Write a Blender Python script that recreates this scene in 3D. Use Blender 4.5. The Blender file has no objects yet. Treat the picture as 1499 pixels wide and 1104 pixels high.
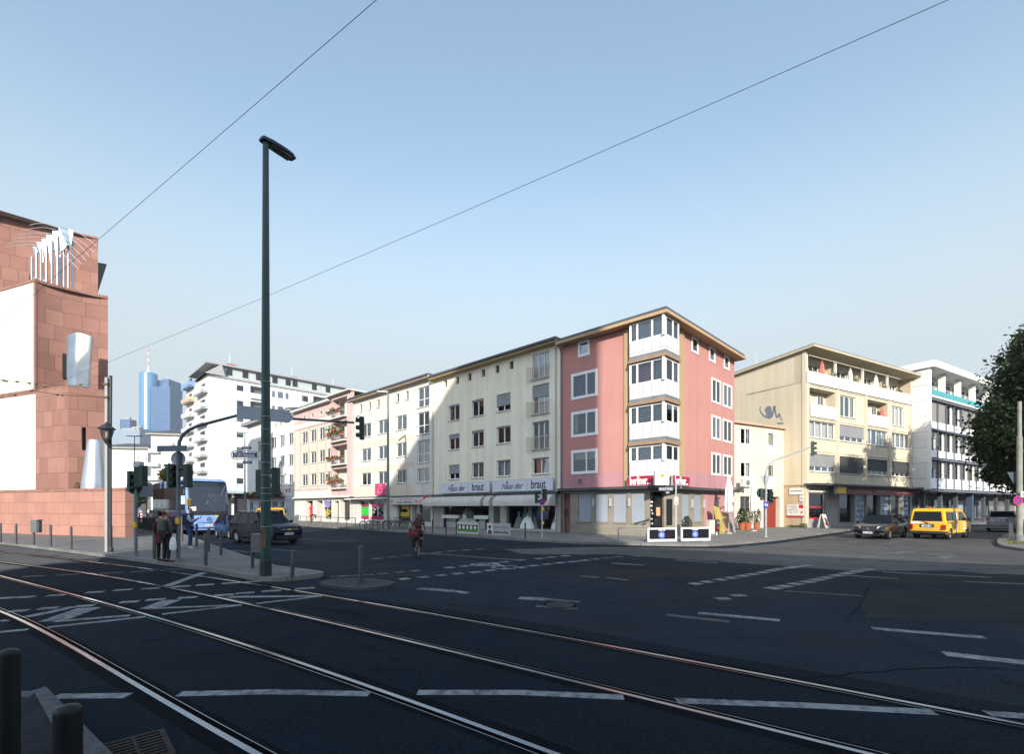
import bpy, math, random
import numpy as np
from mathutils import Matrix, Vector
random.seed(7)
R = math.radians
SC = bpy.context.scene
COL = SC.collection
# ---------------------------------------------------------------- camera model (photograph 1499 x 1104)
F, CX, HZ, EYE = 700.0, 749.5, 743.0, 2.0
ZP = 0.12                                   # pavement level
def U(px): return (px - CX) / F
def G(px, py, z=0.0):                       # ground point seen at a pixel
    Y = (EYE - z) * F / (py - HZ)
    return Vector((U(px) * Y, Y, z))
def P3(px, py, Y):                          # point at a known depth
    return Vector((U(px) * Y, Y, EYE + (HZ - py) / F * Y))
def ZH(py, Y): return EYE + (HZ - py) / F * Y
# ---------------------------------------------------------------- tagging
def tag(o, label=None, cat=None, group=None, kind=None):
    if label: o['label'] = label
    if cat: o['category'] = cat
    if group: o['group'] = group
    if kind: o['kind'] = kind
    return o
def thing(name, label, cat, loc=(0, 0, 0), rz=0.0, group=None):
    o = bpy.data.objects.new(name, None)
    COL.objects.link(o)
    o.location = loc
    o.rotation_euler = (0, 0, rz)
    o.empty_display_size = 0.3
    return tag(o, label, cat, group)
def kids(o): return [c for c in bpy.data.objects if c.parent == o]
def copy_tree(o, parent=None):
    c = o.copy(); COL.objects.link(c)
    if parent is not None: c.parent = parent
    for k in list(o.children): copy_tree(k, c)
    return c
# ---------------------------------------------------------------- mesh builder
class MB:
    def __init__(s): s.v = []; s.f = []; s.m = []; s.cur = 0
    def add(s, vs, fs):
        b = len(s.v); s.v += [tuple(v) for v in vs]
        for f in fs: s.f.append([b + i for i in f]); s.m.append(s.cur)
        return s
    def face(s, pts): return s.add(pts, [list(range(len(pts)))])
    def box(s, x0, x1, y0, y1, z0, z1):
        if x0 > x1: x0, x1 = x1, x0
        if y0 > y1: y0, y1 = y1, y0
        if z0 > z1: z0, z1 = z1, z0
        return s.add([(x0,y0,z0),(x1,y0,z0),(x1,y1,z0),(x0,y1,z0),(x0,y0,z1),(x1,y0,z1),(x1,y1,z1),(x0,y1,z1)],
            [(3,2,1,0),(4,5,6,7),(0,1,5,4),(1,2,6,5),(2,3,7,6),(3,0,4,7)])
    def obox(s, c, size, rz=0, rx=0, ry=0):
        M = Matrix.Translation(c) @ Matrix.Rotation(rz,4,'Z') @ Matrix.Rotation(ry,4,'Y') @ Matrix.Rotation(rx,4,'X')
        a, b, d = [k/2 for k in size]
        vs = [M @ Vector(p) for p in [(-a,-b,-d),(a,-b,-d),(a,b,-d),(-a,b,-d),(-a,-b,d),(a,-b,d),(a,b,d),(-a,b,d)]]
        return s.add(vs, [(3,2,1,0),(4,5,6,7),(0,1,5,4),(1,2,6,5),(2,3,7,6),(3,0,4,7)])
    def prism(s, poly, z0, z1):
        n = len(poly)
        vs = [(p[0],p[1],z0) for p in poly] + [(p[0],p[1],z1) for p in poly]
        return s.add(vs, [list(range(n))[::-1], list(range(n,2*n))] + [(i,(i+1)%n,n+(i+1)%n,n+i) for i in range(n)])
    def prism_y(s, poly, y0, y1):           # poly in (x,z), extruded along y
        n = len(poly)
        vs = [(p[0],y0,p[1]) for p in poly] + [(p[0],y1,p[1]) for p in poly]
        return s.add(vs, [list(range(n)), list(range(n,2*n))[::-1]] + [((i+1)%n,i,n+i,n+(i+1)%n) for i in range(n)])
    def cyl(s, p0, p1, r0, r1=None, n=12, caps=True):
        return s.tube([p0, p1], [r0, r0 if r1 is None else r1], n, caps)
    def tube(s, pts, r, n=8, caps=True, closed=False):
        pts = [Vector(p) for p in pts]; m = len(pts)
        rr = r if isinstance(r, (list, tuple)) else [r]*m
        b = len(s.v); ref = None
        for i, p in enumerate(pts):
            if closed: d = pts[(i+1)%m] - pts[i-1]
            else: d = pts[min(i+1,m-1)] - pts[max(i-1,0)]
            d.normalize()
            if ref is None:
                ref = Vector((0,0,1)) if abs(d.z) < .9 else Vector((1,0,0))
            a = d.cross(ref).normalized(); c = a.cross(d).normalized(); ref = c
            for k in range(n):
                t = 2*math.pi*k/n
                s.v.append(tuple(p + (a*math.cos(t) + c*math.sin(t))*rr[i]))
        for i in range(m if closed else m-1):
            j = (i+1) % m
            for k in range(n):
                s.f.append([b+i*n+k, b+j*n+k, b+j*n+(k+1)%n, b+i*n+(k+1)%n]); s.m.append(s.cur)
        if caps and not closed:
            s.f.append([b+k for k in range(n)]); s.m.append(s.cur)
            s.f.append([b+(m-1)*n+k for k in range(n)][::-1]); s.m.append(s.cur)
        return s
    def lathe(s, prof, n=16, c=(0,0,0), sx=1, sy=1):
        b = len(s.v)
        for r, z in prof:
            for k in range(n):
                t = 2*math.pi*k/n
                s.v.append((c[0]+r*sx*math.cos(t), c[1]+r*sy*math.sin(t), c[2]+z))
        for i in range(len(prof)-1):
            for k in range(n):
                s.f.append([b+i*n+k, b+i*n+(k+1)%n, b+(i+1)*n+(k+1)%n, b+(i+1)*n+k]); s.m.append(s.cur)
        s.f.append([b+k for k in range(n)][::-1]); s.m.append(s.cur)
        s.f.append([b+(len(prof)-1)*n+k for k in range(n)]); s.m.append(s.cur)
        return s
    def ball(s, c, r, n=12, m=8, sx=1, sy=1, sz=1):
        prof = [(max(r*math.sin(math.pi*i/m), r*.02), -r*math.cos(math.pi*i/m)*sz) for i in range(m+1)]
        return s.lathe(prof, n, c, sx, sy)
    def disc_y(s, c, r, y0, y1, n=20):
        return s.prism_y([(c[0]+r*math.cos(2*math.pi*k/n), c[1]+r*math.sin(2*math.pi*k/n)) for k in range(n)], y0, y1)
    def build(s, name, mats, parent=None, M=None, smooth=False, bevel=0, loc=None):
        me = bpy.data.meshes.new(name); me.from_pydata(s.v, [], s.f); me.validate()
        if not isinstance(mats, (list, tuple)): mats = [mats]
        for m in mats: me.materials.append(m)
        if len(mats) > 1 and len(me.polygons) == len(s.m): me.polygons.foreach_set('material_index', s.m)
        if smooth:
            me.polygons.foreach_set('use_smooth', [True]*len(me.polygons))
            try: me.set_sharp_from_angle(angle=R(40))
            except Exception: pass
        me.update()
        o = bpy.data.objects.new(name, me); COL.objects.link(o)
        if parent is not None: o.parent = parent
        if M is not None: o.matrix_local = M
        if loc is not None: o.location = loc
        if bevel:
            b = o.modifiers.new('Bevel', 'BEVEL'); b.width = bevel; b.segments = 2; b.limit_method = 'ANGLE'; b.angle_limit = R(35)
        return o
# ---------------------------------------------------------------- materials
MATS = {}
class NT:
    def __init__(s, name):
        s.mat = bpy.data.materials.new(name); s.mat.use_nodes = True
        s.t = s.mat.node_tree; s.b = s.t.nodes['Principled BSDF']; s.co = None
    def n(s, typ, **kw):
        x = s.t.nodes.new(typ)
        for k, v in kw.items():
            if k in x.inputs: x.inputs[k].default_value = v
            else: setattr(x, k, v)
        return x
    def l(s, a, b): s.t.links.new(a, b)
    def obj(s):
        if s.co is None: s.co = s.n('ShaderNodeTexCoord').outputs['Object']
        return s.co
    def noise(s, scale, detail=4, rough=.55, vec=None, stretch=None):
        v = vec or s.obj()
        if stretch:
            mp = s.n('ShaderNodeMapping'); s.l(v, mp.inputs['Vector']); mp.inputs['Scale'].default_value = stretch; v = mp.outputs['Vector']
        x = s.n('ShaderNodeTexNoise'); x.inputs['Scale'].default_value = scale; x.inputs['Detail'].default_value = detail; x.inputs['Roughness'].default_value = rough
        s.l(v, x.inputs['Vector']); return x.outputs['Fac']
    def ramp(s, fac, a, b, va=0., vb=1.):
        x = s.n('ShaderNodeMapRange'); s.l(fac, x.inputs['Value'])
        x.inputs['From Min'].default_value = a; x.inputs['From Max'].default_value = b
        x.inputs['To Min'].default_value = va; x.inputs['To Max'].default_value = vb
        return x.outputs['Result']
    def mix(s, fac, a, b, blend='MIX'):
        x = s.n('ShaderNodeMix'); x.data_type = 'RGBA'; x.blend_type = blend
        for i, k in ((6, a), (7, b)):
            if isinstance(k, (tuple, list)): x.inputs[i].default_value = (*k[:3], 1)
            else: s.l(k, x.inputs[i])
        if isinstance(fac, (int, float)): x.inputs[0].default_value = fac
        else: s.l(fac, x.inputs[0])
        return x.outputs[2]
    def mul(s, col, fac):                    # colour times grey factor
        x = s.n('ShaderNodeVectorMath'); x.operation = 'SCALE'
        if isinstance(col, (tuple, list)): x.inputs[0].default_value = col[:3]
        else: s.l(col, x.inputs[0])
        s.l(fac, x.inputs['Scale']); return x.outputs[0]
    def math(s, op, a, b):
        x = s.n('ShaderNodeMath'); x.operation = op
        for i, k in ((0, a), (1, b)):
            if isinstance(k, (int, float)): x.inputs[i].default_value = k
            else: s.l(k, x.inputs[i])
        return x.outputs[0]
    def bump(s, h, dist=.01, strength=.5):
        x = s.n('ShaderNodeBump'); x.inputs['Distance'].default_value = dist; x.inputs['Strength'].default_value = strength
        s.l(h, x.inputs['Height']); s.l(x.outputs[0], s.b.inputs['Normal'])
    def done(s, col=None, rough=.6, metal=0., spec=.5, coat=0.):
        if col is not None:
            if isinstance(col, (tuple, list)): s.b.inputs['Base Color'].default_value = (*col[:3], 1)
            else: s.l(col, s.b.inputs['Base Color'])
        if isinstance(rough, (int, float)): s.b.inputs['Roughness'].default_value = rough
        else: s.l(rough, s.b.inputs['Roughness'])
        s.b.inputs['Metallic'].default_value = metal
        s.b.inputs['Specular IOR Level'].default_value = spec
        if coat: s.b.inputs['Coat Weight'].default_value = coat; s.b.inputs['Coat Roughness'].default_value = .03
        return s.mat
def mk(name, col, rough=.6, metal=0., spec=.4, var=.12, vs=2.5, coat=0., bump=0, bs=60):
    if name in MATS: return MATS[name]
    t = NT(name)
    if var:
        f = t.ramp(t.noise(vs, 5), .3, .7, 1-var, 1+var*.6)
        c = t.mul(col, f)
    else: c = col
    if bump: t.bump(t.noise(bs, 3), bump, .6)
    MATS[name] = t.done(c, rough, metal, spec, coat); return MATS[name]
def stucco(name, col, dirt=.12):
    dirt = dirt*1.3+.02
    if name in MATS: return MATS[name]
    t = NT(name)
    big = t.ramp(t.noise(.35, 4), .3, .7, .94, 1.04)
    st = t.ramp(t.noise(1.0, 5, .6, stretch=(1.6, 1.6, .12)), .38, .75, 1.0, 1-dirt)
    fine = t.ramp(t.noise(9, 6, .65), .3, .7, .96, 1.03)
    f = t.math('MULTIPLY', t.math('MULTIPLY', big, st), fine)
    c = t.mul(col, f)
    t.bump(t.noise(55, 3), .006, .5)
    MATS[name] = t.done(c, .88, 0, .2); return MATS[name]
def blocks(name, col, col2, bw, bh, mortar=.012, mcol=(.1,.06,.05), horiz=False, var=.25, bumpd=.006, rough=.8, frq=2):
    t = NT(name)
    v = t.obj()
    sp = t.n('ShaderNodeSeparateXYZ'); t.l(v, sp.inputs[0])
    cb = t.n('ShaderNodeCombineXYZ')
    t.l(sp.outputs[0], cb.inputs[0]); t.l(sp.outputs[1 if horiz else 2], cb.inputs[1])
    br = t.n('ShaderNodeTexBrick'); t.l(cb.outputs[0], br.inputs['Vector'])
    br.offset = .5; br.offset_frequency = frq; br.squash = 1.35; br.squash_frequency = 3
    for k, x in (('Scale', 1.0), ('Brick Width', bw), ('Row Height', bh), ('Mortar Size', mortar), ('Mortar Smooth', .2), ('Bias', 0.0)):
        br.inputs[k].default_value = x
    br.inputs['Color1'].default_value = (*col, 1); br.inputs['Color2'].default_value = (*col2, 1); br.inputs['Mortar'].default_value = (*mcol, 1)
    f = t.math('MULTIPLY', t.ramp(t.noise(.5, 5), .3, .7, 1-var*.4, 1+var*.3), t.ramp(t.noise(14, 5, .7), .3, .7, 1-var*.4, 1+var*.3))
    c = t.mul(br.outputs['Color'], f)
    h = t.math('SUBTRACT', t.ramp(t.noise(40, 3), 0, 1, 0, .4), br.outputs['Fac'])
    t.bump(h, bumpd, .7)
    return t.done(c, rough, 0, .3)
def glass(name, tint=(.84,.87,.88), rough=.02, base=.05):
    t = NT(name)
    fr = t.n('ShaderNodeFresnel'); fr.inputs['IOR'].default_value = 1.5
    fac = t.math('ADD', t.math('MULTIPLY', fr.outputs[0], 1.0), base)
    a = t.n('ShaderNodeBsdfTransparent'); a.inputs[0].default_value = (*tint, 1)
    g = t.n('ShaderNodeBsdfGlossy'); g.inputs['Roughness'].default_value = rough; g.inputs[0].default_value = (.9,.95,1,1)
    bp = t.n('ShaderNodeBump'); bp.inputs['Distance'].default_value = .02; bp.inputs['Strength'].default_value = .12
    t.l(t.noise(1.3, 1), bp.inputs['Height']); t.l(bp.outputs[0], g.inputs['Normal'])
    m = t.n('ShaderNodeMixShader'); t.l(fac, m.inputs[0]); t.l(a.outputs[0], m.inputs[1]); t.l(g.outputs[0], m.inputs[2])
    t.l(m.outputs[0], t.t.nodes['Material Output'].inputs['Surface'])
    return t.mat
M_GLASS = glass('window_glass')
M_GLASS2 = glass('window_glass_bright', (.8,.84,.86), .02, .22)
M_SHOPGLASS = glass('shop_glass', (.62,.66,.66), .015, .03)
M_CARGLASS = glass('car_glass', (.16,.19,.2), .02, .06)
M_WHITE = mk('white_frame', (.78,.78,.76), .45, var=.06)
M_OFFW = mk('off_white', (.66,.65,.6), .6)
M_SILL = mk('sill_stone', (.55,.54,.5), .7)
M_CURT = mk('curtain', (.62,.62,.58), .9, var=.3, vs=7)
M_CURT2 = mk('curtain_beige', (.4,.38,.3), .9, var=.35, vs=6)
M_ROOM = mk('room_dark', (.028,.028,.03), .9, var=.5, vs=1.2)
M_BLIND = blocks('blind_grey', (.27,.28,.29), (.3,.31,.32), 50, .055, .006, (.13,.13,.14))
M_BLINDD = blocks('blind_dark', (.06,.06,.065), (.07,.07,.075), 50, .08, .008, (.03,.03,.03))
M_SHUT = blocks('shutter_blue_grey', (.30,.33,.38), (.32,.35,.40), 50, .07, .006, (.2,.22,.25))
M_DARK = mk('dark_metal', (.03,.032,.035), .45, var=.2)
M_GREY = mk('grey_metal', (.17,.18,.19), .5, var=.15, vs=4)
M_LGREY = mk('light_grey_metal', (.4,.41,.42), .45, var=.12)
M_PLASTERGREY = mk('concrete_grey', (.32,.31,.29), .85, var=.2, bump=.004)
M_BLACK = mk('black', (.012,.012,.013), .5, var=.2)
M_STEEL = mk('brushed_steel', (.62,.64,.66), .32, .9, var=.12, vs=1.2)
M_ALU = mk('aluminium_pale', (.8,.82,.84), .4, .55, var=.06)
M_TILE = mk('roof_tile', (.07,.075,.085), .75, var=.25, vs=6)
M_RED = mk('sign_red', (.5,.02,.03), .4, var=.06)
M_DKRED = mk('dark_red', (.28,.02,.03), .45, var=.1)
M_BLUE = mk('sign_blue', (.02,.05,.32), .4, var=.06)
M_NAVY = mk('sign_navy', (.01,.015,.09), .4, var=.1)
M_YEL = mk('yellow', (.7,.42,.02), .4, var=.06)
M_ORANGE = mk('terracotta', (.38,.11,.05), .75, var=.15)
M_TXT = mk('letter_black', (.015,.015,.02), .5, var=0)
M_TXTW = mk('letter_white', (.8,.8,.8), .5, var=0)
M_TXTR = mk('letter_red', (.5,.015,.03), .5, var=0)
M_GREENPOLE = mk('lamp_green', (.022,.06,.052), .42, var=.25, vs=3)
M_SIGNBACK = mk('sign_back', (.30,.335,.375), .5, var=.1)
M_SIGNAL = mk('signal_green', (.012,.035,.028), .45, var=.15)
M_RUB = mk('rubber', (.015,.015,.015), .85, var=.2)
def text(name, s, size, mat, parent=None, M=None, shear=0., ext=.008, align='CENTER', sx=1., sy=1., bold=0.):
    cu = bpy.data.curves.new(name, 'FONT'); cu.body = s; cu.size = size; cu.extrude = ext; cu.shear = shear
    cu.align_x = align; cu.align_y = 'CENTER'; cu.resolution_u = 3; cu.offset = bold
    o = bpy.data.objects.new(name, cu); COL.objects.link(o)
    me = bpy.data.meshes.new_from_object(o.evaluated_get(bpy.context.evaluated_depsgraph_get()))
    bpy.data.objects.remove(o); bpy.data.curves.remove(cu)
    # text lies in xy facing +z: turn to x / z facing -y
    me.transform(Matrix.Rotation(R(90), 4, 'X') @ Matrix.Diagonal((sx, sy, 1, 1)))
    me.materials.clear(); me.materials.append(mat)
    o = bpy.data.objects.new(name, me); COL.objects.link(o)
    if parent is not None: o.parent = parent
    if M is not None: o.matrix_local = M
    return o
def scrawl(name, wd, h, n, mat, parent, cx, cz, y=-.006):
    """lettering too small in the photograph to be read: uneven strokes in letter widths"""
    mb = MB(); lw = wd/n; st = min(lw*.28, h*.22); rnd = random.Random(n*7+int(h*100))
    for i in range(n):
        if rnd.random() < .1 and 0 < i < n-1: continue
        x = cx-wd/2+i*lw; hh = h*(1 if rnd.random() < .35 else .68); z0 = cz-h/2; k = rnd.randint(0, 3)
        pts = [(x, z0), (x+st, z0), (x+st, z0+hh*.3), (x+lw*.75, z0+hh*.3) if k != 1 else (x+lw*.72, z0+hh*.05), (x+lw*.78, z0+hh*.62), (x+st, z0+hh*.68), (x+st, z0+hh), (x, z0+hh)]
        mb.prism_y(pts, y, y+.005)
    return mb.build(name, mat, parent)
def frame2d(x, y, ang, z=0): return Matrix.Translation((x, y, z)) @ Matrix.Rotation(ang, 4, 'Z')
# ---------------------------------------------------------------- facades
class Fac:
    """a vertical wall plane: origin O, local x along the wall (rightwards), local y into the building"""
    def __init__(s, root, ox, oy, ang):
        s.root, s.o, s.ang = root, Vector((ox, oy, 0)), ang
        s.d = Vector((math.cos(ang), math.sin(ang), 0)); s.nin = Vector((-math.sin(ang), math.cos(ang), 0))
        W = frame2d(ox, oy, ang)
        RM = Matrix.Translation(root.location) @ Matrix.Rotation(root.rotation_euler.z, 4, 'Z')
        s.M = RM.inverted() @ W; s.W = W
    def t(s, px, off=0.):                    # distance along the wall seen at column px (plane moved outward by off)
        u = U(px); o = s.o - s.nin*off
        return (u*o.y - o.x) / (s.d.x - u*s.d.y)
    def Y(s, px): return (s.o + s.d*s.t(px)).y
    def z(s, px, py): return ZH(py, s.Y(px))
    def b(s, mb, name, mat, **k): return mb.build(name, mat, s.root, s.M, **k)
    def wall(s, t0, t1, z0, z1, holes, mat, name='wall', reveal=.16, rmat=None):
        ts = sorted({t0, t1, *[h[0] for h in holes], *[h[1] for h in holes]})
        zs = sorted({z0, z1, *[h[2] for h in holes], *[h[3] for h in holes]})
        ts = [t for t in ts if t0-1e-6 <= t <= t1+1e-6]; zs = [z for z in zs if z0-1e-6 <= z <= z1+1e-6]
        mb = MB()
        for i in range(len(ts)-1):
            for j in range(len(zs)-1):
                a, b, c, d = ts[i], ts[i+1], zs[j], zs[j+1]
                m, n = (a+b)/2, (c+d)/2
                if b-a < 1e-5 or d-c < 1e-5: continue
                if any(h[0] < m < h[1] and h[2] < n < h[3] for h in holes): continue
                mb.face([(a,0,c),(b,0,c),(b,0,d),(a,0,d)])
        for h in holes:
            a, b, c, d = h[:4]; r = h[4] if len(h) > 4 else reveal
            mb.face([(a,0,c),(a,r,c),(a,r,d),(a,0,d)][::-1]); mb.face([(b,0,c),(b,r,c),(b,r,d),(b,0,d)])
            mb.face([(a,0,d),(b,0,d),(b,r,d),(a,r,d)]); mb.face([(a,0,c),(b,0,c),(b,r,c),(a,r,c)][::-1])
        return s.b(mb, name, mat)
    def window(s, t0, t1, z0, z1, n=2, rec=.12, fw=.07, curt=None, sill=True, blind=0., proud=False, tr=None, gl=None, fmat=None, name='window', bmat=None, sash=None):
        """one window: frame mesh > panes, sill, curtain, roller blind"""
        fm = fmat or M_WHITE
        y = -.03 if proud else rec
        mb = MB()
        e = .001
        mb.box(t0+e, t1-e, y, y+.07, z0+e, z0+fw); mb.box(t0+e, t1-e, y, y+.07, z1-fw, z1-e)
        mb.box(t0+e, t0+fw, y, y+.07, z0+fw, z1-fw); mb.box(t1-fw, t1-e, y, y+.07, z0+fw, z1-fw)
        div = sash or [i/n for i in range(1, n)]
        for q in div:
            x = t0 + (t1-t0)*q
            mb.box(x-fw*.6, x+fw*.6, y+.002, y+.066, z0+fw, z1-fw)
        if tr:
            zt = z0 + (z1-z0)*tr; mb.box(t0+fw, t1-fw, y+.004, y+.064, zt-.03, zt+.03)
        w = s.b(mb, name, fm)
        p = MB(); p.face([(t0+fw,y+.04,z0+fw),(t1-fw,y+.04,z0+fw),(t1-fw,y+.04,z1-fw),(t0+fw,y+.04,z1-fw)])
        p.build('pane', gl or random.choice([M_GLASS, M_GLASS2, M_GLASS]), w)
        if sill:
            q = MB(); q.box(t0-.06, t1+.06, -.09, y+.0 if not proud else .02, z0-.06, z0-.002); q.build('sill', M_SILL, w)
        if curt is None: curt = random.choice(['l','r','n','f','lr','t','n'])
        if curt != 'n':
            c = MB(); W_ = t1-t0; yy = y+.16
            def cloth(a, b, za, zb):
                k = max(3, int((b-a)/.12)); pts = [(a+(b-a)*i/k, yy+.025*(i%2)) for i in range(k+1)]
                for i in range(k):
                    c.face([(pts[i][0],pts[i][1],za),(pts[i+1][0],pts[i+1][1],za),(pts[i+1][0],pts[i+1][1],zb),(pts[i][0],pts[i][1],zb)])
            if 'l' in curt: cloth(t0, t0+W_*random.uniform(.15,.35), z0, z1)
            if 'r' in curt: cloth(t1-W_*random.uniform(.15,.35), t1, z0, z1)
            if 'f' in curt: cloth(t0, t1, z0, z1)
            if 't' in curt: cloth(t0, t1, z0+(z1-z0)*random.uniform(.4,.7), z1)
            c.build('curtain', random.choice([M_CURT, M_CURT, M_CURT2]), w)
        if blind > 0:
            q = MB(); zb = z1-(z1-z0)*blind; q.box(t0+.01, t1-.01, y-.05, y-.02, zb, z1-.004); q.build('roller_blind', bmat or M_BLIND, w)
        return w
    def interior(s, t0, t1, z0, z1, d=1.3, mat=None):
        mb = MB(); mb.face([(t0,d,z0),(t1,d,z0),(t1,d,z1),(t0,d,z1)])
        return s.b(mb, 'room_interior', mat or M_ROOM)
def shell(root, poly_world, z0, z1, mat, name='side_walls', skip=(), roofmat=None):
    """remaining walls of a building as one mesh: polygon in world xy, edges in skip are left open (they carry a detailed facade)"""
    RM = (Matrix.Translation(root.location) @ Matrix.Rotation(root.rotation_euler.z, 4, 'Z')).inverted()
    mb = MB(); n = len(poly_world); pts = [RM @ Vector((p[0],p[1],0)) for p in poly_world]
    for i in range(n):
        if i in skip: continue
        a, b = pts[i], pts[(i+1)%n]
        mb.face([(a.x,a.y,z0),(b.x,b.y,z0),(b.x,b.y,z1),(a.x,a.y,z1)])
    if skip is not None and len(skip) < n: mb.build(name, mat, root)
    if roofmat:
        r = MB(); r.face([(p.x,p.y,z1) for p in pts]); r.build('roof', roofmat, root)
# ================================================================ camera, sky, sun
cam = bpy.data.cameras.new('Camera'); camo = bpy.data.objects.new('Camera', cam); COL.objects.link(camo)
camo.location = (0, 0, EYE); camo.rotation_euler = (R(90), 0, 0)
cam.sensor_fit = 'HORIZONTAL'; cam.sensor_width = 36; cam.lens = 36*F/1499; cam.shift_y = (HZ-552)/1499
cam.clip_start = .1; cam.clip_end = 6000
SC.camera = camo
SUN_EL, SUN_AZ = 21.8, 0.0                   # sun straight behind the camera
w = bpy.data.worlds.new('World'); SC.world = w; w.use_nodes = True
nt = w.node_tree; bg = nt.nodes['Background']
sky = nt.nodes.new('ShaderNodeTexSky'); sky.sky_type = 'NISHITA'; sky.sun_disc = False
sky.sun_elevation = R(SUN_EL); sky.sun_rotation = R(180); sky.altitude = 0; sky.air_density = 1.5; sky.dust_density = 2.5; sky.ozone_density = 1.2
tc = nt.nodes.new('ShaderNodeTexCoord'); sx_ = nt.nodes.new('ShaderNodeSeparateXYZ'); nt.links.new(tc.outputs['Generated'], sx_.inputs[0])   # pale haze towards the horizon
mr = nt.nodes.new('ShaderNodeMapRange'); mr.interpolation_type = 'SMOOTHSTEP'; nt.links.new(sx_.outputs[2], mr.inputs['Value'])
for k_, v_ in (('From Min', .2), ('From Max', .62), ('To Min', 1.0), ('To Max', .02)): mr.inputs[k_].default_value = v_
mxs = nt.nodes.new('ShaderNodeMix'); mxs.data_type = 'RGBA'; my = nt.nodes.new('ShaderNodeMapRange'); my.interpolation_type = 'SMOOTHSTEP'; nt.links.new(sx_.outputs[1], my.inputs['Value'])
for k_, v_ in (('From Min', -.35), ('From Max', .1), ('To Min', 0.), ('To Max', 1.)): my.inputs[k_].default_value = v_
mm = nt.nodes.new('ShaderNodeMix'); nt.links.new(my.outputs[0], mm.inputs[0]); mm.inputs[2].default_value = .8; nt.links.new(mr.outputs[0], mm.inputs[3])
nt.links.new(mm.outputs[0], mxs.inputs[0]); nt.links.new(sky.outputs[0], mxs.inputs[6]); mp_ = nt.nodes.new('ShaderNodeMix'); mp_.data_type = 'RGBA'; nt.links.new(my.outputs[0], mp_.inputs[0]); mp_.inputs[6].default_value = (3.95, 4.95, 6.5, 1); mp_.inputs[7].default_value = (2.42, 2.78, 2.98, 1)  # first colour: sky behind the camera, made brighter and bluer to fill the shade
nt.links.new(mp_.outputs[2], mxs.inputs[7])
nt.links.new(mxs.outputs[2], bg.inputs['Color']); bg.inputs['Strength'].default_value = .15
sl = bpy.data.lights.new('Sun', 'SUN'); so = bpy.data.objects.new('Sun', sl); COL.objects.link(so)
sl.energy = 3.95; sl.angle = R(.5); sl.color = (1, .93, .82)
so.rotation_euler = (R(90-SUN_EL), 0, R(0.0)); so.location = (0, -60, 60)
vs = SC.view_settings; SC.display_settings.display_device = 'sRGB'
vs.view_transform = 'Standard'; vs.look = 'None'; vs.gamma = 1; vs.use_curve_mapping = False; vs.exposure = .88
SC.cycles.max_bounces = 6; SC.cycles.transparent_max_bounces = 12; SC.cycles.caustics_reflective = False; SC.cycles.caustics_refractive = False
# ================================================================ street directions
DL = Vector((-.726, .688, 0)); DR = Vector((.708, .706, 0))
Y0 = 30.25; C0 = Vector((U(968)*Y0, Y0, 0))
# ================================================================ ground
def asphalt(name, c1, c2):
    t = NT(name)
    big = t.ramp(t.noise(.12, 5, .6), .3, .72, .75, 1.25)
    mid = t.ramp(t.noise(.9, 6, .65), .3, .7, .86, 1.14)
    fine = t.math('MULTIPLY', t.ramp(t.noise(24, 4, .75), .3, .7, .4, 1.75), t.ramp(t.noise(160, 2, .6), .62, .75, 1., 2.4))
    streak = t.ramp(t.noise(.5, 5, .6, stretch=(.25, 1.6, 1)), .45, .75, 1., .82)
    f = t.math('MULTIPLY', t.math('MULTIPLY', big, mid), t.math('MULTIPLY', fine, streak))
    vo = t.n('ShaderNodeTexVoronoi'); vo.feature = 'DISTANCE_TO_EDGE'; vo.inputs['Scale'].default_value = .16
    wob = t.n('ShaderNodeTexNoise'); wob.inputs['Scale'].default_value = 1.1; wob.inputs['Detail'].default_value = 4; t.l(t.obj(), wob.inputs['Vector'])
    ad = t.n('ShaderNodeVectorMath'); ad.operation = 'MULTIPLY_ADD'; t.l(wob.outputs['Color'], ad.inputs[0]); ad.inputs[1].default_value = (1.6, 1.6, 0); t.l(t.obj(), ad.inputs[2])
    t.l(ad.outputs[0], vo.inputs['Vector'])
    crack = t.ramp(vo.outputs['Distance'], .001, .0045, .5, 1.)
    f = t.math('MULTIPLY', f, crack)
    hue = t.mix(t.ramp(t.noise(.2, 4), .4, .65), c1, c2)
    c = t.mul(hue, f)
    t.bump(t.noise(70, 4, .7), .012, .7)
    return t.done(c, t.ramp(t.noise(.5, 4), .3, .7, .8, .95), 0, .06)
M_ASPH = asphalt('asphalt', (.0135, .0225, .0325), (.0185, .0245, .0315)); M_ASPHD = asphalt('asphalt_tram_shaded', (.0055, .0120, .0200), (.0075, .0130, .0185)); M_ASPH_SUN = asphalt('asphalt_sunlit', (.098, .096, .092), (.08, .078, .077))  # three tones: base road, shade-darkened tram lanes, sunlight painted in pale
def flat_poly(name, pts, z, mat, label=None, kind='structure', inner=None, rough=0):
    if rough:                                  # ragged hand-laid edges
        q = []
        for i in range(len(pts)):
            a, b = Vector(pts[i][:2]), Vector(pts[(i+1) % len(pts)][:2]); n = max(1, int((b-a).length/.35)); nn = Vector((-(b-a).y, (b-a).x)).normalized()
            for k in range(n): q.append(tuple(a.lerp(b, k/n) + nn*(random.uniform(-1,1)*rough*(1 if k else .3))))
        pts = q
    mb = MB(); mb.face([(p[0], p[1], z) for p in pts])
    o = mb.build(name, mat); return tag(o, label, None, None, kind)
mb = MB(); mb.face([(-1300,-300,-.02),(900,-300,-.02),(900,1300,-.02),(-1300,1300,-.02)])
tag(mb.build('ground', mk('far_ground', (.12,.12,.11), .9, var=.3, vs=.02)), 'grey open ground of the city beyond the streets', kind='structure')
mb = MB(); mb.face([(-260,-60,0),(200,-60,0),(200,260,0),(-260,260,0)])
tag(mb.build('road', M_ASPH), 'dark grey asphalt of the wide street crossing', kind='structure')
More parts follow.
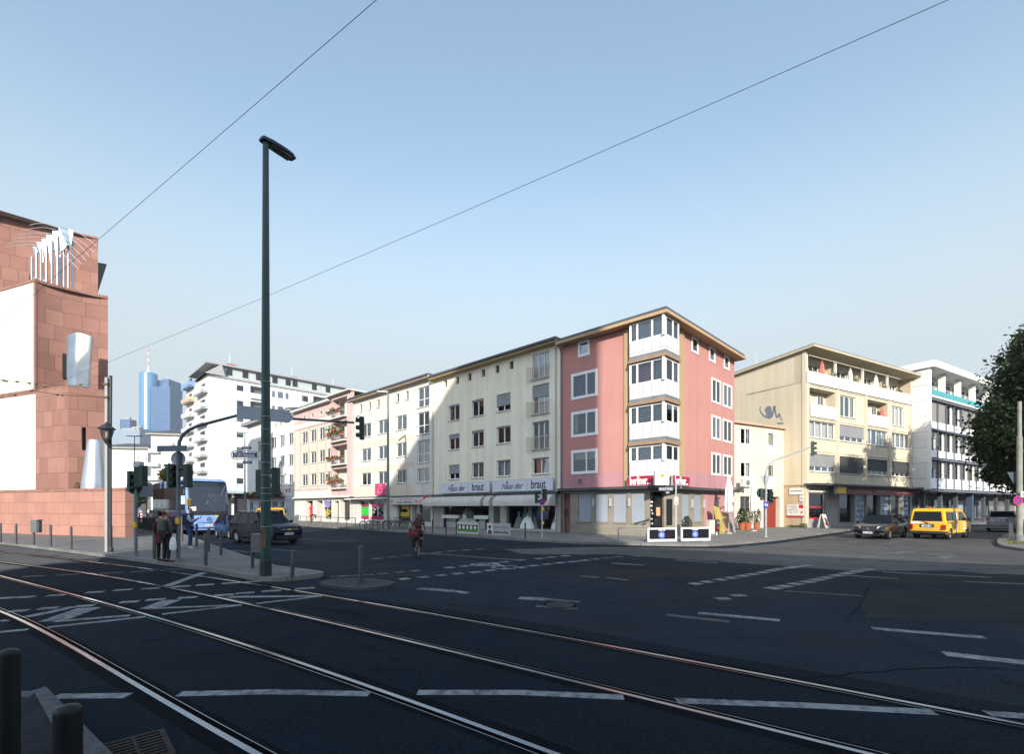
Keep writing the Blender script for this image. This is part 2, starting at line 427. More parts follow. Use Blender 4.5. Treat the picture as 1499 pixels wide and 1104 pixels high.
def paver():
    m = blocks('pavers', (.17,.165,.155), (.22,.21,.195), .3, .3, .012, (.09,.085,.08), True, .5, .004, .9)
    return m
M_PAVE = paver()
M_SETT = blocks('setts', (.10,.1,.098), (.15,.148,.14), .1, .1, .014, (.05,.05,.05), True, .6, .012, .85)
M_KERB = blocks('kerb_stone', (.15,.148,.14), (.2,.195,.18), 1.0, 1.0, .012, (.1,.1,.09), True, .5, .006, .85)
def pavement(name, pts, nk, z=ZP, mat=None, label=None, kw=.16, closed=False, kmat=None):
    """raised sheet with kerb stones along its first nk points"""
    flat_poly(name, pts, z, mat or M_PAVE, label)
    k = MB(); n = len(pts); A = [Vector((p[0], p[1], 0)) for p in pts]
    area = sum(A[i].x*A[(i+1)%n].y - A[(i+1)%n].x*A[i].y for i in range(n))
    sg = 1 if area > 0 else -1
    K = A[:nk] if not closed else A
    m = len(K); inn = []
    for i in range(m):
        a = K[i-1] if (i > 0 or closed) else None; b = K[(i+1) % m] if (i < m-1 or closed) else None
        d = Vector((0,0,0))
        if a is not None: d += (K[i]-a).normalized()
        if b is not None: d += (b-K[i]).normalized()
        d.normalize(); inn.append(K[i] + Vector((-d.y, d.x, 0))*kw*sg)
    zt = z + .006
    for i in range(m if closed else m-1):
        j = (i+1) % m; p, q, r, s = K[i], K[j], inn[j], inn[i]
        ang = (p-q); f = [(p.x,p.y,zt),(q.x,q.y,zt),(r.x,r.y,zt),(s.x,s.y,zt)]
        k.face(f); k.face([(p.x,p.y,-.01),(q.x,q.y,-.01),(q.x,q.y,zt),(p.x,p.y,zt)])
        k.face([(s.x,s.y,z-.01),(r.x,r.y,z-.01),(r.x,r.y,zt),(s.x,s.y,zt)])
    tag(k.build('kerb', kmat or M_KERB), label.replace('pavement', 'kerb') if label else None, kind='structure')
def smooth_pts(pts, n=4):
    out = []; m = len(pts)
    for i in range(m-1):
        p0, p1, p2, p3 = pts[max(i-1,0)], pts[i], pts[i+1], pts[min(i+2,m-1)]
        for k in range(n):
            t = k/n
            out.append(tuple(.5*((2*p1[a]) + (-p0[a]+p2[a])*t + (2*p0[a]-5*p1[a]+4*p2[a]-p3[a])*t*t + (-p0[a]+3*p1[a]-3*p2[a]+p3[a])*t**3) for a in (0,1)))
    out.append((pts[-1][0], pts[-1][1])); return out
g = lambda a, b: tuple(G(a, b)[:2])
kp = [g(1256,775.8), g(1169.5,787.7), g(1120,794), g(1050,799.7), g(1000,800.2), g(947,799.2), g(905,798.2), g(850,797)]
kA = [(31.9+.877*60, 43.2+.48*60), (31.9+.877*12, 43.2+.48*12)] + smooth_pts(kp, 4) + [g(760,792.4), g(620,782), g(520,775.8)]
e = Vector((*g(520,775.8), 0)) + DL*150
kA += [(e.x, e.y)]
pavement('pavement', kA + [(e.x+60, e.y+60), (150, 200), (150, 110)], len(kA), label='grey paved pavement along the row of houses')
kq = [g(0,797), g(64.6,805), g(140,814.6), g(177.5,819.5), g(287.7,834.6), g(343,845), g(387.5,851.8), g(430,850.5), g(468,846)]
kB = [(-90, 62)] + smooth_pts(kq, 4) + [g(474,843.5), g(463,841.3), g(405,833.8), g(333,809), g(270,785)]
e2 = Vector((*g(270,785), 0)) + DL*120
kB += [(e2.x, e2.y)]
pavement('pavement', kB + [(-150, 120)], len(kB), label='paved pavement tapering to the foot of the tall lamp', mat=blocks('pavers_shaded', (.135,.132,.128), (.175,.17,.162), .3, .3, .012, (.05,.05,.05), True, .5, .004, .9))  # darker copy of the pavers, shade on this pavement put into the colour
isl = smooth_pts([g(467,857), g(490,862.5), g(530,865.5), g(560,862.5), g(577,857), g(555,852.5), g(520,850.5), g(485,852.5), g(467,857)], 3)[:-1]
pavement('traffic_island', isl, len(isl), .07, mk('island_setts', (.03,.032,.035), .9, var=.6, vs=7, bump=.02, bs=9), 'small cobbled island round a single bollard', .1, True, mk('island_kerb', (.055,.057,.06), .9, var=.4, vs=3))
kD = [(-9,5.0), g(0,1028), g(46,1027), g(67,1020), g(146,1104), (-1.2,2.3)]
pavement('pavement', kD + [(-2,0), (-9,0)], len(kD), .1, mk('corner_asphalt', (.028,.031,.036), .92, spec=.05, var=.3, vs=6, bump=.006, bs=80), 'dark pavement corner with granite kerb by the two front bollards', .2, False, mk('corner_kerb', (.07,.078,.085), .9, var=.5, vs=9, bump=.004, bs=90))
kE = smooth_pts([(60,37), g(1499,783), g(1472,785.5), g(1460,793), g(1463,800.5), g(1476,804), g(1499,807.5), g(1560,815), g(1700,832)], 4) + [(60,8)]
pavement('traffic_island', kE, len(kE), .12, M_PAVE, 'kerbed pavement island under the tree at the right')
mb = MB()
for _ in range(2600):                         # dry grass and moss tufts on the right-hand island
    x = random.uniform(25.2, 31); y = random.uniform(24.2, 28.4)
    if x/y < 1.034: continue
    a = random.uniform(0, 6.28); h = random.uniform(.04, .14); wd = .025
    mb.face([(x,y,.12),(x+wd*math.cos(a),y+wd*math.sin(a),.12),(x+wd*.5+random.uniform(-.05,.05),y+random.uniform(-.05,.05),.12+h)])
tag(mb.build('grass', mk('dry_grass', (.13,.13,.035), .9, var=.4, vs=3)), 'short dry grass round the post on the right island', 'grass', kind='stuff')
flat_poly('tram_road_surface', [(-45,26), g(0,838), g(75,826), g(142,824), g(320,845), g(450,864), g(600,885), g(760,908), g(900,931), g(1040,958), g(1200,985), g(1380,1016), g(1600,1052), (6,1), (-12,1), (-30,12)], .002, M_ASPHD, 'darker smooth asphalt of the tram lanes')  # tram asphalt, darkened further for the shade lying on the foreground
flat_poly('sunlit_asphalt', [g(700,806), g(830,802), g(905,801), g(1000,803), g(1060,803.5), g(1140,796), g(1255,779), (60,57), (62,36), g(1499,806), g(1620,830), g(1499,846), g(1400,836), g(1240,836), g(1130,828), g(1010,820), g(900,812), g(780,812)], .0015, M_ASPH_SUN, 'paler worn asphalt of the cross street')  # sunlit stretch of road painted in as a paler sheet
flat_poly('sunlit_asphalt', [g(-200,786), g(0,798), g(64,806), g(150,816.5), g(142,823.5), g(75,825.5), g(0,837.5), g(-200,862)], .0015, M_ASPH_SUN, 'paler asphalt before the museum kerb', rough=.06)  # the same painted sunlight on the road at the left
# ---- asphalt repairs (worn patches of other asphalt)
def patchmat(name, c):
    return mk(name, c, .92, spec=.05, var=.22, vs=1.1, bump=.008, bs=70)
flat_poly('asphalt_patch', [g(1268,868), g(1340,858), g(1352,862), g(1499,864), g(1620,875), g(1620,915), g(1499,912), g(1400,909), g(1266,905), g(1262,890)], .003, patchmat('patch_brown', (.025,.0285,.031)), 'brownish worn asphalt patch at the right', rough=.05)
flat_poly('asphalt_patch', [g(1262,846), g(1340,838), g(1499,842), g(1600,846), g(1600,856), g(1350,856), g(1270,852)], .003, MATS['patch_brown'], 'thin brownish asphalt strip at the right', rough=.05)
flat_poly('asphalt_patch', [g(850,843), g(880,834), g(985,834), g(1075,838), g(1060,842), g(950,848), g(925,853), g(870,850)], .003, patchmat('patch_red', (.029,.029,.031)), 'reddish asphalt strip before the corner house', rough=.05)
flat_poly('asphalt_patch', [g(520,795), g(720,801), g(760,810), g(620,818), g(470,806), g(440,800)], .003, patchmat('patch_dark', (.019,.023,.029)), 'dark repaired asphalt behind the cyclist', rough=.05)
flat_poly('asphalt_patch', [g(60,1020), g(170,1000), g(215,1016), g(215,1104), g(320,1160), g(150,1160), g(146,1104), g(67,1021)], .003, patchmat('patch_grey', (.0085,.014,.021)), 'darker asphalt patch by the gully grate', rough=.05)
# ---- tram rails
RAILS = {
 'A': [(0,896),(93,942),(175.6,989),(231.6,1024.7),(299,1062),(366,1101)],
 'B': [(0,843.5),(93,868),(164,888),(231.6,905),(284,921),(373.6,950),(467,980),(560,1013.5),(638.7,1046),(808.7,1103)],
 'C': [(86,834),(157,845),(261.5,865),(321,878),(437,900),(500,915.4),(604,940),(743,977),(847,1003),(980,1033.5),(1118.5,1068),(1267,1104)],
 'D': [(142,824),(224,834),(321,849),(448,870),(500,877),(604,893.5),(708,911),(812,930),(916,950.8),(1020,972),(1084,985),(1188,1005),(1291.6,1025),(1395.5,1042),(1499,1060.6)]}
def rail_metal():
    t = NT('rail_metal')
    f = t.noise(.35, 3, .5); c = t.mix(t.ramp(f, .5, .75), (.30,.33,.38), (.22,.17,.14))
    return t.done(c, .24, .9, .5)
M_RAIL = rail_metal(); M_GROOVE = mk('groove_black', (.003,.003,.004), .95, spec=.02, var=0)
M_TAR = mk('tar_joint', (.006,.008,.011), .9, spec=.04, var=.4, vs=3)
RL = {'A': 'nearest curved tram rail, running off the bottom left', 'B': 'second tram rail from the camera, with its groove on the near side',
      'C': 'third tram rail from the camera, dark groove on its far side', 'D': 'farthest tram rail, passing closest to the lamp pole'}
def offset_line(pts, o):
    out = []
    for i in range(len(pts)):
        a = pts[max(i-1,0)]; b = pts[min(i+1,len(pts)-1)]; d = Vector((b[0]-a[0], b[1]-a[1])).normalized()
        out.append((pts[i][0]-d.y*o, pts[i][1]+d.x*o))
    return out
def ribbon(mb, pts, o0, o1, z0, z1=None):
    a = offset_line(pts, o0); b = offset_line(pts, o1)
    for i in range(len(pts)-1):
        mb.face([(*b[i], z0), (*b[i+1], z0), (*a[i+1], z0), (*a[i], z0)][::-1] if False else [(*a[i], z0), (*a[i+1], z0), (*b[i+1], z0), (*b[i], z0)])
# tar seams and man-hole covers in the carriageway
M_SEAM = mk('tar_seam', (.006,.006,.008), .95, spec=.05, var=.3, vs=5)
sm = MB()
for pts in ([(1240,905),(1262,880),(1275,850)], [(640,826),(760,840),(840,862)], [(1120,1004),(1260,985),(1420,978),(1560,990)], [(300,870),(420,884),(560,905)],):
    q = smooth_pts([tuple(G(*p)[:2]) for p in pts], 10); q = [(x+random.gauss(0,.025), y+random.gauss(0,.025)) for x, y in q]; ribbon(sm, q, -.011, .011, .005)
def manhole(label, px, py, r=.33):
    p = G(px, py, .004); th = thing('manhole_cover', label, 'manhole cover', tuple(p), 0, 'round covers in the road')
    mb = MB(); mb.lathe([(r,0),(r,.004)], 28); o = mb.build('rim', M_GROOVE, th); mb = MB(); mb.lathe([(r*.9,.004),(r*.88,.007)], 28); mb.build('lid', mk('iron_lid', (.016,.017,.019), .8, 0, var=.5, vs=14, bump=.01, bs=40), th)
rail_fit = {}; sm_dummy = 0
for k, px in RAILS.items():
    q = [G(*p) for p in px]; xs = np.array([p.x for p in q]); ys = np.array([p.y for p in q])
    wt = 1/ys; rail_fit[k] = np.polyfit(xs, ys, 3, w=wt)
    if 'DBG' in globals(): print(k, rail_fit[k], [round(float(v),3) for v in np.polyval(rail_fit[k], xs)-ys])
    x0 = xs.min() - (9 if k in 'CD' else 1.5); x1 = xs.max() + (1.5 if k in 'AB' else 3)
    X = np.linspace(x0, x1, 90)
    d0 = np.polyval(np.polyder(rail_fit[k]), xs.min())
    Yv = [float(np.polyval(rail_fit[k], x)) if x >= xs.min() else float(np.polyval(rail_fit[k], xs.min()) + d0*(x-xs.min())) for x in X]
    pts = list(zip([float(x) for x in X], Yv))
    sgn = 1 if k in 'AC' else -1
    ro = thing('tram_rail', RL[k], 'rail', (0,0,0), 0, 'four grooved tram rails in the crossing')
    b1 = MB(); ribbon(b1, pts, -.16, .16, .0045); b1.build('joint_strip', M_TAR, ro)
    b2 = MB(); ribbon(b2, pts, sgn*.03, sgn*.085, .007) if sgn > 0 else ribbon(b2, pts, -.085, -.03, .007); b2.build('groove', M_GROOVE, ro)
    b3 = MB(); ribbon(b3, pts, -.027, .027, .012); ribbon(b3, pts, *( (.085,.093) if sgn > 0 else (-.093,-.085)), .011); b3.build('rail_head', M_RAIL, ro)
# ---- painted markings
def paint():
    t = NT('road_paint')
    wear = t.ramp(t.math('ADD', t.math('MULTIPLY', t.noise(7, 6, .7), .75), t.math('MULTIPLY', t.noise(.7, 3), .35)), .5, .68)
    c = t.mix(wear, (.215,.235,.245), (.045,.048,.052))
    t.bump(t.noise(70, 4, .7), .008, .5)
    return t.done(c, .75, 0, .3)
M_PAINT = paint()
def worn():
    t = NT('road_paint_worn')
    wear = t.ramp(t.math('ADD', t.math('MULTIPLY', t.noise(6, 6, .7), .8), t.math('MULTIPLY', t.noise(.9, 3), .4)), .46, .66)
    c = t.mix(wear, (.15,.155,.16), (.045,.046,.05))
    t.bump(t.noise(70, 4, .7), .008, .5)
    return t.done(c, .8, 0, .3)
M_WORN = worn()
mk1, mk2 = MB(), MB()
SZ = [0]
def stripe(mb, pts, wd, z=.0055):
    SZ[0] += 1; z += SZ[0]*.00002
    q = [tuple(G(*p)[:2]) for p in pts]
    if len(q) == 2:
        a, b = q; n = 3; q = [(a[0]+(b[0]-a[0])*i/n, a[1]+(b[1]-a[1])*i/n) for i in range(n+1)]
    ribbon(mb, q, -wd/2, wd/2, z)
# long dashes across the foreground and to the right
for pts in ([(262,1017),(400,1014),(541,1017)], [(611,1015),(760,1015),(913,1022)], [(990,1027),(1180,1034),(1368,1044)], [(80,1020.5),(188,1019.5)], [(0,1025),(44,1023)], [(1445,1046),(1600,1056)]):
    stripe(mk1, pts, .14)
for p, q_, w_ in (((1277,921),(1442,934),.2),((1382,958),(1600,982),.24),((1022,898),(1142,909),.2),((613,862),(664,866),.26),((760,876),(799,878),.3),((666,866),(684,869),.2)):
    stripe(mk1, [p, q_], w_)
for p, q_, w_ in (((975,901),(1068,911),.16),((1150,866),(1262,873),.14),((1292,838),(1452,846),.22),((1408,852),(1560,858),.22),((1238,843),(1315,848),.22),((1071,821),(1115,827),.2),
    ((990,820),(1050,825),.25),((895,825),(943,828),.3),((1395,817),(1460,821),.3),((798,878),(848,882),.2),((785,888),(845,892),.16),((850,844),(876,846),.25),((888,846),(918,850),.2),
    ((630,811),(722,818),.26),((722,818),(768,821),.26),((740,805),(778,808),.35),((812,809.5),(857,812.5),.3),((1162,792.5),(1246,794.5),.4),((1246,794.5),(1260,793),.4),((1296,797),(1335,789.5),.35),
    ((1085,799.5),(1125,801.5),.3),((1290,812),(1330,807.5),.4),((1355,812),(1400,811),.35),((1372,820),(1395,813.5),.4),((1140,806),(1175,807.5),.3),((870,795),(888,790),.2),((330,801),(430,797),.2),((338,806),(365,809),.2),
    ((420,797),(520,790),.18),((440,790),(520,793),.18),((390,804),(440,808),.2),((1290,803),(1320,806),.3),((1400,802),(1440,803),.3),((1340,800),(1366,802),.3),((1480,803),(1600,806),.3)):
    stripe(mk2, [p, q_], w_)
Z5 = lambda x, y: (500+x/2.883, 760+y/2.883)
Z9 = lambda x, y: (980+x/2.888, 760+y/2.888)
Z8 = lambda x, y: (x/2.677, 780+y/2.677)
def dashes(mb, zf, pts, dx, slope, wd):
    for x, y in pts:
        stripe(mb, [zf(x-dx, y-slope*dx), zf(x+dx, y+slope*dx)], wd)
dashes(mk1, Z5, [(265,254),(345,246),(420,239),(490,232),(565,226),(627,218),(690,211),(755,206),(810,198),(868,192),(922,186),(977,181),(1023,176)], 20, -.1, .3)
dashes(mk2, Z5, [(1072,170),(1120,165),(1165,160),(1250,157)], 17, -.1, .34)
dashes(mk1, Z5, [(455,206),(520,200),(590,194),(640,187),(690,182),(755,174),(835,168),(885,162),(945,157)], 17, -.1, .32)
dashes(mk2, Z5, [(245,225),(310,220),(175,232),(85,238),(0,243),(150,168),(215,160),(275,155),(345,148),(405,142),(465,136),(525,132),(585,128)], 20, -.1, .32)
dashes(mk1, Z9, [(440,294),(487,286),(535,276),(585,267),(625,258),(662,249),(707,240),(750,231),(792,223),(835,215)], 20, -.13, .32)
dashes(mk2, Z9, [(920,200),(1055,178),(1165,158),(1100,168),(660,186),(700,180),(765,172),(840,163),(960,148),(1000,143)], 26, -.12, .35)
dashes(mk1, Z9, [(110,275),(160,267),(215,258),(262,250),(310,242),(352,235),(395,227),(430,219),(465,213),(510,207),(545,203),(580,198)], 17, -.13, .3)
dashes(mk1, Z9, [(290,325),(225,338)], 27, -.06, .25)
dashes(mk1, Z8, [(20,258),(100,254),(222,247),(372,235),(480,226),(590,220),(710,212),(803,206),(905,199),(995,193)], 36, -.05, .24)
dashes(mk1, Z8, [(75,308),(190,298),(330,289),(507,273),(610,264),(735,256),(878,246),(960,238),(1063,230),(1195,220)], 38, -.06, .24)
dashes(mk2, Z8, [(130,172),(265,166),(437,159),(555,153),(690,145),(1340,172),(1420,168)], 45, -.05, .2)
for pts, w_ in (([(650,212),(800,158)],.22),([(100,333),(200,313),(290,292)],.2),([(200,350),(352,296)],.4),([(215,350),(510,327)],.18),([(0,392),(110,382)],.15),([(185,374),(570,332)],.15),
    ([(585,300),(675,266)],.36),([(575,300),(830,290),(945,286)],.16),([(635,322),(945,286)],.14),([(895,254),(1260,250)],.2),([(1005,280),(1260,251)],.16),([(0,350),(30,345)],.2)):
    stripe(mk1, [Z8(*p) for p in pts], w_, .0062)
# bicycle symbol on the crossing: two rings, frame strokes
for cx_, cy_ in ((600,193),(690,205)):
    c = G(*Z5(cx_, cy_)); ring = [(c.x+.42*math.cos(2*math.pi*i/20), c.y+.42*math.sin(2*math.pi*i/20)) for i in range(21)]
    ribbon(mk1, ring, -.06, .06, .0066)
for pa, pb in (((600,193),(655,189)),((655,189),(690,205)),((600,193),(665,203)),((665,203),(655,189)),((640,186),(668,190))):
    stripe(mk1, [Z5(*pa), Z5(*pb)], .1, .007)
tag(mk1.build('road_markings', M_PAINT), 'white dashed lines, zigzags and bicycle sign on the asphalt', kind='structure')
tag(mk2.build('road_markings', M_WORN), 'worn faded lane lines on the crossing', kind='structure')
tag(sm.build('road_seams', M_SEAM), 'thin dark tar seams wandering across the asphalt', kind='structure')
manhole('faint round cover in the road left of the arrow marking', 820, 886)
# ---- gully grate
gr = thing('drain_grate', 'rusty slotted gully grate in the gutter at the bottom left', 'drain', (-3.38,3.98,0), math.atan2(.69,.72))
fr_ = MB(); L1, L2 = .36, .52
fr_.box(-.03,L1+.03,-L2-.03,.03,.004,.007)
fr_.build('pit', M_GROOVE, gr)
fb = MB(); fb.box(-.04,L1+.04,0,.04,.005,.02); fb.box(-.04,L1+.04,-L2-.04,-L2,.005,.02); fb.box(-.04,0,-L2,0,.005,.02); fb.box(L1,L1+.04,-L2,0,.005,.02)
for i in range(8):
    yy = -.03-i*.064; fb.box(0,L1,yy-.03,yy,.005,.018)
fb.box(L1*.48,L1*.53,-L2,0,.005,.017)
fb.build('grid', mk('rusty_iron', (.022,.018,.017), .8, .1, var=.5, vs=9), gr)
# ================================================================ the row of houses along the left-hand street
ANGL = math.atan2(-.688, .726); ANGR = math.atan2(.706, .708)
NL = Vector((-.688, -.726, 0)); NR = Vector((.706, -.708, 0))      # outward normals
def rowpt(px):
    u = U(px); s = (u*C0.y - C0.x) / (DL.x - u*DL.y); return C0 + DL*s
M_SALMON = stucco('stucco_salmon', (.49,.24,.21), .06)
M_MAUVE = stucco('stucco_mauve', (.46,.24,.25), .12)
M_CREAM = stucco('stucco_cream', (.82,.765,.61), .12)
M_WCREAM = stucco('stucco_white_cream', (.66,.64,.58), .12)
M_WHITEW = stucco('stucco_white', (.68,.68,.66), .12)
M_LILAC = stucco('stucco_pink_pale', (.56,.43,.42), .12)
M_OCHRE = stucco('ochre_paint', (.44,.31,.18), .1)
M_YELW = stucco('stucco_yellow', (.60,.53,.40), .1)
M_YELS = stucco('stucco_yellow_side', (.57,.50,.37), .1)
M_STONE = blocks('stone_tan', (.235,.21,.165), (.28,.25,.2), .9, .48, .006, (.2,.17,.13), False, .4)
M_LEDGE = mk('ledge_dark', (.055,.06,.065), .6, var=.25)
M_PANEL = blocks('white_panel', (.58,.58,.58), (.61,.61,.61), .62, 6, .016, (.28,.28,.28), False, .1, .003, .5, 0)
def roofing(root, pts, z, over_top, thick, soffit, rise, centre=None):
    """overhanging eaves slab and a pitched tile roof above"""
    RM = (Matrix.Translation(root.location) @ Matrix.Rotation(root.rotation_euler.z, 4, 'Z')).inverted()
    P = [RM @ Vector((p[0], p[1], 0)) for p in pts]
    mb = MB(); mb.prism([(p.x, p.y) for p in P], z-thick, z); mb.build('eaves', soffit, root)
    c = Vector((0,0,0))
    for p in P: c += p
    c /= len(P); r = MB(); n = len(P)
    low = [(c.x+(p.x-c.x)*.995, c.y+(p.y-c.y)*.995, z+.004) for p in P]; low2 = [(c.x+(p.x-c.x)*.985, c.y+(p.y-c.y)*.985, z+.22) for p in P]
    top = [(c.x+(p.x-c.x)*.35, c.y+(p.y-c.y)*.35, z+rise) for p in P]
    r.add(low+low2+top, [(i,(i+1)%n,n+(i+1)%n,n+i) for i in range(n)] + [(n+i,n+(i+1)%n,2*n+(i+1)%n,2*n+i) for i in range(n)] + [list(range(2*n,3*n))])
    r.build('roof', M_TILE, root)
def pipe(root, M, x, y, z0, z1, mat=None, r=.05):
    mb = MB(); mb.cyl((x,y,z0),(x,y,z1-.5),r); mb.tube([(x,y,z1-.5),(x,y-.1,z1-.25),(x-.02,y-.45,z1)], r, 8)
    for z in (z0+1, (z0+z1)/2, z1-1.2): mb.cyl((x,y,z),(x,y,z+.06),r*1.35)
    return mb.build('drainpipe', mat or M_GREY, root, M)
def row_house(name, label, pxl, pxr, cat='house', depth=11):
    a, b = rowpt(pxl), rowpt(pxr)
    root = thing(name, label, cat, (a.x, a.y, 0), ANGL)
    f = Fac(root, a.x, a.y, ANGL); f.L = (b-a).length; f.a = a; f.b_ = b; f.depth = depth
    return root, f
# ---------------------------------------------------------------- salmon corner house
pk = thing('corner_house', 'salmon pink corner house with white glazed corner bays and brown stone ground floor', 'house', (C0.x, C0.y, 0), 0)
a = rowpt(821.5); LW = (C0-a).length
fl = Fac(pk, a.x, a.y, ANGL); fr = Fac(pk, C0.x, C0.y, ANGR)
RW = fr.t(1075)
FLO = [(4.5,6.05), (7.2,8.85), (9.95,11.65)]
ATT = (12.95, 13.9)
tl, tr_ = fl.t(838), fl.t(873.2)
holes = [(tl, tr_, z0, z1, .1) for z0, z1 in FLO] + [(fl.t(848), fl.t(861.8), *ATT, .1)]
zb = 4.45
fl.wall(0, LW, zb, 14.1, holes, M_SALMON); fl.wall(0, LW, 3.3, zb, [], M_MAUVE, 'painted_band')
for i, h in enumerate(holes):
    w = fl.window(*h[:4], n=2 if i < 3 else 1, proud=True, fw=.1, sill=False, sash=[.6] if i < 3 else None, curt=['t','l','n','n'][i])
    s = MB(); x0,x1,z0,z1 = h[:4]
    s.box(x0-.1,x1+.1,-.035,.0,z0-.1,z0+.004); s.box(x0-.1,x1+.1,-.035,0,z1-.004,z1+.1); s.box(x0-.1,x0+.003,-.035,0,z0,z1); s.box(x1-.003,x1+.1,-.035,0,z0,z1)
    s.build('surround', M_WHITE, w)
rh = []
for pa, pb in ((1042,1054.3),(1058.7,1070.8)): rh += [(fr.t(pa), fr.t(pb), z0, z1, .1) for z0, z1 in FLO]
for pa, pb in ((1013,1021.3),(1038.5,1046),(1060.2,1067)): rh.append((fr.t(pa), fr.t(pb), *ATT, .1))
fr.wall(0, RW, zb, 14.1, rh, M_SALMON); fr.wall(0, RW, 3.3, zb, [], M_MAUVE, 'painted_band')
for i, h in enumerate(rh):
    w = fr.window(*h[:4], n=2 if i < 6 else 1, proud=True, fw=.08, sill=False, curt=['f','lr','l','f','r','lr','n','r','l'][i])
    s = MB(); x0,x1,z0,z1 = h[:4]
    s.box(x0-.08,x1+.08,-.035,0,z0-.08,z0+.004); s.box(x0-.08,x1+.08,-.035,0,z1-.004,z1+.08); s.box(x0-.08,x0+.003,-.035,0,z0,z1); s.box(x1-.003,x1+.08,-.035,0,z0,z1)
    s.build('surround', M_WHITE, w)
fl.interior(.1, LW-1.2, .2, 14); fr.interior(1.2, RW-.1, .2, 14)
for F_, p0, p1 in ((fl, 914.3, 921.5), (fr, 994.2, 1000)):
    mb = MB(); mb.box(F_.t(p0), F_.t(p1), -.1, -.003, 3.39, 13.95); F_.b(mb, 'pilaster', M_OCHRE)
# corner bays: four storeys of white panels and glazing
OB = .5
pB0 = fl.o + fl.d*fl.t(921.5,.5); pB1 = fr.o + fr.d*fr.t(994.2,.5); cc = C0 + NL*OB + NR*OB
bl0 = pB0 + NL*OB; br1 = pB1 + NR*OB
fbl = Fac(pk, bl0.x, bl0.y, ANGL); fbr = Fac(pk, cc.x, cc.y, ANGR)
BLW, BRW = (cc-bl0).length, (br1-cc).length
PB = [4.0, 6.4, 9.0, 11.78]; WT = [5.95, 8.55, 11.33, 13.93]
rel = lambda p: (p.x-C0.x, p.y-C0.y)
def grow(k): return [rel(pB0), rel(pB0+NL*(OB+k)), rel(cc+NL*k+NR*k), rel(pB1+NR*(OB+k)), rel(pB1)]
for i in range(4):
    z0, z1, zt = PB[i], PB[i]+.92, WT[i]
    mb = MB(); mb.box(0, BLW, 0, .12, z0, z1); fbl.b(mb, 'bay_parapet', M_PANEL)
    mb = MB(); mb.box(.003, BRW, 0, .12, z0+.002, z1-.002); fbr.b(mb, 'bay_parapet', M_PANEL)
    fbl.window(.02, BLW-.14, z1, zt, rec=.02, fw=.1, sill=False, sash=[(fbl.t(932.5)-.02)/(BLW-.16), (fbl.t(954.3)-.02)/(BLW-.16)], curt=['f','f','r','f'][i], name='bay_window')
    fbr.window(.14, BRW-.02, z1, zt, rec=.02, fw=.1, sill=False, sash=[(fbr.t(974.3)-.14)/(BRW-.16), (fbr.t(985.9)-.14)/(BRW-.16)], curt=['f','r','lr','f'][i], name='bay_window')
    mb = MB(); mb.box(-.13, .13, -.001, .13, z1, zt); fbr.b(mb, 'bay_corner_post', M_WHITE)
    mb = MB(); p_ = Vector((*rel(pB0),0)); mb.prism([rel(pB0), rel(bl0), rel(bl0-NL*.1+Vector((.726,-.688,0))*.1), rel(pB0+Vector((.726,-.688,0))*.1)], z0, zt); mb.build('bay_cheek', M_WHITE, pk)
    mb = MB(); mb.prism([rel(pB1), rel(pB1-DR*.1), rel(br1-DR*.1), rel(br1)], z0, zt); mb.build('bay_cheek', M_WHITE, pk)
    if i:
        mb = MB(); mb.prism(grow(.14), z0-.42, z0-.2); mb.build('bay_cornice', mk('cornice_brown', (.3,.2,.13), .7, var=.15), pk)
        mb = MB(); mb.prism(grow(.06), z0-.2, z0-.001); mb.build('bay_flashing', mk('zinc', (.25,.27,.28), .4, .5, var=.25), pk)
    else:
        mb = MB(); mb.prism(grow(.04), z0-.1, z0-.001); mb.build('bay_cornice', M_OCHRE, pk)
mb = MB(); q = [rel(pB0-NL*1.0), rel(pB0), rel(pB1), rel(pB1-NR*1.0)]
mb.prism_y([(-1.5,3.4),(1.5,3.4),(1.5,13.9),(-1.5,13.9)], 1.9, 2.0); mb.build('room_interior', M_ROOM, pk)
bk = 9.0
backL = a - NL*bk; endR = C0 + DR*RW; backR = endR - NR*bk
corner_in = C0 - NL*bk - NR*bk
ov = .72
roofing(pk, [a+NL*ov-Vector((.726,-.688,0))*.0, C0+NL*ov+NR*ov, endR+NR*ov+DR*.5, endR-NR*bk+DR*.5, corner_in, a-NL*bk], 14.17, 0, .2, M_OCHRE, 1.5)
shell(pk, [tuple(endR[:2]), tuple(backR[:2]), tuple(corner_in[:2]), tuple(backL[:2]), tuple(a[:2])], .0, 14.0, M_SALMON)
# ground floor, brown stone with four blue-grey shutters on the street side, two on the square
gh = [(fl.t(p0), fl.t(p1), 1.0, 2.98, .14) for p0, p1 in ((846.4,865.3),(871.2,890.2),(898,917),(924,945.2))]
ent = (fl.t(825.5), fl.t(834.5), ZP, 3.0, .8)
tA = fl.t(951.5); tB = fr.t(993.5)
fl.wall(0, tA, ZP-.1, 3.3, gh+[ent], M_STONE, 'stone_wall')
mb = MB(); mb.box(.02, fl.t(824.6), -.02, -.004, .12, 3.15); fl.b(mb, 'painted_pier', mk('dark_pink', (.25,.1,.1), .8))
mb = MB(); mb.box(ent[0], ent[1], .75, .8, ZP, 3.0); fl.b(mb, 'entrance_door', M_DARK)
mb = MB(); mb.box(ent[0]+.1, ent[0]+.32, -.06, .0, 1.35, 1.9); mb.box(ent[0]+.15, ent[0]+.27, -.1, -.06, 1.5, 1.75); fl.b(mb, 'letter_box', M_DARK)
rhg = [(fr.t(p0), fr.t(p1), 1.0, 2.98, .14) for p0, p1 in ((998.3,1009.2),(1016,1026.3))]
tS = fr.t(1031)
fr.wall(tB, tS, ZP-.1, 3.3, rhg, M_STONE, 'stone_wall')
swin = (fr.t(1049.5), fr.t(1055.2), 1.75, 2.75, .14)
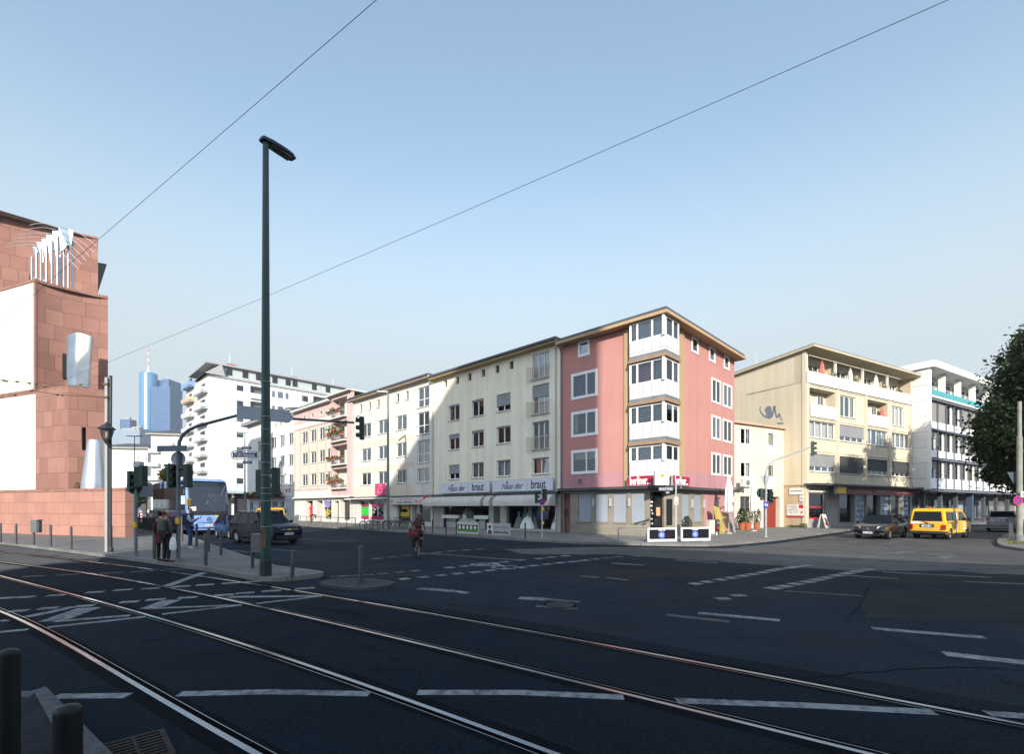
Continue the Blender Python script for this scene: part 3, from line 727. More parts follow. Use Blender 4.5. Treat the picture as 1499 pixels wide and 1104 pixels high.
fr.wall(tS, RW, ZP-.1, 3.3, [swin], stucco('stucco_rose', (.48,.25,.25), .15), 'painted_wall')
fr.window(*swin[:4], n=1, sill=True, curt='n', fmat=M_GREY)
for F_, hs in ((fl, gh), (fr, rhg)):
    for h in hs:
        mb = MB(); mb.box(h[0]+.002, h[1]-.002, .07, .12, h[2]+.002, h[3]-.002); w = F_.b(mb, 'roller_shutter', M_SHUT)
        mb = MB(); mb.box(h[0]-.05, h[1]+.05, -.05, .06, h[2]-.1, h[2]+.002); mb.build('sill', M_STONE, w)
for px in (867.5, 892, 919.5):                # small wall lamps between the shutters
    x = fl.t(px)+.12; mb = MB(); mb.box(x-.07,x+.07,-.14,-.004,2.05,2.6); fl.b(mb, 'wall_lamp', M_LGREY)
for px in (1012.5, 1030):
    x = fr.t(px); mb = MB(); mb.box(x-.06,x+.06,-.12,-.004,1.95,2.55); fr.b(mb, 'wall_lamp', M_LGREY)
x = fl.t(849); mb = MB(); mb.box(x-.08,x+.08,-.2,-.003,3.95,4.05); mb.cyl((x,-.16,3.75),(x,-.16,3.98),.09); fl.b(mb, 'alarm_lamp', M_GREY)
# chamfered entrance
A_ = fl.o + fl.d*tA; B_ = fr.o + fr.d*tB; vC = B_-A_
fc = Fac(pk, A_.x, A_.y, math.atan2(vC.y, vC.x)); CW = vC.length
dd = [fc.t(p) for p in (957.5, 959.5, 972, 975.3, 984.5)]
dh = (.0+.02, dd[2], ZP, 3.0, .25); bh_ = (dd[3], dd[4], .8, 2.55, .05)
fc.wall(0, CW, ZP-.1, 3.3, [dh, bh_], M_STONE, 'stone_wall')
mb = MB(); mb.box(.02, dd[0], .1, .24, ZP, 3.0); o = fc.b(mb, 'black_side_panel', M_BLACK)
mb = MB()
for z in (.9,1.2,1.55,1.75,2.05,2.3,2.6): mb.box(.1+.12*random.random(), .25+.1*random.random(), .09, .099, z, z+.1)
mb.build('stickers', M_OFFW, o)
mb = MB(); mb.box(dd[1], dd[2]-.01, .15, .22, ZP, 2.75); d_ = fc.b(mb, 'door', M_BLACK)
mb = MB(); xm = (dd[1]+dd[2])/2; mb.box(xm-.16,xm+.16,.135,.149,1.45,2.0); mb.build('notice', mk('notice_orange', (.75,.35,.2), .6), d_)
mb = MB(); mb.ball((dd[1]+.12,.12,1.15), .045); mb.build('handle', M_STEEL, d_)
mb = MB(); mb.box(dd[3]+.002, dd[4]-.002, .02, .048, .802, 2.548); fc.b(mb, 'menu_board', M_BLACK)
mb = MB(); mb.prism_y([(-1,ZP),(1.2,ZP),(1.2,3.2),(-1,3.2)], 2.2, 2.25); mb.build('room_interior', M_ROOM, pk)
# dark ledge (canopy) over the ground floor
kL = .48
mb = MB(); mb.prism([rel(a), rel(a+NL*kL), rel(C0+NL*kL+NR*kL), rel(endR+NR*kL), rel(endR)], 3.2, 3.38); mb.build('ledge', M_LEDGE, pk)
mb = MB(); mb.face([(*rel(A_),3.31),(*rel(B_),3.31),(*rel(C0),3.31)]); mb.build('ledge_soffit', M_LEDGE, pk)
pipe(pk, fl.M, .06, -.1, .2, 14.05, M_GREY, .05)
# ---- bar signs over the ledge
def sign_box(name, label, F_, t0, t1, z0, z1, y0, y1, mat, grp=None):
    p = F_.W @ Vector((t0, y0, z0))
    th = thing(name, label, 'sign', p, F_.ang, grp)
    mb = MB(); mb.box(0, t1-t0, 0, y1-y0, 0, z1-z0); mb.build('board', mat, th)
    fr_ = MB(); e = .03; W_, H_ = t1-t0, z1-z0
    fr_.box(-e, W_+e, .02, y1-y0-.02, -e, 0); fr_.box(-e, W_+e, .02, y1-y0-.02, H_, H_+e); fr_.box(-e, 0, .02, y1-y0-.02, 0, H_); fr_.box(W_, W_+e, .02, y1-y0-.02, 0, H_)
    fr_.build('frame', M_LGREY, th)
    return th, W_, H_
M_BERL = mk('sign_crimson', (.33,.012,.04), .35, var=.05)
th, W_, H_ = sign_box('bar_sign', 'long crimson sign reading berliner left of the white corner sign', fl, fl.t(919.5,.5), fl.t(958,.5), 3.4, 4.0, -.62, -.45, M_BERL)
text('lettering', 'berliner...', .74, M_TXTW, th, Matrix.Translation((W_/2, -.004, H_*.48)), sx=W_/3.55, bold=.02)
th, W_, H_ = sign_box('bar_sign', 'crimson sign reading berliner right of the white corner sign, above the street name post', fr, fr.t(983,.5), fr.t(1007,.5), 3.4, 4.0, -.62, -.45, M_BERL)
text('lettering', 'berliner...', .74, M_TXTW, th, Matrix.Translation((W_/2, -.004, H_*.48)), sx=W_/3.55, bold=.02)
pc_ = P3(970.5, 700, 28.6); th = thing('beer_sign', 'square white lit-box sign with a gold emblem on the house corner', 'sign', (pc_.x-.42, 28.75, 3.33), R(2))
mb = MB(); mb.box(0,.86,0,.3,0,.86); mb.build('board', mk('sign_white', (.8,.8,.8), .3, var=.04), th, bevel=.02)
mb = MB(); mb.disc_y((.43,.58), .12, -.012, -.001); mb.prism_y([(.36,.56),(.5,.56),(.53,.66),(.47,.62),(.43,.7),(.39,.62),(.33,.66)], -.02, -.013); mb.build('emblem', mk('gold', (.55,.36,.05), .35, .5, var=.1), th)
text('lettering', 'KÖNIG', .17, M_TXT, th, Matrix.Translation((.43,-.006,.33)), sx=1.15)
mb = MB(); mb.box(.14,.72,-.006,-.001,.2,.225); mb.build('underline', M_RED, th)
# ---------------------------------------------------------------- cream house with the bridal shop
ch, f = row_house('cream_house', 'cream four storey house with the white awnings of a bridal shop', 633.5, 821)
LC = f.L; T = f.t
cw = [(656.8,672.6),(690.6,708),(727,747.3),(779.3,803.8)]
CR = [(4.6,5.95),(7.35,8.78),(10.05,11.5)]
hol = []
for c, (p0, p1) in enumerate(cw):
    if c < 3: hol += [(T(p0),T(p1),*r,.14,c,i) for i, r in enumerate(CR)]
    else: hol += [(T(p0),T(p1),*r,.14,c,i) for i, r in enumerate([(4.6,5.86),(6.5,8.7),(9.26,11.56),(12.0,14.0)])]
att = [(T(p)-.22, T(p)+.22, 13.35, 14.0, .25) for p in (652.3,669.6,687.6,707.6,728,748.8)]
f.wall(0, LC, 3.2, 14.5, [h[:5] for h in hol]+att, M_CREAM)
BL = {(0,0):.6, (2,2):.68, (3,2):.42, (0,1):.28, (1,1):.14, (2,1):.1, (0,2):.1,(1,2):.12,(1,0):.08,(2,0):.08,(3,1):.06,(3,0):.08}
for h in hol:
    c, i = h[5], h[6]
    w = f.window(*h[:4], n=3 if (c == 3 and i) else 2, fw=.075, blind=BL.get((c,i),0), curt=random.choice(['l','n','lr','n','f']))
    if c == 3 and i:                           # french balcony rail, glass or bars
        mb = MB(); x0, x1 = h[0]-.5, h[1]+.12; y = -.2; zt = h[2]+1.0
        mb.box(x0,x1,y-.02,y+.02,zt-.04,zt); mb.box(x0,x1,y-.02,y+.02,h[2]-.02,h[2]+.03)
        n = int((x1-x0)/.11)
        for k in range(n+1): mb.box(x0+(x1-x0)*k/n-.008, x0+(x1-x0)*k/n+.008, y-.008, y+.008, h[2]+.03, zt-.04)
        mb.box(x0,x0+.03,y+.02,0,zt-.04,zt-.01); mb.box(x1-.03,x1,y+.02,0,zt-.04,zt-.01)
        mb.build('balcony_rail', mk('rail_cream', (.5,.46,.36), .5), w)
for h in att:
    mb = MB(); mb.box(h[0], h[1], .2, .24, h[2], h[3]); f.b(mb, 'attic_hatch', M_DARK)
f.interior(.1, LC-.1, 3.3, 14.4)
ins = -NL
def row_shell(root, f, zt, mat, over=.6, eave_t=.2, soff=None, rise=1.8, zroof=None):
    a, b = f.a, f.b_
    shell(root, [tuple(b[:2]), tuple((b-NL*f.depth)[:2]), tuple((a-NL*f.depth)[:2]), tuple(a[:2])], 0, zt, mat, skip=(3,))
    zr = zroof or zt
    roofing(root, [a+NL*over, b+NL*over, b-NL*(f.depth+.3), a-NL*(f.depth+.3)], zr, 0, eave_t, soff or M_OFFW, rise)
    g_ = MB(); p0 = f.M @ Vector((0,-over-.05,zr-.02)); p1 = f.M @ Vector((f.L,-over-.05,zr-.02)); g_.cyl(p0, p1, .08, n=8); g_.build('gutter', M_TILE, root)
row_shell(ch, f, 14.45, M_CREAM, soff=stucco('soffit_cream', (.5,.38,.2), .05), zroof=14.5)
pipe(ch, f.M, LC-.42, -.09, .2, 14.4, M_LGREY); pipe(ch, f.M, .12, -.09, .2, 14.4, M_LGREY)
# bridal shop front
w1 = (T(649), T(715.5), 1.0, 2.95, .35); w2 = (T(741.5), T(812.5), .3, 2.95, .35); dr_ = (T(722.5), T(732), ZP, 2.8, .9)
M_SHOPW = stucco('shop_plaster', (.42,.41,.38), .15)
f.wall(0, LC, ZP-.1, 3.2, [w1, w2, dr_], M_SHOPW, 'shop_wall')
for h, n in ((w1, 2), (w2, 2)): f.window(*h[:4], n=n, rec=.3, fw=.05, sill=False, curt='n', gl=M_SHOPGLASS, fmat=M_DARK, name='shop_window')
mb = MB(); mb.box(dr_[0], dr_[1], .8, .86, ZP, 2.8); f.b(mb, 'shop_door', M_GREY)
f.interior(.2, LC-.2, .2, 3.1, 3.2)
mb = MB(); mb.box(w1[0],w1[1],.4,2.4,.85,.98); mb.box(w2[0],w2[1],.4,2.4,ZP,.28); f.b(mb, 'display_floor', M_ROOM)
mb = MB(); mb.box(0, LC, -.46, -.002, 3.02, 3.2); f.b(mb, 'ledge', M_LEDGE)
M_AWN = mk('awning_cloth', (.50,.48,.44), .85, var=.15, vs=2, bump=.004, bs=30)
for p0, p1 in ((632.5,711),(712,724),(726,812.5)):
    t0, t1 = T(p0, .8) if p0 > 640 else .02, T(p1, .5)
    prof = [(-.47,2.98)] + [(-.47-.75*math.sin(k*R(15)), 2.35+.63*math.cos(k*R(15))) for k in range(1,7)] + [(-1.22,2.12)]
    mb = MB(); n = len(prof)
    for k in range(n-1):
        (y0,z0),(y1,z1) = prof[k], prof[k+1]; mb.face([(t0,y0,z0),(t1,y0,z0),(t1,y1,z1),(t0,y1,z1)])
    for t_, s_ in ((t0,1),(t1,-1)):
        mb.face([(t_,y,z) for y,z in prof]+[(t_,-.47,2.12)])
    f.b(mb, 'awning', M_AWN)
for px0, px1, nm in ((645,717,'left hand bridal shop sign, over the longer dim awning'), (721.5,809.5,'right hand bridal shop sign, nearer the pink corner house')):
    t0, t1 = T(px0,.3), T(px1,.3)
    th, W_, H_ = sign_box('shop_sign', 'white board lettered Haus der braut, '+nm, f, t0, t1, 3.3, 4.22, -.34, -.22, mk('sign_pale', (.58,.6,.66), .4, var=.05))
    text('script_lettering', 'Haus der', H_*.8, M_TXT, th, Matrix.Translation((W_*.34,-.006,H_*.45)), shear=.45, sx=W_/7.6)
    text('lettering', 'braut', H_*1.0, M_TXT, th, Matrix.Translation((W_*.78,-.006,H_*.5)), sx=W_/8.6, sy=1.05, bold=.008)
    mb = MB(); mb.disc_y((W_*.27,H_*.8), .1, -.02, -.001); mb.build('red_dot', M_DKRED, th)
    mb = MB(); mb.box(W_*.6,W_*.603,-.006,-.001,.03,H_-.03); mb.build('joint', M_GREY, th)
def dress(label, p, h, wd, mat, grp='wedding dresses in the shop windows', rz=0.):
    th = thing('wedding_dress', label, 'dress', p, rz, grp)
    prof = [(wd*.5,0),(wd*.47,.12*h),(wd*.38,.3*h),(wd*.27,.45*h),(wd*.16,.58*h),(wd*.11,.64*h),(wd*.13,.72*h),(wd*.16,.8*h),(wd*.13,.84*h)]
    b = MB(); n = 20
    bb = len(b.v)
    for r_, z in prof:
        for k in range(n):
            an = 2*math.pi*k/n; rr = r_*(1+(.09 if k % 2 else -.05)*(1-z/h)); b.v.append((rr*math.cos(an), rr*.8*math.sin(an), z))
    for i in range(len(prof)-1):
        for k in range(n): b.f.append([i*n+k,i*n+(k+1)%n,(i+1)*n+(k+1)%n,(i+1)*n+k]); b.m.append(0)
    b.build('gown', mat, th, smooth=True)
    m2 = MB(); m2.lathe([(wd*.1,.84*h),(wd*.05,.87*h),(wd*.045,.92*h),(wd*.0,.93*h)], 10); m2.build('dummy_neck', M_DARK, th)
    return th
M_GOWN = mk('white_satin', (.8,.85,.82), .5, var=.1, vs=5)
for px, dep, z0, h, wd, lab in ((675,.85,1.0,1.55,1.5,'short full white gown behind the left bridal shop window'),(713,.8,1.0,1.6,1.1,'white gown at the right edge of the left bridal shop window'),
        (768,.75,.3,2.2,1.9,'widest white bridal gown, middle of the right shop window'),(809,.7,.3,2.2,1.2,'slim white gown at the far right end of the right shop window')):
    p = f.W @ Vector((T(px), dep, z0)); dress(lab, p, h, wd, M_GOWN, rz=ANGL)
p = f.W @ Vector((T(757), 1.0, .3)); dress('grey evening gown left of the widest white bridal gown', p, 2.35, 1.1, mk('grey_satin', (.4,.45,.5), .5), rz=ANGL)
p = f.W @ Vector((T(750), .8, .3)); dress('narrow pale gown at the left of the right shop window', p, 1.6, .9, M_GOWN, rz=ANGL)
# planters before the shop
for p0, p1, lab in ((648,671.5,'left pale window trough on the sill of the bridal shop'),(695,715,'right pale window trough on the sill of the bridal shop')):
    p = f.W @ Vector((T(p0,.2), -.3, .98)); th = thing('flower_trough', lab, 'planter', p, ANGL, 'pale troughs under the shop window')
    W_ = T(p1,.2)-T(p0,.2); mb = MB(); mb.prism_y([(0,.0),(W_,0),(W_+.06,.32),(-.06,.32)], 0, .3); mb.build('trough', mk('trough_pale', (.6,.68,.62), .6), th, bevel=.02)
    mb = MB(); mb.box(.2,.34,.03,.27,-.86,-.002); mb.box(W_-.34,W_-.2,.03,.27,-.86,-.002); mb.build('leg', M_NAVY, th)
# ---------------------------------------------------------------- white-cream house
wc, f = row_house('white_house', 'white and pale cream four storey house behind the parked bicycles', 515, 633.3)
T = f.t; LC = f.L
hol = []
for c, (p0, p1) in enumerate(((528.7,543),(553,567),(579.8,595.3),(611,628.5))):
    if c < 3: hol += [(T(p0),T(p1),*r,.14,c,i) for i, r in enumerate([(4.55,5.97),(7.33,8.79),(10.14,11.66)])]
    else: hol += [(T(p0),T(p1),*r,.14,c,i) for i, r in enumerate([(4.5,5.9),(6.45,8.7),(9.3,11.5),(12.0,14.0)])]
att = [(T(p)-.27, T(p)+.27, 13.15, 14.05, .18) for p in (528.4,541,553.7,582,596)]
f.wall(0, LC, 3.2, 14.8, [h[:5] for h in hol]+att, M_WCREAM)
for h in hol:
    f.window(*h[:4], n=2, fw=.08, curt=random.choice(['l','f','lr','n','r']), tr=.4 if (h[5] == 3 and h[6]) else None)
for h in att: f.window(*h[:4], n=1, rec=.1, fw=.06, sill=True, curt='n')
mb = MB()
for z0, z1 in ((6.05,6.65),(8.9,9.5),(3.35,4.3)):
    for i in range(3):
        xa = [0.4, T(547), T(572)][i]; xb = [T(546), T(571), T(606)][i]; mb.box(xa, xb, -.006, -.002, z0, z1)
f.b(mb, 'painted_bands', stucco('band_beige', (.62,.56,.47), .08))
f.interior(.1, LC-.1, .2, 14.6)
row_shell(wc, f, 14.75, M_WCREAM, soff=stucco('soffit_beige', (.5,.42,.3), .05), zroof=14.8)
pipe(wc, f.M, .12, -.09, .2, 14.7, M_LGREY)
g1 = (T(526.5), T(540), .5, 2.85, .2); g1b = (T(541.5), T(561.5), .5, 2.85, .2)
g2 = (T(581), T(601), .55, 2.75, .3); g3 = (T(602.5), T(611), ZP, 2.75, .5); g4 = (T(612.5), T(630.5), .55, 2.75, .3)
f.wall(0, LC, ZP-.1, 3.2, [g1,g1b,g2,g3,g4], stucco('shop_white', (.6,.6,.57), .15), 'shop_wall')
for h in (g1,g1b): f.window(*h[:4], n=1 if h is g1 else 2, rec=.15, fw=.1, sill=False, curt='n', gl=M_SHOPGLASS, name='shop_window')
for h in (g2,g4): f.window(*h[:4], n=1, rec=.26, fw=.06, sill=False, curt='f' if h is g4 else 'n', gl=M_SHOPGLASS, name='shop_window', fmat=M_GREY)
mb = MB(); mb.box(g3[0],g3[1],.4,.46,ZP,2.75); f.b(mb, 'shop_door', M_GREY)
mb = MB(); mb.box(g1[0]+.1,g1[1]-.1,.12,.145,1.05,2.05); f.b(mb, 'window_poster', mk('poster_green', (.05,.55,.06), .6, var=.2, vs=9))
for k in range(3):
    mb = MB(); mb.box(g1[0]+.3,g1[1]-.3,.112,.119,1.2+k*.28,1.26+k*.28); f.b(mb, 'poster_line', mk('poster_green_dark', (.03,.3,.05), .6))
mb = MB(); M_MAG = mk('magenta', (.42,.02,.14), .5, var=.2, vs=6)
for h in (g1,g1b):
    mb.box(h[0]+.1,h[1]-.1,.125,.147,.62,1.0); mb.box(h[0]+.1,h[1]-.1,.125,.147,2.1,2.3)
f.b(mb, 'window_film', M_MAG)
mb = MB()
for k in range(26): 
    x = random.uniform(g1b[0]+.1, g1b[1]-.3); z = random.uniform(1.05,2.0); mb.box(x,x+random.uniform(.08,.3),.13,.148,z,z+.1)
f.b(mb, 'window_sticker', M_OFFW)
mb = MB(); yb = [(g2[0]+.3,1.05),(g2[1]-.7,1.05),(g2[1]-.5,1.3),(g2[1]-.55,2.3),(g2[0]+.35,2.35),(g2[0]+.3,2.1),(g2[1]-.9,2.05),(g2[1]-.95,1.5),(g2[0]+.4,1.5)]
mb.prism_y(yb, .24, .255); f.b(mb, 'window_graphic', mk('graphic_yellow', (.45,.36,.03), .6))
mb = MB(); mb.box(0, LC, -.42, -.002, 3.02, 3.2); f.b(mb, 'ledge', M_LEDGE)
mb = MB(); mb.box(.1, T(577), -1.0, -.43, 2.92, 3.04); f.b(mb, 'canopy', M_OFFW)
th, W_, H_ = sign_box('shop_sign', 'square magenta sign hanging above the left shop of the white house', f, T(549.5,.4), T(564.5,.4), 3.35, 4.6, -.45, -.36, mk('magenta_pink', (.5,.04,.14), .45))
mb = MB(); mb.lathe([(.34,0),(.4,.05),(.3,.1)], 18); 
mb2 = MB(); mb2.tube([(W_/2+.42*math.cos(k*.35), -.02, H_*.42+.3*math.sin(k*.35)) for k in range(18)], .03, 6, closed=True); mb2.build('emblem', mk('pink_pale', (.7,.3,.36), .5), th)
mb2 = MB()
for z, wd in ((.82,.38),(.2,.42)):
    for k in range(7): mb2.box(W_/2+(k-3)*wd*.3-.03, W_/2+(k-3)*wd*.3+.04, -.012, -.001, H_*z-.05, H_*z+.06)
mb2.build('lettering', mk('pink_pale', (.7,.3,.36), .5), th)
th, W_, H_ = sign_box('shop_sign', 'long pale sign with small dark lettering, right of the lamp mast', f, T(571.5,.4), T(621,.4), 2.3, 3.0, -.5, -.42, mk('sign_cream', (.55,.55,.52), .5))
mb = MB()
for k in range(20): mb.box(W_*.3+k*.12, W_*.3+k*.12+.08, -.006, -.001, H_*.7, H_*.7+.06+.05*(k%3 == 0))
mb.build('small_lettering', M_TXTR, th)
scrawl('lettering', W_*.5, .22, 19, M_TXT, th, W_*.45, H_*.32)
scrawl('lettering', W_*.17, .3, 5, M_TXTR, th, W_*.86, H_*.45); scrawl('lettering', W_*.1, .28, 4, M_TXTR, th, W_*.07, H_*.45); mb = MB(); mb.box(W_*.78,W_*.95,-.006,-.001,H_*.16,H_*.2); mb.build('underline', M_TXTR, th)
th, W_, H_ = sign_box('shop_sign', 'small red box sign at the left end of the bridal awning', f, T(621.5,.6), T(630,.6), 2.3, 3.05, -.75, -.5, M_RED)
scrawl('lettering', W_*.7, .28, 3, M_TXTW, th, W_*.5, H_*.5)
# ---------------------------------------------------------------- pale pink house with balcony tower
li, f = row_house('pink_house', 'pale pink house with a tower of flower balconies', 430.5, 514.8)
T = f.t; LC = f.L
tb = T(486)
hol = []
for c, p in enumerate((446,458.5,471,482.5)):
    hol += [(T(p-4.2),T(p+4.2),*r,.12) for r in ((4.95,6.6),(7.95,9.55),(10.9,12.5))]
att = [(T(p)-.3,T(p)+.3,14.3,14.65,.2) for p in (437.5,445.5,457.5,470,482.5)]
f.wall(0, tb, 3.4, 15.6, hol+att, stucco('cream_spandrel', (.64,.58,.48), .1))
for h in hol: f.window(*h[:4], n=2, fw=.09, curt=random.choice(['f','lr','f','l']))
for h in att: 
    mb = MB(); mb.box(h[0],h[1],.14,.18,h[2],h[3]); f.b(mb, 'attic_hatch', M_DARK)
mb = MB()
for i, p in enumerate((439.8,452.3,464.8,476.8)):
    mb.box(T(p)-.14, T(p)+.14, -.05, -.003, 4.5, 13.0)
mb.box(.2, tb, -.06, -.004, 4.3, 4.55); mb.box(.2, tb, -.06, -.004, 12.9, 13.15)
mb.box(.0, tb, -.03, -.004, 13.75, 14.25); mb.box(0, tb, -.03, -.004, 14.7, 15.4); mb.box(.2,.5,-.05,-.003,4.5,13)
for p in (441,451.5,464,476): mb.box(T(p)-.7,T(p)+.7,-.03,-.004,14.25,14.7)
f.b(mb, 'pink_frame', M_LILAC)
mb = MB(); mb.box(0,tb,-.025,-.004,3.4,4.3); mb.box(0,tb,-.025,-.004,13.15,13.75); f.b(mb, 'cream_band', M_WCREAM)
# balcony tower
t1 = T(508.5); pr = .35
fb = Fac(li, *(f.o + f.d*0 + NL*pr)[:2], ANGL)
tb2 = fb.t(485.2); t1 = fb.t(508); LC2 = fb.t(514.6)
bal = [(tb2+.12, t1, z, z+2.35, .9) for z in (4.4,7.3,10.2,13.1)]
fb.wall(tb2, LC2, 3.4, 15.9, bal, M_LILAC, 'balcony_tower', rmat=None)
mb = MB(); mb.box(tb2-.002, tb2+.1, .002, pr, 3.4, 15.9); mb.box(LC2-.1, LC2+.002, .002, pr, 3.4, 15.9); fb.b(mb, 'tower_side', M_LILAC)
mb = MB(); mb.box(tb2, LC2, .002, pr, 3.3, 3.4); fb.b(mb, 'tower_soffit', M_OFFW)
mb = MB(); mb.prism_y([(tb2-.4,15.9),(LC2+.15,15.9),(LC2+.15,16.05),(tb2-.4,16.05)], -.5, 3); fb.b(mb, 'tower_roof', M_OFFW)
M_FLW = mk('red_flowers', (.5,.05,.03), .8, var=.3, vs=9); M_LEAF0 = mk('balcony_leaves', (.07,.11,.03), .8, var=.5, vs=5)
for i, (x0,x1,z0,z1,_) in enumerate(bal):
    mb = MB(); mb.box(x0,x1,.88,.92,z0,z1); o = fb.b(mb, 'balcony_back', M_WCREAM)
    mb = MB(); mb.box(x0+.3,x0+1.6,.85,.875,z0,z0+2.0); mb.build('balcony_door', M_GLASS if i else M_CURT, o)
    mb = MB(); mb.box(x0-.1,x1+.1,-.45,-.002,z0-.15,z0); fb.b(mb, 'balcony_slab', M_OFFW)
    mb = MB(); mb.box(x0,x1,-.42,-.39,z0+.85,z0+.9)
    for k in range(15): xx = x0+(x1-x0)*k/14; mb.box(xx-.01,xx+.01,-.415,-.395,z0,z0+.85)
    fb.b(mb, 'balcony_rail', M_LGREY)
    th = thing('flower_box', ['green plants with red flowers in the lowest balcony box of the pink house','red geraniums in the second balcony box of the pink house','tall bushy plants and red flowers in the third balcony box of the pink house','low plants in the top balcony box of the pink house'][i], 'flower box', fb.W @ Vector(((x0+x1)/2,-.6,z0+.45)), ANGL, 'flower boxes of the pink house')
    mb = MB(); hw = (x1-x0)/2; mb.box(-hw,hw,-.1,.15,0,.22); mb.build('trough', M_GREY, th)
    l, r_ = MB(), MB(); hh = [1.1,.5,1.4,.5][i]
    for k in range(260 if hh > .5 else 130):
        for B_, sh in ((l,1.0),) + (((r_,.55),) if (k % 3 == 0 if i != 1 else True) else ()):
            x = random.uniform(-hw,hw); z = .2+random.random()*hh*sh*(.55+.45*math.sin(x*3+i)); y = random.uniform(-.25,.2); s_ = random.uniform(.05,.12); an = random.uniform(0,6.3)
            v = Vector((math.cos(an),math.sin(an),random.uniform(-.6,.6)))*s_; w_ = Vector((-math.sin(an)*.5,math.cos(an)*.5,.7))*s_
            B_.face([Vector((x,y,z))-v-w_, Vector((x,y,z))+v-w_, Vector((x,y,z))+v+w_, Vector((x,y,z))-v+w_])
    l.build('leaves', M_LEAF0, th); r_.build('blossom', M_FLW, th)
f.interior(.1, LC-.1, 3.4, 15.4)
shell(li, [tuple(f.b_[:2]), tuple((f.b_-NL*11)[:2]), tuple((f.a-NL*11)[:2]), tuple(f.a[:2])], 0, 15.5, M_LILAC, skip=(3,))
bt = f.a + f.d*tb
roofing(li, [f.a+NL*.6, bt+NL*.6, bt-NL*11.3, f.a-NL*11.3], 15.75, 0, .22, M_OFFW, 1.8)
gh2 = [(T(447.5),T(457.8),ZP,2.9,.8),(T(463.5),T(472),ZP,2.9,1.0),(T(475),T(485),.5,2.8,.3),(T(489),T(496),ZP,2.8,.6),(T(499),T(512),.4,2.9,.6)]
f.wall(0, LC, ZP-.1, 3.4, gh2, M_WCREAM, 'shop_wall', reveal=.6)
for i, h in enumerate(gh2): f.window(*h[:4], n=1, rec=h[4]-.1, fw=.08, sill=False, curt='n', gl=M_SHOPGLASS, name='shop_window', fmat=M_GREY)
mb = MB(); mb.box(0, LC, -.5, -.002, 3.22, 3.4); f.b(mb, 'ledge', M_OFFW)
mb = MB(); x = gh2[0][0]; mb.box(x+.1,x+.9,.55,.65,.2,2.2); f.b(mb, 'red_rack', M_RED); mb = MB(); mb.lathe([(.5,1.7),(.05,2.3)],8,(x+1.4,.3,0)); f.b(mb, 'red_parasol', M_RED)
mb = MB()
for k in range(40): px_, pz = T(479.5)+random.gauss(0,.55), 2.3+random.gauss(0,.35); mb.box(px_,px_+.25,-.08+random.random()*.03,-.03,pz,pz+.2)
f.b(mb, 'violet_display', mk('violet', (.3,.25,.5), .7, var=.3, vs=8))
mb = MB()
for k in range(22): px_, pz = T(480)+random.gauss(0,.4), 1.2+random.gauss(0,.3); mb.box(px_,px_+.22,-.08+random.random()*.03,-.03,pz,pz+.2)
f.b(mb, 'yellow_display', mk('yellow_display', (.55,.4,.05), .7, var=.3, vs=8))
# ---------------------------------------------------------------- white inn at the end of the row
wi, f = row_house('white_inn', 'white house with an inn below and red flower boxes over its door', 362, 430)
T = f.t; LC = f.L
hol = []
for p in (381,400.5,412.8,428.7-3): hol += [(T(p-3.6),T(p+3.6),*r,.12) for r in ((5.35,6.8),(8.1,9.75),(11.2,12.85))]
f.wall(0, LC, 3.6, 16.0, hol, M_WHITEW)
for h in hol: f.window(*h[:4], n=2, fw=.08, curt=random.choice(['f','lr','n','l']))
for p in (404,411.5,419): 
    x=T(p); mb=MB(); mb.box(x-.25,x+.25,-.02,-.003,14.4,14.9); f.b(mb,'attic_hatch',M_OCHRE)
f.interior(.1, LC-.1, .2, 15.8)
shell(wi, [tuple(f.b_[:2]), tuple((f.b_-NL*11)[:2]), tuple((f.a-NL*11)[:2]), tuple(f.a[:2])], 0, 15.9, M_WHITEW, skip=(3,))
roofing(wi, [f.a+NL*.8-f.d*1.0, f.b_+NL*.8, f.b_-NL*11.3, f.a-NL*11.3-f.d*1.0], 16.15, 0, .25, M_PLASTERGREY, 1.8)
gw = [(T(366),T(374),ZP,2.9,.5),(T(379),T(387),1.0,2.9,.3),(T(399),T(407),1,2.9,.3),(T(411),T(421),1.0,2.9,.3)]
f.wall(0, LC, ZP-.1, 3.6, gw, stucco('inn_grey', (.42,.45,.46), .1), 'shop_wall')
for h in gw: f.window(*h[:4], n=3, tr=.5, rec=.2, fw=.07, sill=False, curt='n', name='shop_window')
th = thing('flower_box', 'long row of dark red flowers above the inn door', 'flower box', f.W @ Vector((T(364),-.7,3.4)), ANGL)
mb = MB(); W_ = T(417)-T(364); mb.box(0,W_,0,.6,0,.2); mb.build('trough', M_DARK, th)
l, r_ = MB(), MB()
for k in range(1500):
    x = random.uniform(0,W_); z = .15+random.random()*1.0*(.6+.4*math.sin(x*1.7)); y = random.uniform(-.35,.4); s_ = random.uniform(.06,.14); an = random.uniform(0,6.3)
    v = Vector((math.cos(an),math.sin(an),random.uniform(-.6,.6)))*s_; w_ = Vector((-math.sin(an)*.5,math.cos(an)*.5,.7))*s_
    (r_ if k % 2 else l).face([Vector((x,y,z))-v-w_, Vector((x,y,z))+v-w_, Vector((x,y,z))+v+w_, Vector((x,y,z))-v+w_])
l.build('leaves', M_LEAF0, th); r_.build('blossom', mk('crimson_flowers', (.16,.01,.02), .8, var=.3, vs=9), th)
th = thing('painted_sign', 'white sign with faded red emblem and curly lettering over the inn', 'sign', f.W @ Vector((T(410),-.05,4.0)), ANGL)
mb = MB(); mb.box(0,4.6,0,.04,-.3,1.0); mb.build('board', M_OFFW, th)
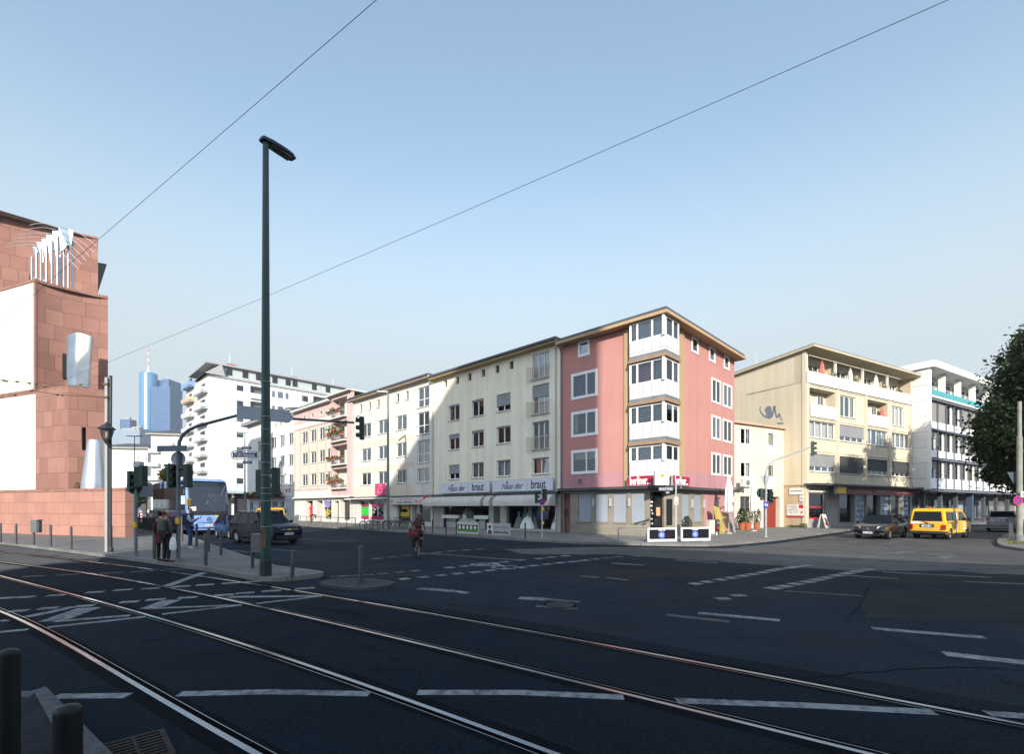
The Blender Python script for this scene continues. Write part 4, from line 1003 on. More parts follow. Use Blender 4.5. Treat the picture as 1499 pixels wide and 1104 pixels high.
mb = MB(); mb.tube([(.9+.5*math.cos(k*.4),-.01,.45+.35*math.sin(k*.4)) for k in range(16)], .05, 6, closed=True); mb.tube([(2.2+.8*k/10,-.01,.5+.25*math.sin(k*1.1)) for k in range(11)], .05, 6)
mb.box(3.4,4.0,-.012,-.001,.2,.8); mb.build('emblem', mk('faded_red', (.45,.12,.1), .7), th)
# ================================================================ right hand side: yellow block, low link house, modern offices
ANGY = math.atan2(.48, .877); DY = Vector((.877,.48,0)); NY = Vector((.48,-.877,0))
Yc = 1316/30.0; OY = Vector((U(1180)*Yc, Yc, 0))
ye = thing('yellow_block', 'pale yellow apartment block with white balconies over shops with a red sign band', 'apartment block', tuple(OY), ANGY)
fy = Fac(ye, OY.x, OY.y, ANGY); T = fy.t
LY = T(1335); ZE = 16.6
bays = [(T(1184.6),T(1223)),(T(1229.2),T(1265)),(T(1269),T(1299.6)),(T(1305.5),T(1332))]
hol = []
for b in (0,2): hol.append((*bays[b], 10.5, 13.1, .9, 'loggia', b))
for b, (p0, p1) in ((1,(1230,1252.5)),(3,(1305.8,1323))): hol.append((T(p0),T(p1),10.9,13.0,.14,'win3',b))
for b in range(4): hol.append((*bays[b], 8.5, 10.1, .14, 'win4', b)); hol.append((*bays[b], 5.35, 7.0, .14, 'win4b', b))
fy.wall(0, LY, 4.2, 13.5, [h[:5] for h in hol], M_YELW)
pier = MB()
for x in (0.02, T(1225.6)-.18, T(1267)-.18, T(1302.3)-.18, LY-.4): pier.box(x, x+.36, -.09, -.003, 4.2, 13.5)
fy.b(pier, 'pilaster', M_YELW)
mb = MB()
for z in (10.28, 7.2, 13.32): mb.box(.4, LY-.42, -.05, -.003, z, z+.1)
fy.b(mb, 'ledge', M_YELW)
for h in hol:
    k, b = h[5], h[6]
    if k == 'win3': fy.window(*h[:4], n=3, fw=.09, curt=['lr','f'][b == 3])
    elif k == 'win4':
        fy.window(*h[:4], n=4, fw=.09, curt=['f','n','lr','f'][b], blind=.72 if b == 1 else .06)
    elif k == 'win4b': fy.window(*h[:4], n=4, fw=.09, curt='n', blind=[.72,1.,.72,.8][b], bmat=M_BLINDD if b else M_BLIND)
    else:
        x0, x1, z0, z1 = h[:4]; d = .9
        mb = MB(); mb.face([(x0,d,z0),(x1,d,z0),(x1,d,z1),(x0,d,z1)]); o = fy.b(mb, 'loggia_back', M_YELW)
        for q in ((x0+.1,x0+1.7),(x1-1.6,x1-.5)):
            mb = MB(); mb.box(q[0],q[1],d-.06,d-.004,z0+.2,z1-.3); w_ = mb.build('loggia_window', M_WHITE, o)
            mb = MB(); mb.box(q[0]+.1,(q[0]+q[1])/2-.04,d-.075,d-.061,z0+.3,z1-.4); mb.box((q[0]+q[1])/2+.04,q[1]-.1,d-.075,d-.061,z0+.3,z1-.4); mb.build('pane', mk('dim_pane', (.12,.14,.16), .1, var=.3), w_)
        mb = MB(); mb.box(x0+.02,x1-.02,-.14,-.05,z0-.1,z0+1.1); fy.b(mb, 'balcony_parapet', M_PANEL)
fy.interior(.3, LY-.3, 4.3, 10.3, 1.2)
# set-back roof terrace storey
mb = MB(); mb.box(.0, LY-.2, -.16, -.06, 13.45, 14.55); fy.b(mb, 'terrace_parapet', M_PANEL)
mb = MB(); mb.box(0, LY, -.05, 6.0, 13.5, 13.62); fy.b(mb, 'terrace_floor', M_PLASTERGREY)
rec = 1.1
tw = []
for p0, p1 in ((1184,1199),(1225,1239.5),(1265,1277),(1303,1312)):
    x0 = fy.t(p0,-rec); x1 = fy.t(p1,-rec); tw.append((max(x0,.4),x1,13.7,15.85))
fyb = Fac(ye, *(OY-NY*rec)[:2], ANGY)
fyb.wall(.3, LY-.3, 13.62, ZE-.15, tw, M_YELW, 'terrace_wall')
for h in tw: fyb.window(*h, n=2, fw=.1, sill=False, curt='r')
mb = MB(); mb.box(.0,.3,-.0,rec,13.62,ZE-.15); mb.box(LY-.3,LY,0,rec,13.62,ZE-.15)
for p in (1215,1256,1293): x = T(p)+1.2; mb.box(x-.04,x+.04,.5,rec,13.62,15.6)
fy.b(mb, 'terrace_partition', M_YELW)
mb = MB()
for p in (1224,1264,1300): x = T(p); mb.box(x-.09,x+.09,.0,.18,13.62,ZE-.2)
fy.b(mb, 'terrace_post', M_OFFW)
mb = MB(); mb.cyl((.3,-.1,16.0),(LY-3,-.1,16.0),.03,n=6); fy.b(mb, 'awning_rail', M_OFFW)
def closed_parasol(name, label, p, h, rmax, mat, grp=None, pole_h=None, polemat=None, z0=.9):
    th = thing(name, label, 'parasol', p, random.random()*3, grp)
    mb = MB(); mb.cyl((0,0,0),(0,0,h),.025,n=8); mb.lathe([(.25,0),(.25,.06),(.06,.1)],12); mb.build('pole', polemat or M_LGREY, th)
    mb = MB(); n = 16; zz = [z0,z0+.02,z0+(h-z0)*.25,z0+(h-z0)*.3,z0+(h-z0)*.65,h]; rr = [rmax*.75,rmax*.8,rmax,rmax*.92,rmax*.72,.04]
    for r_, z in zip(rr, zz):
        for k in range(n):
            an = 2*math.pi*k/n; q = r_*(1+(.22 if k % 2 else -.18)); mb.v.append((q*math.cos(an), q*math.sin(an), z+(.08 if k%4==0 and z<z0+.1 else 0)))
    for i in range(len(zz)-1):
        for k in range(n): mb.f.append([i*n+k,i*n+(k+1)%n,(i+1)*n+(k+1)%n,(i+1)*n+k]); mb.m.append(0)
    mb.build('folded_cloth', mat, th, smooth=True); return th
M_PAR = mk('parasol_white', (.72,.72,.7), .8, var=.12, vs=4); M_PARR = mk('parasol_red', (.55,.2,.17), .8, var=.15)
for p, m_, lab in ((1208,M_PARR,'closed reddish parasol on the roof terrace of the yellow block'),(1249.5,M_PAR,'closed white parasol left of the middle of the yellow block terrace'),(1287,M_PAR,'closed white parasol farther right on the yellow block terrace')):
    closed_parasol('parasol', lab, fy.W @ Vector((T(p),.3,13.62)), 2.4, .2, m_, 'closed parasols on the roof terrace')
closed_parasol('parasol', 'closed red parasol in the right loggia of the yellow block', fy.W @ Vector((bays[2][1]-.4,.3,10.6)), 2.2, .22, M_PARR)
def shrub(name, label, cat, p, w, h, n, mat, leaf=.08, grp=None, pot=None, potm=None, seedshape=1.0):
    th = thing(name, label, cat, p, random.random()*3, grp)
    zb = 0
    if pot:
        mb = MB(); mb.lathe([(pot[0]*.75,0),(pot[0],pot[1]*.9),(pot[0]*1.08,pot[1]*.9),(pot[0]*1.08,pot[1]),(pot[0]*.9,pot[1])],14); mb.build('pot', potm or M_ORANGE, th); zb = pot[1]*.9
    mb = MB()
    for k in range(5): 
        an = k*1.26; mb.tube([(0,0,zb),(.1*w*math.cos(an),.1*w*math.sin(an),zb+h*.4),(.28*w*math.cos(an),.28*w*math.sin(an),zb+h*.85)],[.02,.014,.006],5)
    mb.build('stem', mk('stem', (.08,.06,.035), .9), th)
    lf = MB()
    for _ in range(n):
        z = random.random(); r_ = w*.5*math.sqrt(random.random())*(math.sin(math.pi*min(1,z*.85+.12))**.6)*seedshape
        an = random.uniform(0,6.283); c = Vector((r_*math.cos(an), r_*math.sin(an), zb+z*h)); s_ = leaf*random.uniform(.6,1.3)
        d = Vector((random.gauss(0,1),random.gauss(0,1),random.gauss(.3,.7))).normalized(); e_ = d.cross(Vector((random.random(),random.random(),random.random()))).normalized()
        lf.face([c-d*s_, c+e_*s_*.5, c+d*s_, c-e_*s_*.5])
    lf.build('leaves', mat, th); return th
M_LEAF1 = mk('shrub_leaves', (.055,.085,.03), .75, var=.5, vs=4)
for p, lab in ((1186.5,'small potted plant at the left end of the terrace parapet'),(1222,'flowers on the terrace parapet beside the reddish parasol'),(1300,'green plant by the right terrace post'),(1252,'low plants right of the middle terrace parasol'),(1318,'small plants near the right end of the terrace')):
    shrub('potted_plant', lab, 'plant', fy.W @ Vector((T(p),.15,13.95)), .7, .9, 120, M_LEAF1, .09, 'plants on the roof terrace', (.15,.3))
# roof, side wall, shops
back = 13.0
eA = OY+NY*.9-DY*.35; eB = OY+DY*LY+NY*.9+DY*.35; eC = OY+DY*LY-NY*back+DY*.35; eD = OY-NY*back-DY*.35
iM = ye.matrix_basis if False else (Matrix.Translation(ye.location) @ Matrix.Rotation(ANGY,4,'Z')).inverted()
mb = MB(); q = [iM @ p for p in (eA,eB,eC,eD)]; zz = [ZE+.1, ZE+.1, ZE-1.0, ZE-1.0]
mb.add([(q[i].x,q[i].y,zz[i]-.2) for i in range(4)]+[(q[i].x,q[i].y,zz[i]) for i in range(4)], [(3,2,1,0),(4,5,6,7),(0,1,5,4),(1,2,6,5),(2,3,7,6),(3,0,4,7)]); mb.build('roof', stucco('eaves_yellow', (.46,.40,.28), .08), ye)
mb = MB(); mb.add([(q[i].x*1,q[i].y,zz[i]+.005) for i in range(4)]+[(q[i].x,q[i].y,zz[i]+.08) for i in range(4)], [(4,5,6,7),(0,1,5,4),(1,2,6,5),(2,3,7,6),(3,0,4,7)]); mb.build('roof_sheet', M_GREY, ye)
ANGS = math.atan2(-.877, .48)               # side wall runs from the back towards the street corner
sO = OY - NY*back
fs = Fac(ye, sO.x, sO.y, ANGS)
mb = MB(); mb.face([(0,0,4.12),(back,0,4.12),(back,0,ZE-.12),(0,0,ZE-1.2)]); fs.b(mb, 'side_wall', M_YELS)
mb = MB(); mb.face([(0,0,-.05),(back,0,-.05),(back,0,4.0),(0,0,4.0)]); fs.b(mb, 'lower_side_wall', stucco('stucco_peach', (.5,.38,.25), .12))
mb = MB(); mb.box(0,back,-.06,.0,4.0,4.12); fs.b(mb, 'ledge', M_OCHRE)
mb = MB(); mb.box(back-.34,back+.0,-.05,-.003,-.05,ZE-.2); fs.b(mb, 'corner_pilaster', M_YELW)
shell(ye, [tuple((OY+DY*LY)[:2]), tuple((OY+DY*LY-NY*back)[:2]), tuple(sO[:2])], 0, ZE-.9, M_YELW, skip=(2,))
tS = fs.t
def spt(px, py): return (tS(px), fs.z(px, py))
mur = thing('wall_mural', 'grey blue looping brush figure painted on the blank yellow side wall', 'mural', fs.W @ Vector((0,-.004,0)), ANGS)
def brush(pts, wd):
    mb = MB(); P = smooth_pts([spt(*p) for p in pts], 5); W2 = [wd*(.5+.5*math.sin(math.pi*(i+.5)/len(P))) for i in range(len(P))]
    for i in range(len(P)-1):
        def off(i, s):
            a = P[max(i-1,0)]; b = P[min(i+1,len(P)-1)]; d = Vector((b[0]-a[0], b[1]-a[1])).normalized(); return (P[i][0]-d.y*W2[i]*s, 0, P[i][1]+d.x*W2[i]*s)
        mb.face([off(i,-.5), off(i+1,-.5), off(i+1,.5), off(i,.5)])
    return mb
Zs = lambda x, y: (1060+x/5.257, 590+y/5.257)
M_MUR = mk('mural_grey', (.16,.185,.22), .85, var=.2, vs=3)
brush([Zs(*p) for p in ((280,25),(277,60),(300,95),(335,112),(365,95),(380,55),(388,25),(392,65),(408,112),(425,85),(432,110),(447,140))], .2).build('stroke', M_MUR, mur)
mb = MB(); c0 = spt(*Zs(340,52)); mb.disc_y(c0, .36, -.004, -.001, 18); c1 = spt(*Zs(350,92)); mb.disc_y(c1, .4, -.0045, -.0012, 18); mb.build('body', M_MUR, mur)
mb = MB(); 
for k in range(5): a_ = spt(*Zs(410+k*9,160)); mb.box(a_[0],a_[0]+.12,-.003,-.001,a_[1]-.06,a_[1]+.1)
mb.build('signature', M_MUR, mur)
def plate(name, label, F_, pxa, pya, pxb, pyb, mat, y0=-.08, y1=-.02):
    x0, x1 = F_.t(pxa), F_.t(pxb); zt = F_.z(pxa, pya); zb_ = F_.z(pxb, pyb)
    return sign_box(name, label, F_, x0, x1, zb_, zt, y0, y1, mat)
th, W_, H_ = plate('wall_sign', 'long white name board high on the lower side wall by the red garage door', fs, 1156,715,1176.5,724, M_OFFW)
mb = MB()
for k in range(14): mb.box(.1+k*(W_-.2)/14, .1+(k+.7)*(W_-.2)/14, -.006, -.001, H_*.45, H_*.45+.12)
mb.build('lettering', M_GREY, th)
th, W_, H_ = plate('wall_sign', 'small white plate under the long name board', fs, 1171,725.5,1177,734, M_OFFW)
mb = MB(); mb.box(W_*.2,W_*.8,-.006,-.001,H_*.3,H_*.7); mb.build('lettering', M_LGREY, th)
th, W_, H_ = plate('wall_poster', 'large white poster with red foot strip on the lower side wall', fs, 1152.3,739,1177.5,757.5, M_OFFW)
mb = MB(); mb.box(0,W_,-.008,-.001,0,.14); mb.box(W_*.72,W_*.97,-.008,-.001,H_*.7,H_*.98); mb.prism_y([(W_*.78,H_*.35),(W_*.9,H_*.3),(W_*.93,H_*.55)], -.008, -.001); mb.build('red_print', M_RED, th)
mb = MB()
for r_ in range(6):
    for k in range(9):
        if random.random() < .8: mb.box(.1+k*W_*.065, .1+(k+.8)*W_*.065, -.006, -.001, H_*(.88-r_*.11), H_*(.92-r_*.11))
mb.build('print_lines', M_GREY, th)
# shops under the yellow block
sh = [(T(1184.3),T(1209),.9,3.3,.3),(T(1229),T(1250.5),.45,3.4,.4),(T(1253),T(1268),.45,3.4,.3),(T(1269.5),T(1288.5),.45,3.4,.4),(T(1290.5),T(1303),.45,3.4,.3),(T(1304.5),T(1321),.45,3.4,.4),(T(1322.5),T(1332.5),.45,3.4,.3)]
fy.wall(0, LY, -.05, 4.2, sh, stucco('shop_plaster_grey', (.33,.32,.3), .2), 'shop_wall')
for i, h in enumerate(sh):
    fy.window(*h[:4], n=1, rec=h[4]-.1, fw=.09, sill=False, curt='n', gl=M_SHOPGLASS, name='shop_window', fmat=M_WHITE if i == 0 else M_GREY)
fy.interior(.2, LY-.2, 0, 4.0, 2.2)
M_POST = mk('poster_mix', (.3,.36,.45), .6, var=.7, vs=2.2)
for i in (2,4,6):
    mb = MB(); h = sh[i]
    for r_ in range(5):
        for c in range(3):
            x = h[0]+.1+c*(h[1]-h[0]-.2)/3; z = .55+r_*.55; mb.box(x,x+(h[1]-h[0])/3-.12,.12,.145,z,z+.48)
    fy.b(mb, 'window_posters', M_POST)
h = sh[0]; mb = MB(); mb.box(h[0],h[1],.12,.19,1.95,2.08); mb.box(h[0],h[1],.12,.18,.92,1.05); fy.b(mb, 'window_stripe', M_RED)
mb = MB(); mb.box(h[0],h[1],.1,.17,.55,.91); fy.b(mb, 'window_stripe', M_OFFW)
for i, n_ in ((1,14),(3,14),(5,14),(0,8)):
    h = sh[i]; mb = MB()
    for _ in range(n_): x = random.uniform(h[0]+.1,h[1]-.4); z = random.uniform(.5,1.3); mb.box(x,x+random.uniform(.1,.3),.5,.7,z,z+random.uniform(.1,.4))
    fy.b(mb, 'shop_goods', mk(['goods_red','goods_blue','goods_mixed','goods_red'][i//2], [(.3,.05,.04),(.05,.1,.3),(.3,.28,.22),(.3,.05,.04)][i//2], .6, var=.5, vs=5))
mb = MB(); mb.box(-.3, LY, -1.1, -.003, 4.0, 4.18); fy.b(mb, 'canopy', M_LEDGE)
th, W_, H_ = sign_box('shop_sign', 'white shop sign with red lettering at the left corner of the yellow block', fy, .15, T(1210), 3.42, 3.95, -.12, -.01, M_OFFW)
scrawl('lettering', W_*.85, .26, 10, M_TXTR, th, W_*.5, H_*.6)
th, W_, H_ = sign_box('shop_sign', 'plain yellow box sign between the white and the red shop signs', fy, T(1211), T(1224), 3.3, 3.98, -.9, -.6, M_YEL)
th, W_, H_ = sign_box('shop_sign', 'long dark red sign band over three shop windows', fy, T(1227.5), LY-.1, 3.3, 3.98, -.2, -.05, M_DKRED)
scrawl('lettering', W_*.36, .38, 15, mk('letter_faded', (.62,.36,.36), .5, var=0), th, W_*.22, H_*.5); scrawl('lettering', W_*.2, .26, 10, M_TXTW, th, W_*.55, H_*.58); scrawl('lettering', W_*.28, .34, 12, MATS['letter_faded'], th, W_*.83, H_*.5)
x = fy.b(MB().box(.0,.3,-.04,-.003,-.05,4.0), 'corner_pier', M_YELW)
mb = MB(); p_ = iM @ (OY-NY*6+DY*3); mb.cyl((3,7,ZE-.3),(3,7,ZE+2.2),.05,n=6); mb.build('antenna', M_LGREY, ye)
# ---------------------------------------------------------------- low link house between the salmon house and the yellow block
s1 = OY - NY*2.1; d_ = 8.6
lo_a = s1 - DY*d_
lo = thing('low_house', 'low cream house with a red garage door tucked beside the yellow block', 'house', tuple(lo_a), ANGY)
fo = Fac(lo, lo_a.x, lo_a.y, ANGY); T = fo.t
zt = 9.45
def zp(px, y0, y1): return fo.z(px, y1), fo.z(px, y0)
hol = []
za = zp(1091, 627, 650.8); zb2 = zp(1091, 676.5, 699)
hol += [(T(1083.8),T(1099.2),*za,.1),(T(1083.8),T(1099.2),*zb2,.1)]
zc = zp(1129, 633, 653.5); zd = zp(1129, 680, 699.5)
hol += [(T(1124),T(1133.6),*zc,.1),(T(1124),T(1133.6),*zd,.1)]
zg = zp(1090, 726.5, 748); hol += [(T(1083.5),T(1099),*zg,.2),(T(1115),T(1141.5),ZP-.02,fo.z(1130,727.5),.5)]
fo.wall(0, d_-.02, ZP-.1, zt, hol, stucco('stucco_link', (.62,.57,.47), .1))
for i, h in enumerate(hol[:5]): fo.window(*h[:4], n=2 if i in (0,1,4) else 1, rec=.04, fw=.09, sill=False, curt=['lr','r','f','r','n'][i], fmat=M_WHITE if i < 4 else M_GREY)
for h in hol[2:4]:
    mb = MB(); mb.box(h[0]-.05,h[1]+.06,-.06,-.003,h[2]-1.12,h[2]-.01); mb.box(h[0]-.1,h[0]-.02,-.05,-.003,h[2],h[3]+.08); mb.box(h[1]+.02,h[1]+.1,-.05,-.003,h[2],h[3]+.08); mb.box(h[0]-.1,h[1]+.1,-.052,-.003,h[3]+.08,h[3]+.18); fo.b(mb, 'window_apron', M_WHITE)
for h in hol[:2]:
    mb = MB(); x0,x1,z0,z1 = h[:4]; mb.box(x0-.1,x1+.1,-.035,-.003,z0-.14,z0); mb.box(x0-.1,x1+.1,-.035,-.003,z1,z1+.08); mb.box(x0-.1,x0,-.035,-.003,z0,z1); mb.box(x1,x1+.1,-.035,-.003,z0,z1); fo.b(mb, 'surround', M_WHITE)
h = hol[4]; mb = MB()
for k in range(9): x = h[0]+(h[1]-h[0])*(k+.5)/9; mb.box(x-.012,x+.012,-.02,.005,h[2],h[3])
fo.b(mb, 'window_grille', M_GREY)
h = hol[5]; mb = MB(); mb.box(h[0]+.002,h[1]-.002,.4,.47,ZP,h[3]); fo.b(mb, 'garage_door', blocks('garage_red', (.23,.035,.02), (.25,.04,.024), 50, .14, .01, (.12,.02,.012)))
fo.interior(.1, d_-.1, 2.9, zt-.1, 1.2)
mb = MB(); mb.box(-.3, d_-.02, -.25, .3, zt, zt+.22); fo.b(mb, 'eaves', stucco('eaves_peach', (.48,.34,.24), .08))
mb = MB(); mb.box(0, d_, .3, 9, zt-.1, zt+.1); fo.b(mb, 'roof', M_TILE)
mb = MB(); mb.face([(0,0,0),(0,9,0),(0,9,zt),(0,0,zt)]); fo.b(mb, 'side_wall', MATS['stucco_link'])
mb = MB(); mb.box(T(1116),T(1114),-.1,-.003,ZP,3.2); fo.b(mb, 'garage_post', M_OFFW)
x = T(1077.5)+.5; ac = thing('air_conditioner', 'white air conditioner unit fixed beside the salmon house', 'air conditioner', fo.W @ Vector((T(1073.5),-1.0,fo.z(1075,713.5))), ANGY)
mb = MB(); mb.box(0,.95,0,.35,0,.7); mb.build('casing', M_OFFW, ac, bevel=.02); mb = MB(); mb.disc_y((.6,.35), .26, -.012, -.001, 18); mb.build('fan_grille', M_GREY, ac); mb = MB(); mb.box(.1,.16,0,1.0,-.1,-.002); mb.box(.8,.86,0,1.0,-.1,-.002); mb.build('bracket', M_GREY, ac)
# ---------------------------------------------------------------- modern white office block
ANGW = math.atan2(.504,.864); DW = Vector((.864,.504,0)); NW = Vector((.504,-.864,0))
yEnd = OY + DY*LY; OW = yEnd + NY*1.36
OW = Vector((U(1357)*OW.y, OW.y, 0))
wo = thing('office_block', 'white modern office block with slatted blinds and a turquoise balcony band', 'office building', tuple(OW), ANGW)
fw_ = Fac(wo, OW.x, OW.y, ANGW); T = fw_.t; LWO = 42.0; dpt = 14
mod = 4.62
M_WPAN = blocks('white_cladding', (.7,.7,.7), (.74,.74,.73), 30, 1.72, .03, (.32,.32,.32), False, .12, .004, .5, 0)
rows = [(11.6,13.75,10.75),(8.4,10.45,7.6),(5.3,7.15,4.1)]
mb = MB(); mb.face([(0,-.0,3.9),(0,dpt,3.9),(0,dpt,17.2),(0,0,17.2)]); mb.box(-.0,.28,-.3,-.003,3.9,17.25)
sd = Fac(wo, *(OW-NW*dpt)[:2], math.atan2(-NW.y*-1, -NW.x*-1)); 
mbs = MB(); mbs.face([(0,0,3.9),(dpt,0,3.9),(dpt,0,17.2),(0,0,17.2)]); sd.b(mbs, 'side_wall', M_WPAN)
mb = MB(); mb.box(0,.3,-.3,-.003,3.9,17.3); fw_.b(mb, 'corner_pier', M_WHITE)
mb = MB(); mb.box(-.25,LWO,-.75,dpt,17.3,18.0); fw_.b(mb, 'roof_fascia', M_WHITE)
mb = MB(); mb.box(.3,LWO,-.42,-.3,14.35,14.92); fw_.b(mb, 'turquoise_band', mk('turquoise', (.07,.30,.32), .5, var=.08))
mb = MB(); mb.box(.3,LWO,-.4,1.6,14.1,14.33); fw_.b(mb, 'terrace_slab', M_OFFW)
n = int(LWO/mod)
cols, pst, spn, mul, fin, gl_, bl_, top_, tg = MB(), MB(), MB(), MB(), MB(), MB(), MB(), MB(), MB()
for k in range(n):
    x0 = .3+k*mod
    cols.box(x0+mod-.5, x0+mod-.1, -.05, .5, 14.34, 17.28)
    top_.box(x0+.1,x0+mod-.6,1.5,1.6,14.34,17.28); tg.box(x0+.3,x0+1.3,1.44,1.49,14.5,16.9); tg.box(x0+2.3,x0+3.3,1.44,1.49,14.5,16.9)
    for h in range(2):
        a_ = x0+h*mod/2; b_ = a_+mod/2
        for r_, (z0,z1,zs) in enumerate(rows):
            spn.box(a_+.04,b_-.04,-.02,.06,zs,z0-.03); mul.box(a_-.03,a_+.03,-.14,.06,zs-.15,z1+.1)
            mul.box(a_-.02+mod/4*0, a_, -.1, 0, zs, z0)
            gl_.face([(a_+.05,.25,z0),(b_-.05,.25,z0),(b_-.05,.25,z1),(a_+.05,.25,z1)])
            fin.box(a_+mod/4-.45,a_+mod/4+.05,.3,.36,z0,z1); fin.box(b_-.5,b_-.06,.12,.2,z0,z1)
            if (r_ == 0 and (k, h) in ((0,0),(0,1),(2,0),(2,1),(3,0),(3,1),(5,0))): bl_.box(a_+.06,b_-.06,.02,.08,z0-.02,z1)
            elif r_ in (1,2) and (k,h) == (0,0): bl_.box(a_+.06,b_-.06,.02,.08,z1-.75,z1)
for r_, (z0,z1,zs) in enumerate(rows):
    pst.box(.3,LWO,-.32,.0,z1+.1,z1+.28); pst.box(.3,LWO,.0,.4,z1+.0,z1+.3)
pst.box(0,LWO,-.3,dpt,3.75,3.98)
fw_.b(cols, 'column', M_WHITE); fw_.b(top_, 'terrace_wall', M_OFFW); fw_.b(tg, 'terrace_window', mk('dim_pane', (.12,.14,.16), .1, var=.3))
fw_.b(spn, 'spandrel', M_WHITE); fw_.b(mul, 'mullion', mk('mullion_grey', (.12,.13,.15), .5)); o = fw_.b(gl_, 'glazing', M_GLASS); fw_.b(fin, 'white_curtain_fin', M_CURT)
fw_.b(bl_, 'slatted_blind', blocks('blind_slat', (.3,.29,.27), (.34,.33,.3), 50, .12, .03, (.14,.14,.14))); fw_.b(pst, 'floor_band', MATS['mullion_grey'])
fw_.interior(.3, LWO, 3.9, 14.1, 2.0)
mb = MB(); mb.box(.3,LWO,-.3,-.25,14.36,14.38); 
for k in range(20): mb.box(.5+k*2,.53+k*2,-.36,-.33,14.92,15.25)
mb.box(.3,LWO,-.36,-.33,15.22,15.27); fw_.b(mb, 'terrace_rail', M_OFFW)
# recessed dark shops under it
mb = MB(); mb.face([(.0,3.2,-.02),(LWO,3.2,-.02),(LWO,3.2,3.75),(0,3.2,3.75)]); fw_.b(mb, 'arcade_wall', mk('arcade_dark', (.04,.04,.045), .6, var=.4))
mb = MB()
for k in range(9): mb.box(1+k*mod,1.35+k*mod,.6,.95,-.02,3.75)
fw_.b(mb, 'arcade_column', mk('arcade_column', (.08,.09,.11), .6))
mb = MB()
for k in range(9): mb.box(1.8+k*mod,4.6+k*mod,3.05,3.15,.4,3.0)
o = fw_.b(mb, 'shop_window', M_GREY); mb = MB()
for k in range(9): mb.face([(1.9+k*mod,3.04,.5),(4.5+k*mod,3.04,.5),(4.5+k*mod,3.04,2.9),(1.9+k*mod,3.04,2.9)])
mb.build('pane', M_GLASS, o)
mb = MB(); mb.box(.6,2.0,2.6,3.0,0,1.9); fw_.b(mb, 'yellow_cabinet', mk('cabinet_orange', (.3,.13,.015), .6)); mb = MB(); mb.box(17.5,19.6,2.8,3.0,0,2.9); fw_.b(mb, 'pale_door', mk('pale_blue_door', (.25,.33,.36), .5))
mb = MB(); mb.box(14.2,14.6,.3,.9,0,3.75); fw_.b(mb, 'blue_column', mk('blue_column', (.06,.09,.14), .5))
shell(wo, [tuple((OW+DW*LWO)[:2]), tuple((OW+DW*LWO-NW*dpt)[:2]), tuple((OW-NW*dpt)[:2])], 0, 17.2, M_OFFW, skip=(2,))
# ================================================================ museum at the left
dM = Vector((.935,-.354,0)); nM = Vector((-.354,-.935,0)); ANGM = math.atan2(-.354,.935)     # wall direction rightwards, outward normal
M_RS = blocks('red_sandstone', (.225,.118,.094), (.315,.165,.132), 1.0, 1.1, .015, (.14,.07,.055), False, .3, .006, .85, 2)
M_RS2 = blocks('red_sandstone_base', (.33,.172,.132), (.37,.195,.152), 1.1, .78, .012, (.15,.07,.055), False, .3, .006, .85, 2)
M_RSC = mk('sandstone_coping', (.25,.13,.1), .85, var=.3, vs=2, bump=.005)
M_MUSW = stucco('museum_white', (.6,.59,.54), .05)
E0 = Vector((U(183)*29.9, 29.9, 0))          # right end of the low terrace wall
B0 = Vector((U(100)*32.9, 32.9, 0))
s_ = (U(52)*B0.y-B0.x)/(-dM.x+U(52)*dM.y); A0 = B0 - dM*s_
tE = (U(158)*A0.y-A0.x)/(DR.x-U(158)*DR.y); E1 = A0 + DR*tE
mu = thing('museum', 'red sandstone museum with white wall panels and stepped terraces', 'museum', tuple(E0), ANGM)
fm = Fac(mu, *(E0-dM*30)[:2], ANGM)          # low terrace wall
mb = MB(); mb.box(0,30,0,.5,-.05,3.06); fm.b(mb, 'terrace_wall', M_RS2)
mb = MB(); mb.box(0,30.05,-.04,.55,3.06,3.24); fm.b(mb, 'coping', M_RSC)
mb = MB(); sd_ = Fac(mu, E0.x, E0.y, math.atan2(.688,-.726)); mb.box(.0,26,-.5,0,-.05,3.2); 
mb2 = MB(); q = [E0, E0+DL*26, E0+DL*26-DR*.5, E0-dM*.4-nM*.4]
iM = (Matrix.Translation(mu.location) @ Matrix.Rotation(ANGM,4,'Z')).inverted()
qq = [iM @ p for p in q]; mb2.prism([(p.x,p.y) for p in qq], -.05, 3.2); mb2.build('terrace_side_wall', M_RS2, mu)
mb = MB(); q = [E0-dM*30-nM*.5, E0-nM*.5-dM*.2, E0+DL*26-DR*.5, E0-dM*30-nM*20]; mb.face([(*(iM@p)[:2], 2.95) for p in q]); mb.build('terrace_floor', M_RSC, mu)
# lower body: white panel then red stone to the corner B0, then a face running back to the right
fw2 = Fac(mu, *(A0-dM*14)[:2], ANGM)
mb = MB(); mb.face([(0,0,2.9),(14,0,2.9),(14,0,10.15),(0,0,10.15)]); fw2.b(mb, 'white_wall', M_MUSW)
mb = MB(); mb.face([(0,0,10.5),(13.78,0,10.5),(13.78,0,18.2),(0,0,18.2)]); fw2.b(mb, 'white_wall', M_MUSW)
mb = MB(); mb.box(0,14.02,-.03,.2,10.15,10.5); mb.box(0,14.02,-.05,.4,18.2,18.42); mb.box(13.78,14.02,-.02,.1,10.5,18.2); fw2.b(mb, 'stone_band', M_RSC)
LB = (B0-A0).length
frb = Fac(mu, A0.x, A0.y, ANGM)
mb = MB(); mb.face([(0,0,2.9),(LB,0,2.9),(LB,0,10.2),(0,0,10.2)]); frb.b(mb, 'lower_front_wall', M_RS)
fB = Fac(mu, B0.x, B0.y, ANGR); LBR = fB.t(156)
slot = (fB.t(120), fB.t(126), 6.0, 7.6, .4)
fB.wall(0, LBR, 2.9, 10.2, [slot], M_RS, 'lower_right_wall')
